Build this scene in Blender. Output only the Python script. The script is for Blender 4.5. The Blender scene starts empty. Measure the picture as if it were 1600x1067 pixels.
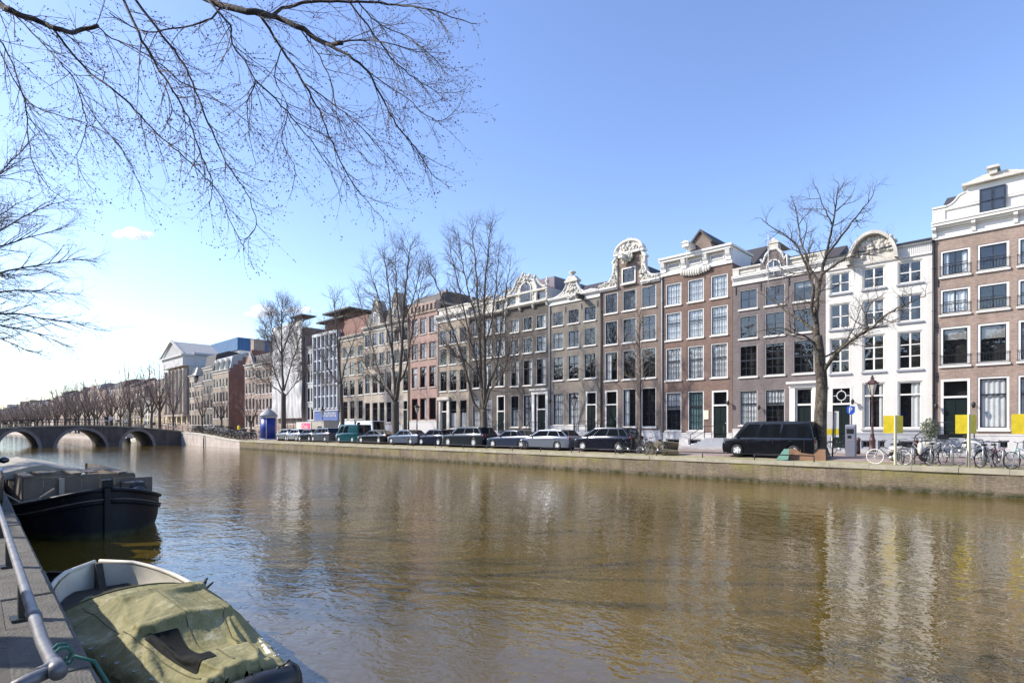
import bpy, bmesh, math, random
from mathutils import Vector, Matrix, Quaternion
R = math.radians
SC = bpy.context.scene
COL = SC.collection
rnd = random.Random(7)

# ------------------------------------------------------------------ view geometry
F, CX, HY, CAMZ = 889.0, 800.0, 668.8, 2.8          # focal length etc. in units of the 1600 px wide photograph
YAW = R(43.96); CA, SA = math.cos(YAW), math.sin(YAW)
def ray(px):
    tx = (px-CX)/F
    return (-SA+CA*tx, CA+SA*tx)
def onY(px, py, Y):
    rx, ry = ray(px); t = Y/ry
    return Vector((rx*t, Y, CAMZ+(HY-py)/F*t))
def onX(px, py, X):
    rx, ry = ray(px); t = X/rx
    return Vector((X, ry*t, CAMZ+(HY-py)/F*t))
def onZ(px, py, Z):
    rx, ry = ray(px); t = F*(CAMZ-Z)/(py-HY)
    return Vector((rx*t, ry*t, Z))
def atT(px, py, t):
    rx, ry = ray(px)
    return Vector((rx*t, ry*t, CAMZ+(HY-py)/F*t))

# ------------------------------------------------------------------ objects
def props(o, label=None, cat=None, group=None, kind=None):
    if label: o['label'] = label
    if cat: o['category'] = cat
    if group: o['group'] = group
    if kind: o['kind'] = kind
    return o
def empty(name, loc, label, cat, group=None, rz=0.0):
    o = bpy.data.objects.new(name, None); COL.objects.link(o)
    o.location = loc; o.rotation_euler = (0, 0, rz); o.empty_display_size = .3
    return props(o, label, cat, group)
def link(name, me, parent=None, loc=(0, 0, 0), rot=(0, 0, 0)):
    o = bpy.data.objects.new(name, me); COL.objects.link(o)
    o.location = loc; o.rotation_euler = rot
    if parent is not None: o.parent = parent
    return o
def kids(o):
    return [c for c in bpy.data.objects if c.parent == o]
KIDS = {}
def copy_tree(o, parent=None):
    c = o.copy(); COL.objects.link(c); c.parent = parent
    for ch in o.children: copy_tree(ch, c)
    return c

def frame_of(d):
    d = d.normalized()
    a = Vector((0, 0, 1)) if abs(d.z) < .9 else Vector((1, 0, 0))
    u = d.cross(a).normalized()
    return u, d.cross(u).normalized()

class MB:
    def __init__(s): s.v = []; s.f = []; s.m = []; s.sm = []
    def add(s, vs, fs, mi=0, smooth=False):
        b = len(s.v); s.v.extend(vs)
        for f in fs: s.f.append([b+i for i in f]); s.m.append(mi); s.sm.append(smooth)
    def box(s, x0, x1, y0, y1, z0, z1, mi=0):
        s.add([(x0,y0,z0),(x1,y0,z0),(x1,y1,z0),(x0,y1,z0),(x0,y0,z1),(x1,y0,z1),(x1,y1,z1),(x0,y1,z1)],
              [(3,2,1,0),(4,5,6,7),(0,1,5,4),(1,2,6,5),(2,3,7,6),(3,0,4,7)], mi)
    def obox(s, c, u, v, w, mi=0):       # oriented box: centre + half-axis vectors
        c, u, v, w = Vector(c), Vector(u), Vector(v), Vector(w)
        s.add([tuple(c-u-v-w),tuple(c+u-v-w),tuple(c+u+v-w),tuple(c-u+v-w),tuple(c-u-v+w),tuple(c+u-v+w),tuple(c+u+v+w),tuple(c-u+v+w)],
              [(3,2,1,0),(4,5,6,7),(0,1,5,4),(1,2,6,5),(2,3,7,6),(3,0,4,7)], mi)
    def quad(s, a, b, c, d, mi=0): s.add([tuple(a),tuple(b),tuple(c),tuple(d)], [(0,1,2,3)], mi)
    def poly(s, pts, mi=0): s.add([tuple(p) for p in pts], [tuple(range(len(pts)))], mi)
    def prism(s, pts, y0, y1, mi=0, axis='y'):   # polygon in xz extruded along y (or yz along x)
        n = len(pts)
        if axis == 'y': vs = [(p[0],y0,p[1]) for p in pts]+[(p[0],y1,p[1]) for p in pts]
        elif axis == 'x': vs = [(y0,p[0],p[1]) for p in pts]+[(y1,p[0],p[1]) for p in pts]
        else: vs = [(p[0],p[1],y0) for p in pts]+[(p[0],p[1],y1) for p in pts]
        fs = [tuple(range(n)), tuple(range(2*n-1, n-1, -1))]
        fs += [(i, i+n, (i+1)%n+n, (i+1)%n) for i in range(n)]
        s.add(vs, fs, mi)
    def path(s, pts, rads, n=6, mi=0, smooth=True, caps=True):
        pts = [Vector(p) for p in pts]
        if not hasattr(rads, '__len__'): rads = [rads]*len(pts)
        vs = []; u = None
        for i, p in enumerate(pts):
            d = (pts[min(i+1, len(pts)-1)]-pts[max(i-1, 0)])
            if d.length < 1e-9: d = Vector((0,0,1))
            d.normalize()
            if u is None: u, w = frame_of(d)
            else:
                u = (u-d*u.dot(d))
                if u.length < 1e-6: u, w = frame_of(d)
                u.normalize(); w = d.cross(u)
            r = rads[i]
            for k in range(n):
                a = 2*math.pi*k/n
                vs.append(tuple(p+u*(r*math.cos(a))+w*(r*math.sin(a))))
        fs = []
        for i in range(len(pts)-1):
            for k in range(n):
                k2 = (k+1)%n
                fs.append((i*n+k, i*n+k2, (i+1)*n+k2, (i+1)*n+k))
        if caps:
            fs.append(tuple(range(n-1, -1, -1))); b = (len(pts)-1)*n; fs.append(tuple(range(b, b+n)))
        s.add(vs, fs, mi, smooth)
    def lathe(s, prof, c=(0,0,0), n=12, mi=0, axis='z', smooth=True, caps=True):   # prof [(r,z)]
        vs = []; fs = []
        for r, z in prof:
            for k in range(n):
                a = 2*math.pi*k/n
                x, y = r*math.cos(a), r*math.sin(a)
                vs.append((c[0]+x, c[1]+y, c[2]+z) if axis == 'z' else (c[0]+x, c[1]+z, c[2]+y) if axis == 'y' else (c[0]+z, c[1]+x, c[2]+y))
        m = len(prof)
        for i in range(m-1):
            for k in range(n):
                k2 = (k+1)%n; fs.append((i*n+k, i*n+k2, (i+1)*n+k2, (i+1)*n+k))
        if caps and prof[0][0] > 1e-4: fs.append(tuple(range(n-1, -1, -1)))
        if caps and prof[-1][0] > 1e-4: fs.append(tuple(range((m-1)*n, m*n)))
        s.add(vs, fs, mi, smooth)
    def lump(s, c, r, mi=0, n=7):
        rx, ry, rz = r if hasattr(r, '__len__') else (r, r, r)
        prof = [(-1,.0),(-.6,.8),(0,1),(.6,.8),(1,.0)]
        vs = []; fs = []
        for z, q in prof:
            for k in range(n):
                a = 2*math.pi*k/n; vs.append((c[0]+rx*q*math.cos(a), c[1]+ry*q*math.sin(a), c[2]+rz*z))
        for i in range(4):
            for k in range(n): fs.append((i*n+k, i*n+(k+1)%n, (i+1)*n+(k+1)%n, (i+1)*n+k))
        s.add(vs, fs, mi, True)
    def mesh(s, name, mats):
        me = bpy.data.meshes.new(name)
        me.from_pydata([tuple(v) for v in s.v], [], s.f)
        if not isinstance(mats, (list, tuple)): mats = [mats]
        for m in mats: me.materials.append(m)
        if len(mats) > 1: me.polygons.foreach_set('material_index', s.m)
        me.polygons.foreach_set('use_smooth', s.sm)
        me.update(); return me
    def build(s, name, mats, parent=None, loc=(0,0,0), rot=(0,0,0), fix=False, bevel=0, merge=False):
        me = s.mesh(name, mats)
        if fix or bevel or merge:
            bm = bmesh.new(); bm.from_mesh(me)
            if merge or fix: bmesh.ops.remove_doubles(bm, verts=bm.verts, dist=1e-4)
            if bevel:
                bmesh.ops.bevel(bm, geom=[e for e in bm.edges if len(e.link_faces) == 2 and e.calc_face_angle(0) > .4], offset=bevel, segments=2, profile=.6, affect='EDGES')
            bmesh.ops.recalc_face_normals(bm, faces=bm.faces)
            bm.to_mesh(me); bm.free()
        return link(name, me, parent, loc, rot)

# ------------------------------------------------------------------ materials
MATS = {}
def newmat(name):
    m = bpy.data.materials.new(name); m.use_nodes = True
    nt = m.node_tree; nt.nodes.clear()
    out = nt.nodes.new('ShaderNodeOutputMaterial')
    return m, nt, out
def N(nt, t, **kw):
    n = nt.nodes.new('ShaderNode'+t)
    for k, v in kw.items():
        if k in n.inputs.keys() if hasattr(n.inputs, 'keys') else False: n.inputs[k].default_value = v
        else: setattr(n, k, v)
    return n
def L(nt, a, b): nt.links.new(a, b)
def rgb(c): return (c[0], c[1], c[2], 1.0)
def plain(name, col, rough=.6, metal=0.0, var=.15, scale=3.0, bump=0.0, bscale=40, spec=.5, coat=0.0):
    """one base colour with soft irregular variation"""
    m, nt, out = newmat(name)
    b = N(nt, 'BsdfPrincipled'); b.inputs['Roughness'].default_value = rough; b.inputs['Metallic'].default_value = metal
    b.inputs['Specular IOR Level'].default_value = spec
    if coat: b.inputs['Coat Weight'].default_value = coat; b.inputs['Coat Roughness'].default_value = .05
    tc = N(nt, 'TexCoord')
    nz = N(nt, 'TexNoise'); nz.inputs['Scale'].default_value = scale; nz.inputs['Detail'].default_value = 6; nz.inputs['Roughness'].default_value = .65
    L(nt, tc.outputs['Object'], nz.inputs['Vector'])
    mx = N(nt, 'MapRange'); mx.inputs[1].default_value = .25; mx.inputs[2].default_value = .75; mx.inputs[3].default_value = 1-var; mx.inputs[4].default_value = 1+var
    L(nt, nz.outputs['Fac'], mx.inputs[0])
    mul = N(nt, 'Mix', data_type='RGBA', blend_type='MULTIPLY'); mul.inputs[0].default_value = 1
    mul.inputs[6].default_value = rgb(col); L(nt, mx.outputs[0], mul.inputs[7]); L(nt, mul.outputs[2], b.inputs['Base Color'])
    if bump:
        n2 = N(nt, 'TexNoise'); n2.inputs['Scale'].default_value = bscale; n2.inputs['Detail'].default_value = 4
        L(nt, tc.outputs['Object'], n2.inputs['Vector'])
        bp = N(nt, 'Bump'); bp.inputs['Strength'].default_value = bump; bp.inputs['Distance'].default_value = .02
        L(nt, n2.outputs['Fac'], bp.inputs['Height']); L(nt, bp.outputs['Normal'], b.inputs['Normal'])
    L(nt, b.outputs[0], out.inputs[0]); MATS[name] = m; return m
def ramp(nt, stops):
    r = N(nt, 'ValToRGB'); e = r.color_ramp.elements
    while len(e) < len(stops): e.new(.5)
    for k, (p, c) in enumerate(stops): e[k].position = p; e[k].color = rgb(c)
    return r
def brick(name, c1, c2, mortar, w=.22, h=.065, ms=.012, stain=.25, bump=.3, extra=None, rough=.85, swap=True):
    """brickwork: u = x+y, v = z of object space"""
    m, nt, out = newmat(name)
    b = N(nt, 'BsdfPrincipled'); b.inputs['Roughness'].default_value = rough; b.inputs['Specular IOR Level'].default_value = .25
    tc = N(nt, 'TexCoord'); sp = N(nt, 'SeparateXYZ'); L(nt, tc.outputs['Object'], sp.inputs[0])
    ad = N(nt, 'Math', operation='ADD'); L(nt, sp.outputs[0], ad.inputs[0]); L(nt, sp.outputs[1], ad.inputs[1])
    cb = N(nt, 'CombineXYZ')
    if swap: L(nt, ad.outputs[0], cb.inputs[0]); L(nt, sp.outputs[2], cb.inputs[1])
    else: L(nt, sp.outputs[0], cb.inputs[0]); L(nt, sp.outputs[1], cb.inputs[1])
    br = N(nt, 'TexBrick'); br.inputs['Scale'].default_value = 1; br.inputs['Brick Width'].default_value = w; br.inputs['Row Height'].default_value = h
    br.inputs['Mortar Size'].default_value = ms; br.inputs['Mortar Smooth'].default_value = .3; br.inputs['Bias'].default_value = -.1
    br.inputs['Color1'].default_value = rgb(c1); br.inputs['Color2'].default_value = rgb(c2); br.inputs['Mortar'].default_value = rgb(mortar)
    L(nt, cb.outputs[0], br.inputs['Vector'])
    nz = N(nt, 'TexNoise'); nz.inputs['Scale'].default_value = .7; nz.inputs['Detail'].default_value = 8; nz.inputs['Roughness'].default_value = .7
    L(nt, tc.outputs['Object'], nz.inputs['Vector'])
    mp = N(nt, 'MapRange'); mp.inputs[1].default_value = .3; mp.inputs[2].default_value = .7; mp.inputs[3].default_value = 1-stain; mp.inputs[4].default_value = 1+stain
    L(nt, nz.outputs['Fac'], mp.inputs[0])
    n3 = N(nt, 'TexNoise'); n3.inputs['Scale'].default_value = 9; n3.inputs['Detail'].default_value = 5; L(nt, tc.outputs['Object'], n3.inputs['Vector'])
    mp3 = N(nt, 'MapRange'); mp3.inputs[1].default_value = .3; mp3.inputs[2].default_value = .7; mp3.inputs[3].default_value = 1-stain*.7; mp3.inputs[4].default_value = 1+stain*.7
    L(nt, n3.outputs['Fac'], mp3.inputs[0])
    sk = noise_fac(nt, tc.outputs['Object'], .9, .35, .7, 6, .7, stretch=(1.6,1.6,.09)); skm = N(nt, 'MapRange'); skm.inputs[3].default_value = 1.06; skm.inputs[4].default_value = 1-stain*1.1; L(nt, sk, skm.inputs[0])
    ms0 = N(nt, 'Math', operation='MULTIPLY'); L(nt, mp3.outputs[0], ms0.inputs[0]); L(nt, skm.outputs[0], ms0.inputs[1]); mp3 = ms0
    mm = N(nt, 'Math', operation='MULTIPLY'); L(nt, mp.outputs[0], mm.inputs[0]); L(nt, mp3.outputs[0], mm.inputs[1])
    mul = N(nt, 'Mix', data_type='RGBA', blend_type='MULTIPLY'); mul.inputs[0].default_value = 1
    L(nt, br.outputs['Color'], mul.inputs[6]); L(nt, mm.outputs[0], mul.inputs[7])
    col = mul.outputs[2]
    if extra: col = extra(nt, tc, sp, col)
    L(nt, col, b.inputs['Base Color'])
    bp = N(nt, 'Bump'); bp.inputs['Strength'].default_value = bump; bp.inputs['Distance'].default_value = .01; bp.invert = True
    L(nt, br.outputs['Fac'], bp.inputs['Height']); L(nt, bp.outputs['Normal'], b.inputs['Normal'])
    L(nt, b.outputs[0], out.inputs[0]); MATS[name] = m; return m
def mixcol(nt, fac, a, b):
    mx = N(nt, 'Mix', data_type='RGBA')
    if isinstance(fac, float): mx.inputs[0].default_value = fac
    else: L(nt, fac, mx.inputs[0])
    for s, i in ((a, 6), (b, 7)):
        if isinstance(s, tuple): mx.inputs[i].default_value = rgb(s)
        else: L(nt, s, mx.inputs[i])
    return mx.outputs[2]
def noise_fac(nt, vec, scale, lo, hi, detail=6, rough=.65, stretch=None):
    if stretch:
        mp = N(nt, 'Mapping'); mp.inputs['Scale'].default_value = stretch; L(nt, vec, mp.inputs[0]); vec = mp.outputs[0]
    nz = N(nt, 'TexNoise'); nz.inputs['Scale'].default_value = scale; nz.inputs['Detail'].default_value = detail; nz.inputs['Roughness'].default_value = rough
    L(nt, vec, nz.inputs['Vector'])
    mr = N(nt, 'MapRange'); mr.inputs[1].default_value = lo; mr.inputs[2].default_value = hi
    L(nt, nz.outputs['Fac'], mr.inputs[0]); return mr.outputs[0]

WHITE = plain('white_paint', (.69,.665,.62), .55, var=.07, scale=1.2)
WHITE2 = plain('weathered_white_stone', (.53,.50,.44), .75, var=.28, scale=2.5, bump=.3, bscale=25)
CREAM = plain('cream_paint', (.74,.66,.50), .6, var=.08)
STONE = plain('grey_stone', (.36,.35,.34), .8, var=.2, scale=2.0, bump=.3)
BLUESTONE = plain('blue_stone', (.30,.31,.34), .75, var=.15, scale=2.0)
PLINTH = plain('pale_plinth', (.56,.54,.52), .7, var=.1)
DARK = plain('black_paint', (.012,.013,.015), .4, var=.1)
GREEN = plain('dark_green_paint', (.008,.015,.013), .3, var=.1)
SASH = plain('dark_sash_paint', (.018,.022,.03), .35, var=.05)
IRON = plain('wrought_iron', (.016,.016,.018), .5, var=.1)
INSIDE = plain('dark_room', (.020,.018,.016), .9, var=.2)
CURT = plain('white_curtain', (.78,.76,.74), .9, var=.1, scale=2)
CURT2 = plain('grey_curtain', (.40,.40,.42), .9, var=.1, scale=2)
BLIND = plain('grey_blind', (.33,.31,.28), .9, var=.05)
TILE = plain('roof_tile', (.055,.048,.047), .7, var=.25, scale=6)
TILER = plain('red_roof_tile', (.16,.065,.045), .75, var=.25, scale=6)
LEAD = plain('roof_lead', (.33,.34,.35), .6, var=.15)
GALV = plain('galvanised_steel', (.42,.43,.45), .42, metal=.7, var=.15, scale=6)
TYRE = plain('tyre_rubber', (.014,.014,.014), .8, var=.1)
RIM = plain('alloy_rim', (.72,.73,.74), .45, metal=.0, var=.1)
SCREEN = plain('windscreen_glass', (.10,.11,.115), .03, var=0, spec=.8)
CARGLASS = plain('car_glass', (.008,.010,.013), .03, var=0, spec=.5)
LAMPG = plain('headlamp_glass', (.55,.56,.58), .12, metal=.4, var=.1)
TAIL = plain('tail_lamp', (.25,.01,.012), .2, var=.05)
PLATE = plain('yellow_plate', (.75,.52,.02), .5, var=.03)
YELLOW = plain('yellow_board', (.70,.54,.02), .6, var=.2, scale=5)
BLUE = plain('sign_blue', (.01,.07,.42), .4, var=.03)
WOODG = plain('weathered_wood', (.22,.18,.13), .8, var=.25, scale=8, bump=.3)

def glass_mat():
    m, nt, out = newmat('window_glass')
    tr = N(nt, 'BsdfTransparent'); tr.inputs[0].default_value = (.80,.83,.84,1)
    gl = N(nt, 'BsdfGlossy'); gl.inputs['Roughness'].default_value = .015; gl.inputs[0].default_value = (1,1,1,1)
    tc = N(nt, 'TexCoord'); nz = N(nt, 'TexNoise'); nz.inputs['Scale'].default_value = 1.7; nz.inputs['Detail'].default_value = 2
    oi = N(nt, 'ObjectInfo'); va = N(nt, 'VectorMath', operation='ADD'); L(nt, tc.outputs['Object'], va.inputs[0]); L(nt, oi.outputs['Location'], va.inputs[1])
    L(nt, va.outputs[0], nz.inputs['Vector'])
    bp = N(nt, 'Bump'); bp.inputs['Strength'].default_value = .25; bp.inputs['Distance'].default_value = .06
    L(nt, nz.outputs['Fac'], bp.inputs['Height']); L(nt, bp.outputs['Normal'], gl.inputs['Normal'])
    lw = N(nt, 'LayerWeight'); lw.inputs[0].default_value = .5
    pw = N(nt, 'Math', operation='POWER'); L(nt, lw.outputs['Facing'], pw.inputs[0]); pw.inputs[1].default_value = 3.5
    mr = N(nt, 'MapRange'); mr.inputs[3].default_value = .10; mr.inputs[4].default_value = .9; L(nt, pw.outputs[0], mr.inputs[0])
    mx = N(nt, 'MixShader'); L(nt, mr.outputs[0], mx.inputs[0]); L(nt, tr.outputs[0], mx.inputs[1]); L(nt, gl.outputs[0], mx.inputs[2])
    L(nt, mx.outputs[0], out.inputs[0]); return m
GLASS = glass_mat()

# ------------------------------------------------------------------ light, sky, camera
ELEV = R(36)
SUNH = Vector((-.76, -.65, 0)).normalized()
SUND = Vector((SUNH.x*math.cos(ELEV), SUNH.y*math.cos(ELEV), math.sin(ELEV)))
sl = bpy.data.lights.new('sun', 'SUN'); sl.energy = 3.4; sl.angle = R(.5); sl.color = (1, .93, .83)
so = bpy.data.objects.new('sun', sl); COL.objects.link(so); so.location = (-40, -40, 60)
so.rotation_euler = SUND.to_track_quat('Z', 'Y').to_euler()
w = bpy.data.worlds.new('World'); SC.world = w; w.use_nodes = True
nt = w.node_tree; nt.nodes.clear()
wo = N(nt, 'OutputWorld'); bg = N(nt, 'Background'); bg.inputs[1].default_value = .15
sky = N(nt, 'TexSky'); sky.sky_type = 'NISHITA'; sky.sun_disc = False; sky.sun_elevation = ELEV
sky.sun_rotation = math.atan2(SUNH.x, SUNH.y) % (2*math.pi)
sky.altitude = 0; sky.air_density = 1.0; sky.dust_density = .5; sky.ozone_density = 2.2
hs = N(nt, 'HueSaturation'); hs.inputs['Hue'].default_value = .511; hs.inputs['Saturation'].default_value = 1.06
L(nt, sky.outputs[0], hs.inputs['Color']); L(nt, hs.outputs[0], bg.inputs[0]); L(nt, bg.outputs[0], wo.inputs[0])
cam = bpy.data.cameras.new('camera'); cam.sensor_width = 36; cam.lens = 36*F/1600; cam.shift_y = (HY-533.5)/1600
cam.clip_start = .1; cam.clip_end = 20000
co = bpy.data.objects.new('camera', cam); COL.objects.link(co); co.location = (0, 0, CAMZ); co.rotation_euler = (R(90), 0, YAW)
SC.camera = co
SC.view_settings.view_transform = 'Standard'; SC.view_settings.look = 'None'; SC.view_settings.exposure = 1.0; SC.view_settings.gamma = 1
SC.cycles.max_bounces = 8; SC.cycles.transparent_max_bounces = 10; SC.cycles.volume_bounces = 10
SC.cycles.use_denoising = True
# ================================================================== ground, water, quays, bridge
def sstep(a, b, x):
    t = max(0.0, min(1.0, (x-a)/(b-a))); return t*t*(3-2*t)
def rampz(X):
    return 1.0*sstep(-79, -104, X)*(1-sstep(-118, -142, X))
def gz(X, Y):
    b = 1.14 if Y < 30.9 else 1.14+.11*sstep(30.9, 32.2, Y)+.05*sstep(32.2, 38, Y)
    return b + rampz(X)*(1-.7*sstep(34, 40, Y))
def eY(X): return .82+max(0, -4.5-X)*.045            # edge of the near quay

def water_mat():
    m, nt, out = newmat('canal_water')
    b = N(nt, 'BsdfPrincipled'); b.inputs['Roughness'].default_value = .02; b.inputs['IOR'].default_value = 1.85
    tc = N(nt, 'TexCoord'); v = tc.outputs['Object']
    f = noise_fac(nt, v, .06, .3, .7, 4)
    L(nt, mixcol(nt, f, (.120,.074,.007), (.090,.063,.010)), b.inputs['Base Color'])
    def nz(scale, det, amp, st, rot=0.0, dist=0.0, rough=.5):
        mp = N(nt, 'Mapping'); mp.inputs['Scale'].default_value = st; mp.inputs['Rotation'].default_value = (0,0,rot); L(nt, v, mp.inputs[0])
        n = N(nt, 'TexNoise'); n.inputs['Scale'].default_value = scale; n.inputs['Detail'].default_value = det; n.inputs['Roughness'].default_value = rough
        n.inputs['Distortion'].default_value = dist
        L(nt, mp.outputs[0], n.inputs['Vector'])
        return op('MULTIPLY', n.outputs['Fac'], amp)
    def op(o, a, c):
        m_ = N(nt, 'Math', operation=o)
        for i, q in ((0, a), (1, c)):
            if isinstance(q, (int, float)): m_.inputs[i].default_value = q
            else: L(nt, q, m_.inputs[i])
        return m_.outputs[0]
    swell = op('ADD', op('ADD', nz(.8, 1, .020, (1,1.5,1), .7, .5), nz(2.3, 1, .0062, (1,1.6,1), .95, .7)), nz(4.6, 1.5, .0062, (1,1.35,1), .8, .9))
    chop = op('ADD', nz(3.2, 2, .016, (1,1.7,1), .55, .4), nz(9, 2, .0042, (1,1.4,1), .8, .3))
    sx = N(nt, 'SeparateXYZ'); L(nt, v, sx.inputs[0]); wx = N(nt, 'MapRange'); wx.inputs[1].default_value = -4; wx.inputs[2].default_value = -34; wx.inputs[3].default_value = .10; wx.inputs[4].default_value = 1.0; L(nt, sx.outputs[0], wx.inputs[0])
    gust = noise_fac(nt, v, .11, .36, .64, 3); ruf = op('ADD', op('MULTIPLY', wx.outputs[0], .9), op('MULTIPLY', gust, .28))
    class _m: pass
    mu = _m(); mu.outputs = [op('ADD', swell, op('MULTIPLY', chop, ruf))]
    bp = N(nt, 'Bump'); bp.inputs['Strength'].default_value = 1; bp.inputs['Distance'].default_value = 1.0
    L(nt, mu.outputs[0], bp.inputs['Height']); L(nt, bp.outputs['Normal'], b.inputs['Normal'])
    L(nt, b.outputs[0], out.inputs[0]); return m
WATER = water_mat()
mb = MB(); mb.quad((-700,-1,0),(60,-1,0),(60,30.4,0),(-700,30.4,0))
props(mb.build('water', WATER), kind='structure')
GRND = plain('earth', (.16,.14,.11), .9, var=.2, scale=.1)
mb = MB(); mb.quad((-6000,-6000,-.8),(6000,-6000,-.8),(6000,6000,-.8),(-6000,6000,-.8))
props(mb.build('ground', GRND), kind='structure')

STREET = brick('street_brick', (.30,.22,.19), (.36,.29,.26), (.24,.21,.19), w=.21, h=.10, ms=.008, stain=.25, bump=.2, swap=False)
PAVE = brick('pavement_slab', (.40,.38,.36), (.45,.43,.40), (.28,.26,.25), w=.3, h=.3, ms=.008, stain=.2, bump=.2, swap=False)
GRASSY = plain('mossy_verge', (.30,.27,.12), .95, var=.4, scale=2.5, bump=.5, bscale=30)
xs = [30]+[20-4*i for i in range(15)]+[-40-2*i for i in range(1, 60)]+[-170, -260, -420, -700]
def strip(name, ys, zf, mat):
    vs = []; fs = []; n = len(ys)
    for x in xs:
        for y in ys: vs.append((x, y, zf(x, y)))
    for i in range(len(xs)-1):
        for j in range(n-1): fs.append((i*n+j, i*n+j+1, (i+1)*n+j+1, (i+1)*n+j))
    mb = MB(); mb.add(vs, fs); return props(mb.build(name, mat), kind='structure')
strip('quay_verge', [30.45, 30.9, 31.4], gz, GRASSY)
strip('street', [31.4, 32.2, 34, 36, 38.3], gz, STREET)
strip('pavement', [38.45, 40, 42.6], lambda x, y: 1.40+.3*rampz(x), PAVE)
strip('kerb', [38.3, 38.3, 38.45], lambda x, y: 0, STONE)
k = bpy.data.objects['kerb']; n = 3
for i, v in enumerate(k.data.vertices):
    v.co.z = gz(v.co.x, 38.3)-.02 if i%3 == 0 else 1.40+.3*rampz(v.co.x)

def moss(top, amount):
    def f(nt, tc, sp, col):
        v = tc.outputs['Object']
        a = noise_fac(nt, v, .55, .62-amount, .78-amount*.6, 8, .75)
        hi = N(nt, 'MapRange'); hi.inputs[1].default_value = .1; hi.inputs[2].default_value = top; L(nt, sp.outputs[2], hi.inputs[0])
        mu = N(nt, 'Math', operation='MULTIPLY'); L(nt, a, mu.inputs[0]); L(nt, hi.outputs[0], mu.inputs[1])
        c = mixcol(nt, mu.outputs[0], col, (.26,.235,.06))
        # streaks of damp running down
        d = noise_fac(nt, v, 1.1, .52, .70, 5, .6, stretch=(1,1,.12))
        mu2 = N(nt, 'Math', operation='MULTIPLY'); L(nt, d, mu2.inputs[0]); mu2.inputs[1].default_value = .62
        c = mixcol(nt, mu2.outputs[0], c, (.085,.075,.05))
        # algae band at the water line
        lo = N(nt, 'MapRange'); lo.inputs[1].default_value = .30; lo.inputs[2].default_value = .10; L(nt, sp.outputs[2], lo.inputs[0])
        e = noise_fac(nt, v, 2.5, .3, .6, 5)
        mu3 = N(nt, 'Math', operation='MULTIPLY'); L(nt, lo.outputs[0], mu3.inputs[0]); L(nt, e, mu3.inputs[1])
        return mixcol(nt, mu3.outputs[0], c, (.035,.040,.012))
    return f
QBRICK = brick('quay_brick', (.20,.145,.105), (.265,.19,.145), (.22,.195,.15), w=.23, h=.075, ms=.016, stain=.35, bump=.8, extra=moss(1.0, .20))
QPALE = brick('pale_quay_stone', (.52,.45,.40), (.56,.49,.44), (.46,.42,.38), w=1.2, h=.5, ms=.02, stain=.18, bump=.3)
COPE = plain('coping_stone', (.36,.33,.245), .85, var=.28, scale=1.6, bump=.4, bscale=20)

def wall_strip(mb, pts, zb, ztf, thick, mi=0):
    """front face along pts (x,y) with the top height ztf(x,y)"""
    for i in range(len(pts)-1):
        (xa, ya), (xb, yb) = pts[i], pts[i+1]
        za, zc = ztf(xa, ya), ztf(xb, yb)
        mb.quad((xa,ya,zb),(xb,yb,zb),(xb,yb,zc),(xa,ya,za), mi)
        mb.quad((xa,ya,za),(xb,yb,zc),(xb,yb+thick,zc),(xa,ya+thick,za), mi)
        mb.quad((xa,ya+thick,zb),(xa,ya+thick,za),(xb,yb+thick,zc),(xb,yb+thick,zb), mi)
def quay(label, x0, x1, step, y, mat, cope, pilaster=False):
    root = empty('quay_wall', ((x0+x1)/2, y, 0), label, 'quay wall')
    cx = (x0+x1)/2
    n = max(1, int(abs(x1-x0)/step)); P = [(x0+(x1-x0)*i/n-cx, .02*math.sin(i*1.7)) for i in range(n+1)]
    zt = lambda x, yy: gz(x+cx, 30.5)-.20
    mb = MB(); wall_strip(mb, P, -.6, zt, .45); mb.build('wall', mat, root, fix=True)
    mc = MB(); r2 = random.Random(3)
    L0 = 1.6; k = int(abs(x1-x0)/L0); dx = (x1-x0)/k
    for i in range(k):
        a, b = x0+dx*i-cx, x0+dx*(i+1)-cx
        if a > b: a, b = b, a
        za, zb2 = gz(a+cx, 30.5), gz(b+cx, 30.5); o = r2.uniform(-.012, .012); yo = -.06+r2.uniform(-.012, .012)
        a += .006; b -= .006
        mc.add([(a,yo,za-.2),(b,yo,zb2-.2),(b,.42,zb2-.2),(a,.42,za-.2),(a,yo,za+o),(b,yo,zb2+o),(b,.42,zb2+o),(a,.42,za+o)],
               [(3,2,1,0),(4,5,6,7),(0,1,5,4),(1,2,6,5),(2,3,7,6),(3,0,4,7)])
    mc.build('coping', cope, root)
    return root
q = quay('long brick quay wall with mossy stone coping along the parked cars', 26, -80.6, 1.5, 30.08, QBRICK, COPE)
quay('pale stone quay wall rising from the street to the bridge', -80.7, -105.9, 1.5, 30.1, QPALE, WHITE2)
quay('distant quay wall of the canal beyond the bridge', -116.2, -640, 6, 30.1, QPALE, COPE)
mb = MB(); p = onY(319, 690, 29.98); mb.path([(p.x,p.y-.06,-.4),(p.x,p.y-.06,1.75)], .09, 8)
props(mb.build('mooring_pile', DARK), 'dark mooring pile against the pale quay wall by the bridge', 'mooring pile')

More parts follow.
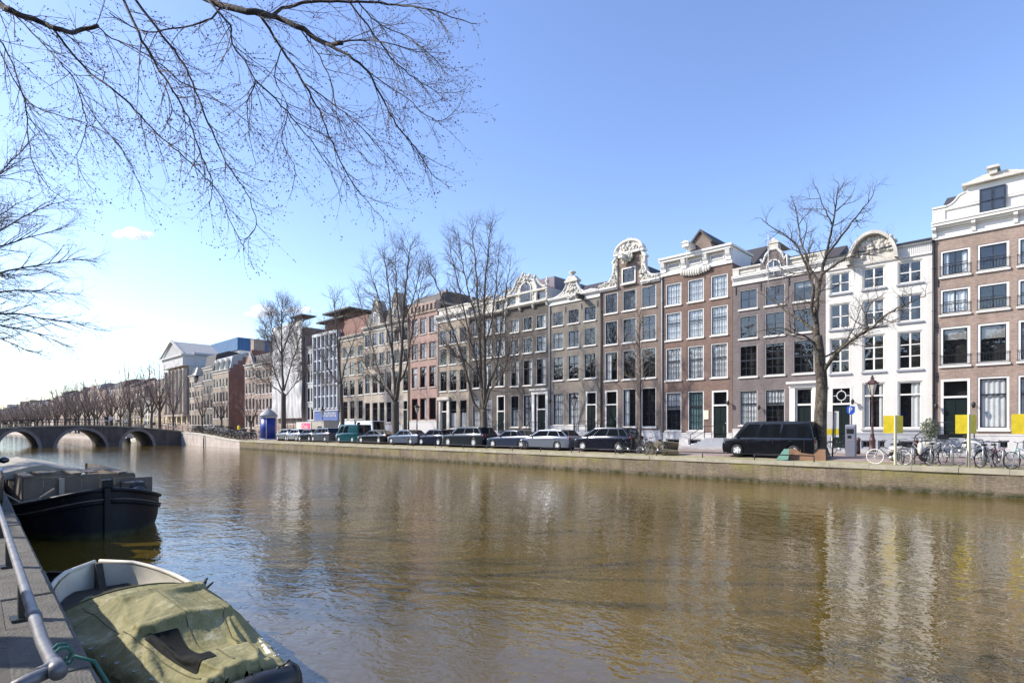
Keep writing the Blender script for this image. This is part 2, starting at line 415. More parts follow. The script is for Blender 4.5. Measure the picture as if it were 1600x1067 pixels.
# ------------------------------------------------------------------ bridge
BRK = brick('bridge_brick', (.115,.095,.085), (.15,.125,.112), (.14,.125,.115), w=.22, h=.07, ms=.012, stain=.3, bump=.5)
BX0, BX1 = -106.0, -116.0
ARCH = [(9.5,2.15,2.35), (16.7,3.0,2.55), (23.9,2.15,2.35)]
def bz(Y): return 3.1-.97*((Y-16.7)/13.8)**2
def soff(Y):
    for c, a, h in ARCH:
        if abs(Y-c) < a: return -.25+(h+.25)*math.sqrt(max(0, 1-((Y-c)/a)**2))
    return -.6
br = empty('bridge', (BX0, 16.7, 0), 'dark brick canal bridge with three round arches and an iron railing', 'bridge')
ys = sorted(set([5.0, 30.6]+[c+a*math.sin(math.pi/2*k/10) for c, a, h in ARCH for k in range(-10, 11)]+[5+i*1.6 for i in range(17)]))
ys = [y for y in ys if 5 <= y <= 30.6]
mb = MB()
for i in range(len(ys)-1):
    a, b = ys[i], ys[i+1]; mid = (a+b)/2
    if soff(mid) < -.5: za = zb_ = -.6
    else: za, zb_ = max(soff(a), -.25), max(soff(b), -.25)
    ta, tb = bz(a), bz(b); A, B = a-16.7, b-16.7; D = BX1-BX0
    mb.quad((0,A,za),(0,B,zb_),(0,B,tb),(0,A,ta)); mb.quad((D,B,zb_),(D,A,za),(D,A,ta),(D,B,tb))
    mb.quad((0,A,za),(D,A,za),(D,B,zb_),(0,B,zb_)); mb.quad((0,A,ta),(0,B,tb),(D,B,tb),(D,A,ta))
for c, a, h in ARCH:
    for s in (-1, 1):
        y = c+s*a-16.7; mb.quad((0,y,-.6),(D,y,-.6),(D,y,-.25),(0,y,-.25))
mb.build('wall', BRK, br, fix=True)
RING = brick('arch_stone', (.25,.22,.20), (.29,.26,.24), (.2,.18,.17), w=.3, h=.2, stain=.2)
for c, a, h in ARCH:
    mb = MB(); pr = []
    for k in range(25):
        t = math.pi*k/24; y = c-16.7-a*math.cos(t); z = -.25+(h+.25)*math.sin(t)
        nx, nz_ = -math.cos(t)/a, math.sin(t)/(h+.25); l = math.hypot(nx, nz_); nx /= l; nz_ /= l
        pr.append(((y-nx*.0, z+nz_*0), (y+nx*.42, z+nz_*.42)))
    for k in range(24):
        (i0, o0), (i1, o1) = pr[k], pr[k+1]
        mb.add([(.05,*i0),(.05,*i1),(.05,*o1),(.05,*o0),(-.3,*i0),(-.3,*i1),(-.3,*o1),(-.3,*o0)], [(0,1,2,3),(3,2,6,7),(1,0,4,5)])
    mb.build('arch_ring', RING, br, fix=True)
for x in (-.38, BX1-BX0-.06):
    mb = MB()
    for i in range(24):
        a = 5+i*25.6/24; b = a+25.6/24-.01
        mb.add([(x,a-16.7,bz(a)+.01),(x+.46,a-16.7,bz(a)+.01),(x+.46,b-16.7,bz(b)+.01),(x,b-16.7,bz(b)+.01),
                (x,a-16.7,bz(a)+.16),(x+.46,a-16.7,bz(a)+.16),(x+.46,b-16.7,bz(b)+.16),(x,b-16.7,bz(b)+.16)],
               [(3,2,1,0),(4,5,6,7),(0,1,5,4),(1,2,6,5),(2,3,7,6),(3,0,4,7)])
    mb.build('coping', COPE, br)
for x in (-.15, BX1-BX0+.15):
    mb = MB(); n = 24; top = []; mid = []
    for i in range(n+1):
        y = 5.2+i*25.2/n; z = bz(y)
        mb.path([(x,y-16.7,z+.15),(x,y-16.7,z+1.12)], .035, 5); top.append((x,y-16.7,z+1.1)); mid.append((x,y-16.7,z+.65))
    mb.path(top, .035, 5); mb.path(mid, .022, 4); mb.build('railing', IRON, br)

# ------------------------------------------------------------------ near quay (where the photographer stands)
def near_mat():
    m, nt, out = newmat('near_quay_ground'); b = N(nt, 'BsdfPrincipled'); b.inputs['Roughness'].default_value = .9
    tc = N(nt, 'TexCoord'); v = tc.outputs['Object']
    c = mixcol(nt, noise_fac(nt, v, 1.3, .35, .65, 8, .75), (.065,.06,.052), (.12,.105,.083))
    c = mixcol(nt, noise_fac(nt, v, 14, .45, .7, 6, .8), c, (.085,.075,.06))
    vo = N(nt, 'TexVoronoi'); vo.feature = 'DISTANCE_TO_EDGE'; vo.inputs['Scale'].default_value = .9; vo.inputs['Randomness'].default_value = 1
    wv = N(nt, 'VectorMath', operation='ADD'); n2 = N(nt, 'TexNoise'); n2.inputs['Scale'].default_value = 3; L(nt, v, n2.inputs['Vector'])
    L(nt, v, wv.inputs[0]); L(nt, n2.outputs['Color'], wv.inputs[1]); L(nt, wv.outputs[0], vo.inputs['Vector'])
    cr = N(nt, 'MapRange'); cr.inputs[1].default_value = .0; cr.inputs[2].default_value = .025; cr.inputs[3].default_value = 1; cr.inputs[4].default_value = 0
    L(nt, vo.outputs['Distance'], cr.inputs[0]); c = mixcol(nt, cr.outputs[0], c, (.05,.045,.04))
    L(nt, c, b.inputs['Base Color'])
    nz = N(nt, 'TexNoise'); nz.inputs['Scale'].default_value = 60; nz.inputs['Detail'].default_value = 6; L(nt, v, nz.inputs['Vector'])
    bp = N(nt, 'Bump'); bp.inputs['Strength'].default_value = .7; bp.inputs['Distance'].default_value = .01
    L(nt, nz.outputs['Fac'], bp.inputs['Height']); L(nt, bp.outputs['Normal'], b.inputs['Normal']); L(nt, b.outputs[0], out.inputs[0]); return m
NEAR = near_mat()
NCOPE = plain('near_coping', (.125,.115,.095), .9, var=.4, scale=4, bump=1.0, bscale=45)
nx = [20, 5, 0]+[-2-i*2 for i in range(60)]
mb = MB()
for i in range(len(nx)-1):
    a, b = nx[i], nx[i+1]
    mb.quad((a,-40,1.12),(a,eY(a)-.42,1.12),(b,eY(b)-.42,1.12),(b,-40,1.12))
props(mb.build('near_quay_ground', NEAR), kind='structure')
root = empty('quay_wall', (-20, .9, 0), 'near quay wall with cracked stone coping below the pipe rail', 'quay wall')
mb = MB(); mc = MB(); r2 = random.Random(5)
for i in range(len(nx)-1):
    a, b = nx[i]+20, nx[i+1]+20; ya, yb = eY(nx[i])-.9, eY(nx[i+1])-.9
    mb.quad((a,ya-.03,-.8),(b,yb-.03,-.8),(b,yb-.03,.93),(a,ya-.03,.93))
x = 5.0
while x > -70:
    x2 = x-r2.uniform(1.1, 1.6); a, b = x2+20+.006, x+20-.006; ya, yb = eY(x2)-.9, eY(x)-.9; z = 1.12+r2.uniform(-.01, .012)
    mc.add([(a,ya-.44,.9),(b,yb-.44,.9),(b,yb,.9),(a,ya,.9),(a,ya-.44,z),(b,yb-.44,z),(b,yb,z),(a,ya,z)], [(3,2,1,0),(4,5,6,7),(0,1,5,4),(1,2,6,5),(2,3,7,6),(3,0,4,7)])
    x = x2
mb.build('wall', QBRICK, root); mc.build('coping', NCOPE, root, bevel=.02)

# pipe rail along the near edge
PIPE = plain('worn_steel_pipe', (.17,.17,.18), .5, metal=.35, var=.45, scale=5, bump=.15, bscale=30)
e = onZ(100, 1041, 1.46); X0 = e.x
pr = empty('pipe_rail', (X0, eY(X0)-.3, 1.12), 'low worn steel pipe rail with an elbow along the near quay edge', 'pipe rail')
o = Vector((X0, eY(X0)-.3, 1.12))
def rp(X, z=.34): return Vector((X, eY(X)-.30, 1.12+z))-o
el = onZ(28, 1064, 1.46)-o
pts = [rp(X) for X in (-30, -22, -16, -12, -9, -7, -5.6, -4.6, X0-.12)]
c = rp(X0)
mb = MB(); mb.path(pts+[c+Vector((-.03,-.02,0)), c+Vector((0,-.09,-.01))]+[c.lerp(el, t)+Vector((0,0,-.02*t)) for t in (.3, .7, 1)]+[el+Vector((.05,-.25,-.30))], .037, 14)
mb.build('pipe', PIPE, pr)
for X in (X0+.0, -5.3):
    mb = MB(); q0 = rp(X); mb.path([q0+Vector((-.075,0,0)), q0+Vector((.075,0,0))], .044, 14); mb.build('collar', PIPE, pr)
for X in (-6.6, -9.2, -11.8, -14.4, -17, -21):
    q0 = rp(X); mb = MB(); mb.box(q0.x-.04, q0.x+.04, q0.y-.03, q0.y+.03, 0, .30); mb.box(q0.x-.09, q0.x+.09, q0.y-.08, q0.y+.08, 0, .02); mb.build('post', DARK, pr)
ROPE = plain('green_rope', (.03,.13,.10), .8, var=.2, scale=30)
c0 = e+Vector((-.22, .02, 0)); mb = MB(); pts = []
for k in range(15):
    a = 2*math.pi*k/7; pts.append(c0+Vector((.012*k-.09, .048*math.cos(a), .048*math.sin(a))))
pts += [c0+Vector((.1,.14,-.05)), c0+Vector((.2,.24,-.28)), c0+Vector((.35,.34,-.36)), c0+Vector((.62,.42,-.42)), c0+Vector((.95,.52,-.7))]
mb.path(pts, .010, 6); props(mb.build('mooring_rope', ROPE), 'green mooring rope knotted round the end of the pipe rail', 'rope')
# ================================================================== canal houses
YF = 42.0; ZG = 1.40
def FX(px): return onY(px, HY, YF).x
def FZ(px, py): return onY(px, py, YF).z
MESHES = {}
class House:
    def __init__(s, label, px0, px1, depth=11.0, name='canal_house', group=None, Y=YF, base=ZG):
        s.Y = Y; s.base = base
        s.X0 = onY(px0, HY, Y).x; s.W = onY(px1, HY, Y).x-s.X0; s.depth = depth
        s.root = empty(name, (s.X0, Y, base), label, 'house', group); s.ops = []; s.pops = []; s.r = random.Random(int(px0*10))
    def x(s, px): return onY(px, HY, s.Y).x-s.X0
    def z(s, px, py): return onY(px, py, s.Y).z-s.base
    def P(s, pts): return [(s.x(a), s.z(a, b)) for a, b in pts]
    def win(s, x0, x1, z0, z1, frame=WHITE, sash=SASH, nx=2, nz=4, fw=.075, sill=True, curtain=None, sw=.05, mb_=.022, hmid=None, plinth=False, rail=False, depth=.0, sillm=None, balc=None):
        w, h = x1-x0, z1-z0; (s.pops if plinth else s.ops).append((x0, x1, z0, z1))
        key = ('w', round(w, 2), round(h, 2), frame.name, sash.name, nx, nz, fw, sw, hmid, rail)
        if key not in MESHES:
            mb = MB(); a = w/2
            def fr(a, z0, z1, t, y0, y1, mi):
                mb.box(-a, -a+t, y0, y1, z0, z1, mi); mb.box(a-t, a, y0, y1, z0, z1, mi)
                mb.box(-a+t, a-t, y0, y1, z1-t, z1, mi); mb.box(-a+t, a-t, y0, y1, z0, z0+t, mi)
            fr(a, 0, h, fw, -.018, .10, 0); fr(a-fw, fw, h-fw, sw, .035, .09, 1)
            b = a-fw-sw; lo, hi = fw+sw, h-fw-sw; mz = lo+(hi-lo)*(hmid if hmid else .5)
            for i in range(1, nx):
                x = -b+2*b*i/nx; t = mb_*1.7 if (nx == 2 and nz <= 3) else mb_
                mb.box(x-t, x+t, .045, .082, lo, hi, 1)
            for k in range(1, nz):
                z = lo+(hi-lo)*k/nz
                mb.box(-b, b, .047, .080, z-mb_, z+mb_, 1)
            if hmid: mb.box(-b, b, .030, .088, mz-.045, mz+.045, 1 if hmid > 0 else 0)
            MESHES[key] = mb.mesh('window', [frame, sash])
        o = link('window', MESHES[key], s.root, ((x0+x1)/2, .05, z0))
        k2 = ('p', round(w, 2), round(h, 2))
        if k2 not in MESHES:
            mb = MB(); a = w/2-.05; mb.quad((-a,.066,.05),(a,.066,.05),(a,.066,h-.05),(-a,.066,h-.05)); MESHES[k2] = mb.mesh('pane', GLASS)
        p = link('pane', MESHES[k2], o, (0, 0, 0), (s.r.uniform(-.006,.012), 0, s.r.uniform(-.012,.012)))
        if sill:
            k3 = ('s', round(w, 2), (sillm or WHITE).name)
            if k3 not in MESHES:
                mb = MB(); mb.box(-w/2-.06, w/2+.06, -.15, -.052, -.10, -.004); mb.box(-w/2+.003, w/2-.003, -.052, .03, -.12, -.004); MESHES[k3] = mb.mesh('sill', sillm or WHITE)
            link('sill', MESHES[k3], o)
        if curtain and curtain != 'none': s.curtain(o, w, h, curtain)
        if balc:
            mb = MB(); zt = balc
            for z in (.10, zt): mb.box(-w/2-.03, w/2+.03, -.10, -.07, z-.015, z+.015)
            n = max(4, int(w/.13))
            for i in range(n+1):
                x = -w/2+w*i/n; mb.box(x-.008, x+.008, -.092, -.078, .1, zt)
            mb.build('balcony_rail', IRON, o)
        return o
    def curtain(s, o, w, h, kind):
        m = {'blind': BLIND, 'grey': CURT2, 'greyhalf': CURT2, 'teal': TEALC}.get(kind, CURT)
        a = w/2-.06; lo, hi = .06, h-.06; spans = []
        if kind in ('full', 'grey'): spans = [(-a, a)]
        elif kind == 'teal': spans = [(-a, a)]
        elif kind == 'side': spans = [(-a, -a+w*.24), (a-w*.24, a)]
        elif kind == 'left': spans = [(-a, -a+w*.4)]
        elif kind == 'right': spans = [(a-w*.42, a)]
        elif kind in ('half', 'greyhalf', 'lower'): spans = [(-a, a)]; hi = lo+(hi-lo)*.55
        elif kind == 'top': spans = [(-a, a)]; lo = lo+(hi-lo)*.55
        elif kind == 'blind': spans = [(-a, a)]; lo = lo+(hi-lo)*s.r.uniform(.55, .75)
        mb = MB()
        for x0, x1 in spans:
            n = max(4, int((x1-x0)/.05)); ph = s.r.uniform(0, 6)
            amp = .004 if kind == 'blind' else .028
            ys = [.17+amp*math.sin(ph+i*1.35)+amp*.5*math.sin(ph*2+i*.6) for i in range(n+1)]
            for i in range(n):
                xa, xb = x0+(x1-x0)*i/n, x0+(x1-x0)*(i+1)/n
                mb.quad((xa,ys[i],lo),(xb,ys[i+1],lo),(xb,ys[i+1],hi),(xa,ys[i],hi))
        mb.build('curtain' if kind != 'blind' else 'blind', m, o)
    def grid(s, bays, rows, xref, styles, skip=(), curt=None):
        """bays: [(xl,xr)] px; rows: [(yt,yb)] px at xref; styles: dict or list of dict per row"""
        k = 0
        for j, (yt, yb) in enumerate(rows):
            st = styles[j] if isinstance(styles, list) else styles
            for i, (xl, xr) in enumerate(bays):
                if (j, i) in skip: continue
                d = dict(st)
                if curt: d['curtain'] = curt[k%len(curt)]
                k += 1
                s.win(s.x(xl), s.x(xr), s.z(xref, yb), s.z(xref, yt), **d)
    def door(s, xl, xr, yt, ytr, yb, xref, door=GREEN, frame=WHITE, fw=.11, fan=None, glazed=False):
        x0, x1, z1, zt, z0 = s.x(xl), s.x(xr), s.z(xref, yt), s.z(xref, ytr), s.z(xref, yb)
        z0 = max(z0, .05); s.ops.append((x0, x1, z0, z1)); w = x1-x0; s.doorz = z0; s.doorx = (x0, x1)
        mb = MB(); a = w/2; h = z1-z0; t = zt-z0
        mb.box(-a, -a+fw, -.02, .14, 0, h); mb.box(a-fw, a, -.02, .14, 0, h); mb.box(-a+fw, a-fw, -.02, .14, h-fw, h); mb.box(-a+fw, a-fw, -.03, .14, t-.06, t+.06)
        if fan == 'oval':
            ax, az = (w/2-fw)*.52, (h-t-fw)*.30; zc = (t+.06+h-fw)/2
            mb.path([(ax*math.cos(q*math.pi/8),.06,zc+az*math.sin(q*math.pi/8)) for q in range(17)], .03, 5, caps=False)
            mb.box(-a+fw, -ax, .04, .08, zc-.02, zc+.02); mb.box(ax, a-fw, .04, .08, zc-.02, zc+.02); mb.box(-.02, .02, .04, .08, t+.06, zc-az); mb.box(-.02, .02, .04, .08, zc+az, h-fw)
        o = mb.build('door_frame', frame, s.root, ((x0+x1)/2, 0, z0))
        mb = MB(); b = a-fw; mb.box(-b, b, .08, .13, 0, t-.06)
        for zz0, zz1 in ((.12, .42), (.48, .94)):
            for q in (-1, 1):
                xa, xb = (.04*b if q > 0 else -.88*b), (.88*b if q > 0 else -.04*b)
                mb.box(xa, xb, .06, .08, (t-.06)*zz0, (t-.06)*zz1)
        d = mb.build('door', door, o)
        mb = MB(); mb.lump((b*.8, .04, t*.45), .035); mb.build('handle', RIM, o)
        mb = MB(); mb.quad((-b,.1,t+.06),(b,.1,t+.06),(b,.1,h-fw),(-b,.1,h-fw)); mb.build('fanlight', GLASS, o)
        return o
    def openwall(s, mb, x0, x1, z0, z1, y, ops, rev, mi=0, mback=1, back=.5):
        ops = [o for o in ops if o[2] < z1 and o[3] > z0]
        X = sorted(set([x0, x1]+[v for o in ops for v in o[:2] if x0 < v < x1])); Z = sorted(set([z0, z1]+[v for o in ops for v in o[2:] if z0 < v < z1]))
        for i in range(len(X)-1):
            for j in range(len(Z)-1):
                cx, cz = (X[i]+X[i+1])/2, (Z[j]+Z[j+1])/2
                if not any(o[0] < cx < o[1] and o[2] < cz < o[3] for o in ops):
                    mb.quad((X[i],y,Z[j]),(X[i+1],y,Z[j]),(X[i+1],y,Z[j+1]),(X[i],y,Z[j+1]), mi)
        for a, b, c, d in ops:
            for A, B in (((a,c),(b,c)),((b,c),(b,d)),((b,d),(a,d)),((a,d),(a,c))):
                mb.quad((A[0],y,A[1]),(B[0],y,B[1]),(B[0],y+rev,B[1]),(A[0],y+rev,A[1]), mi)
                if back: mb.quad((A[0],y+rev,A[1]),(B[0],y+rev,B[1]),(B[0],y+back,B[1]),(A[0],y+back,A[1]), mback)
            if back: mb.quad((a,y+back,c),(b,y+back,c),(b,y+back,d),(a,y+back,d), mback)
    def wall(s, mat, ztop, zp=0.0, plinth=None, side=None, g=.004):
        mb = MB(); W, D = s.W, s.depth
        s.openwall(mb, g, W-g, zp, ztop, 0, s.ops, .12)
        mi = 2 if side else 0
        mb.quad((g,D,0),(g,0,0),(g,0,ztop),(g,D,ztop), mi); mb.quad((W-g,0,0),(W-g,D,0),(W-g,D,ztop),(W-g,0,ztop), mi)
        mb.quad((W-g,D,0),(g,D,0),(g,D,ztop),(W-g,D,ztop), mi); mb.quad((g,0,ztop),(W-g,0,ztop),(W-g,D,ztop),(g,D,ztop), mi)
        s.ztop = ztop
        mb.build('wall', [mat, INSIDE]+([side] if side else []), s.root)
        if zp and plinth:
            mb = MB(); dz = [(a-.02, b+.02, max(0, c), d) for a, b, c, d in s.ops if c < zp]
            s.openwall(mb, g, W-g, 0, zp, -.06, s.pops+[(a, b, c, zp+.01) for a, b, c, d in dz], .06, back=None)
            mb2 = MB(); cuts = sorted(dz); x = g
            for a, b, c, d in cuts+[(W-g, W, 0, 0)]:
                if a > x: mb.quad((x,-.06,zp),(a,-.06,zp),(a,.02,zp),(x,.02,zp)); mb.box(x, a, -.085, -.061, zp-.10, zp-.003)
                x = b
            for a, b, c, d in s.pops: mb.quad((a,.3,c),(b,.3,c),(b,.3,d),(a,.3,d), 1)
            mb.build('plinth', [plinth, INSIDE], s.root)
    def cornice(s, z0, z1, mat=WHITE, x0=None, x1=None, proj=.42, dent=True, name='cornice', gut=None, brackets=0):
        x0 = .004 if x0 is None else x0; x1 = s.W-.004 if x1 is None else x1; h = z1-z0; mb = MB()
        lay = [(0,.16,.10),(.16,.52,.06),(.52,.62,.14),(.62,.74,proj*.6),(.74,.90,proj*.9),(.90,1.0,proj)]
        for a, b, p in lay: mb.box(x0, x1, -p, .25, z0+h*a, z0+h*b-.001)
        if dent:
            n = max(4, int((x1-x0)/.22))
            for i in range(n):
                x = x0+(x1-x0)*(i+.25)/n; mb.box(x, x+.09, -proj*.5, -.06, z0+h*.52+.001, z0+h*.62-.001)
        o = mb.build(name, mat, s.root)
        for k in range(brackets):
            x = x0+.12+(x1-x0-.24)*k/(brackets-1); b = MB()
            b.prism([(-.062, z0+h*.1), (-.16, z0+h*.14), (-.2, z0+h*.4), (-proj*.8, z0+h*.55), (-proj*.8, z0+h*.70), (-.062, z0+h*.70)], x-.09, x+.09, axis='x'); b.build('bracket', mat, o)
        return o
    def roof(s, rise, mat=TILE, z=None, y0=.3, kind='street', x0=0.05, x1=None):
        z = s.ztop if z is None else z; x1 = s.W-.05 if x1 is None else x1; mb = MB()
        if kind == 'street': mb.prism([(y0,z+.01),((y0+s.depth)/2,z+rise),(s.depth-.1,z+.01)], x0, x1, axis='x')
        elif kind == 'mansard': mb.prism([(y0,z+.01),(y0+.5,z+rise*.75),(y0+3,z+rise),(s.depth-.6,z+rise*.75),(s.depth-.1,z+.01)], x0, x1, axis='x')
        else: mb.prism([(x0,z+.01),((x0+x1)/2,z+rise),(x1,z+.01)], y0, s.depth-.1)
        return mb.build('roof', mat, s.root, fix=True)
    def gable(s, pts, y0=-.06, y1=.35, mat=None, trim=WHITE, tr=.10, name='gable', open_=False, holes=()):
        """upright plate with an outline given in px; moulded edge along it"""
        Q = s.P(pts) if not open_ else pts
        mb = MB(); mb.prism(Q, y0, y1, 0); o = mb.build(name, mat, s.root, fix=True)
        if trim:
            mb = MB(); T = Q[:]
            mb.path([(a, y0-.02, b) for a, b in T], tr, 6, smooth=False); mb.build('gable_moulding', trim, o)
        return o
    def ornament(s, spots, mat=WHITE2, y=-.1, parent=None, name='ornament', n=14, flat=.6):
        """carved work: overlapping rounded lumps; spots: (px,py,rx_m,rz_m)"""
        mb = MB()
        for px, py, rx, rz in spots:
            cx, cz = s.x(px), s.z(px, py)
            for k in range(n):
                a = s.r.uniform(0, 6.28); q = math.sqrt(s.r.random()); r = s.r.uniform(.16, .34)*min(rx, rz)+.025
                mb.lump((cx+rx*q*math.cos(a), y+s.r.uniform(-.06,.04), cz+rz*q*math.sin(a)), (r, r*flat, r*s.r.uniform(.7, 1.5)))
        return mb.build(name, mat, parent or s.root)
    def steps(s, n=4, w=1.6, mat=BLUESTONE, rail=True, side=-1):
        x0, x1 = s.doorx; z = s.doorz; cx = (x0+x1)/2; d = 1.1; mb = MB()
        st = mb.box
        mb.box(cx-w/2, cx+w/2, -d, -.09, 0, z-.01)
        for k in range(n):
            zz = (z-.01)*(n-k)/(n+1); xa = cx+side*(w/2+.28*k); xb = cx+side*(w/2+.28*(k+1))
            mb.box(min(xa, xb)+.001, max(xa, xb), -d, -.09, 0, zz)
        o = mb.build('stoop', mat, s.root)
        if rail:
            mb = MB(); e = cx+side*(w/2+.28*n); f = cx-side*w/2
            P = [(f,-d+.05,z+.9),(cx+side*w/2,-d+.05,z+.9),(e,-d+.05,.9)]
            mb.path(P, .028, 5); mb.path([(a,b,c-.42) for a, b, c in P], .018, 4)
            for a, b, c in ((f,-d+.05,z),(cx+side*w/2,-d+.05,z),(e,-d+.05,0)): mb.path([(a,b,c),(a,b,c+.95)], .03, 5)
            mb.build('stoop_railing', IRON, o)
    def anchors(s, spots):
        for px, py in spots:
            mb = MB(); mb.box(-.03, .03, -.05, .01, -.28, .28); mb.box(-.07, .07, -.045, .01, -.04, .04)
            mb.build('wall_anchor', IRON, s.root, (s.x(px), 0, s.z(px, py)), bevel=.01)
    def chimney(s, x, y, z0, h, w=.9, d=.6, mat=None):
        mb = MB(); mb.box(x-w/2, x+w/2, y-d/2, y+d/2, z0, z0+h); mb.box(x-w/2-.06, x+w/2+.06, y-d/2-.06, y+d/2+.06, z0+h, z0+h+.15)
        for k in (-.25, .25): mb.lathe([(.12,z0+h+.15),(.1,z0+h+.5)], (x+k*w, y, 0), 8)
        mb.build('chimney', mat or WALLS['brown'], s.root)
    def hoist(s, px, py, mat=WHITE2, out=.9, w=.16):
        mb = MB(); x, z = s.x(px), s.z(px, py)
        mb.box(x-w, x+w, -out, .1, z-.14, z+.14); mb.prism([(x-w*1.5,z+.14),(x,z+.34),(x+w*1.5,z+.14)], -out-.06, .1)
        mb.path([(x,-out+.12,z-.14),(x,-out+.12,z-.34)], .02, 5); mb.build('hoist_beam', mat, s.root)
    def pipe(s, px, mat=None, y=-.09):
        mb = MB(); x = s.x(px); mb.path([(x,y,.1),(x,y,s.ztop)], .055, 6)
        for k in range(5): mb.box(x-.09, x+.09, y, .01, .8+k*s.ztop/5, .86+k*s.ztop/5)
        mb.build('drainpipe', mat or LEAD, s.root)
    def shutters_lamp(s, px, py):
        mb = MB(); x, z = s.x(px), s.z(px, py)
        mb.path([(x,0,z),(x,-.3,z+.12)], .025, 5); mb.lathe([(.06,z-.16),(.11,z+.08),(.02,z+.2)], (x,-.3,0), 6); mb.build('wall_lamp', IRON, s.root)
TEALC = plain('teal_glass_film', (.18,.28,.27), .6, var=.15)
WALLS = {}
def wb(k, c, d=.16, mort=None, st=.18):
    c = tuple(v*1.16 for v in c)
    c2 = tuple(min(1, v*(1+d)) for v in c); c1 = tuple(v*(1-d) for v in c)
    WALLS[k] = brick('brick_'+k, c1, c2, mort or tuple(v*.9+.03 for v in c), stain=st)
wb('pinkgrey', (.275,.205,.165)); wb('mauve', (.15,.125,.12)); wb('red', (.168,.112,.088)); wb('brown', (.185,.14,.115)); wb('tan', (.185,.163,.138))
wb('dark', (.092,.08,.071)); wb('sand', (.30,.25,.195)); wb('pink', (.33,.222,.188)); wb('pale', (.39,.335,.275)); wb('rose', (.33,.25,.205)); wb('deep', (.19,.10,.075)); wb('grey', (.42,.41,.39))
def white_wall():
    m = brick('white_painted_brick', (.615,.595,.55), (.635,.615,.57), (.56,.545,.51), w=.22, h=.07, ms=.01, stain=.06, bump=.25); return m
WALLS['white'] = white_wall()

# ---- A: pinkish brown house at the right edge
h = House('pinkish brown brick house at the right edge with a white attic gable above its cornice', 1457, 1664)
B = [(1469,1516),(1527,1577),(1590,1644)]; R_ = [(379.3,422),(442.3,484),(504,567.5),(588,671)]
s4 = dict(nx=2, nz=2, fw=.11, sash=SASH, balc=.62); s1 = dict(nx=1, nz=1, hmid=.68, fw=.11)
h.grid(B, R_[:2], 1550, [s4, s4], curt=['side','none','left','full','none','side'])
h.grid(B, R_[2:], 1550, [dict(nx=1, nz=1, fw=.13, balc=.62), s1], skip={(1,0)}, curt=['blind','blind','full','full','full'])
h.door(1470, 1516, 592, 620, 684, 1493, fw=.13)
for a, b in ((1568-8,1577),(1598,1640)): h.win(h.x(a), h.x(b), .25, .72, nx=2, nz=1, plinth=True, sill=False)
zc = h.z(1457, 377)
h.wall(WALLS['pinkgrey'], zc+.02, h.z(1540, 678), PLINTH)
h.cornice(zc, h.z(1457, 351.5), proj=.5, dent=False, brackets=4)
z0 = h.z(1457, 351.3); zp = h.z(1457, 331)
mb = MB(); mb.box(.004, h.W-.004, -.05, .3, z0, zp-.12); mb.box(.004, h.W-.004, -.14, .32, zp-.12, zp); mb.box(.02, .62, -.12, .33, z0+.001, zp+.06); mb.box(.0, .66, -.2, .36, zp+.061, zp+.16)
mb.box(h.W-.62, h.W-.02, -.12, .33, z0+.001, zp+.06); mb.build('attic', WHITE, h.root)
xm = (h.x(1511)+h.x(1601))/2; hw = h.x(1601)-xm; zt = h.z(1553, 284)
G = [(xm-hw,zp+.001),(xm+hw,zp+.001),(xm+hw,zt),(xm-hw,zt)]
o = h.gable(G, -.16, 1.5, WHITE, None, open_=True, name='dormer')
mb = MB(); mb.box(xm-hw-.2, xm+hw+.2, -.45, 1.6, zt+.001, zt+.16); mb.prism([(xm-hw-.1,zt+.161),(xm+hw+.1,zt+.161),(xm+.5,zt+.42),(xm-.5,zt+.42)], -.3, 1.5)
mb.build('dormer_cornice', WHITE2, o)
for sgn in (-1, 1):
    mb = MB(); bx = xm+sgn*hw; S = [(0,0),(1.25,0),(1.2,.16),(.95,.2),(.75,.3),(.55,.55),(.42,.85),(.3,1.0),(.0,1.15)]
    S = [(bx+sgn*a, zp+.002+b*(zt-zp)/1.5) for a, b in S]; mb.prism(S, -.02, .25); mb.path([(a,-.03,b) for a, b in S[1:]], .055, 6); mb.build('scroll', WHITE, o, fix=True)
ax0, ax1, az0, az1 = h.x(1531), h.x(1572), h.z(1551, 331), h.z(1551, 294)
mb = MB(); a = (ax1-ax0)/2; hh = az1-az0
for q in ((-a,-a+.07,0,hh),(a-.07,a,0,hh),(-a+.07,a-.07,hh-.07,hh),(-a+.07,a-.07,0,.07),(-.05,.05,.07,hh-.07),(-a+.07,a-.07,hh*.45,hh*.45+.05)): mb.box(q[0], q[1], -.235, -.165, q[2], q[3]-.001)
mb.box(-a+.01, a-.01, -.17, -.162, .01, hh-.01, 1)
w_ = mb.build('window', [SASH, INSIDE], o, ((ax0+ax1)/2, 0, az0)); mb = MB(); mb.quad((-a,-.2,0),(a,-.2,0),(a,-.2,hh),(-a,-.2,hh)); mb.build('pane', GLASS, w_)
mb = MB(); mb.box(xm-.22, xm+.12, -.5, 1.2, zt+.3, zt+.60); mb.prism([(xm-.34,zt+.601),(xm+.24,zt+.601),(xm+.2,zt+.74),(xm-.3,zt+.74)], -.62, 1.2); mb.build('hoist_housing', WHITE2, o)
h.anchors([(1465.5,441),(1464.5,512),(1464.5,589)])
h.shutters_lamp(1464, 635); h.shutters_lamp(1522, 633)
h.steps(3, 1.9, rail=True)
h.roof(3.0, z=zc+1.2); h.pipe(1459.5, IRON)

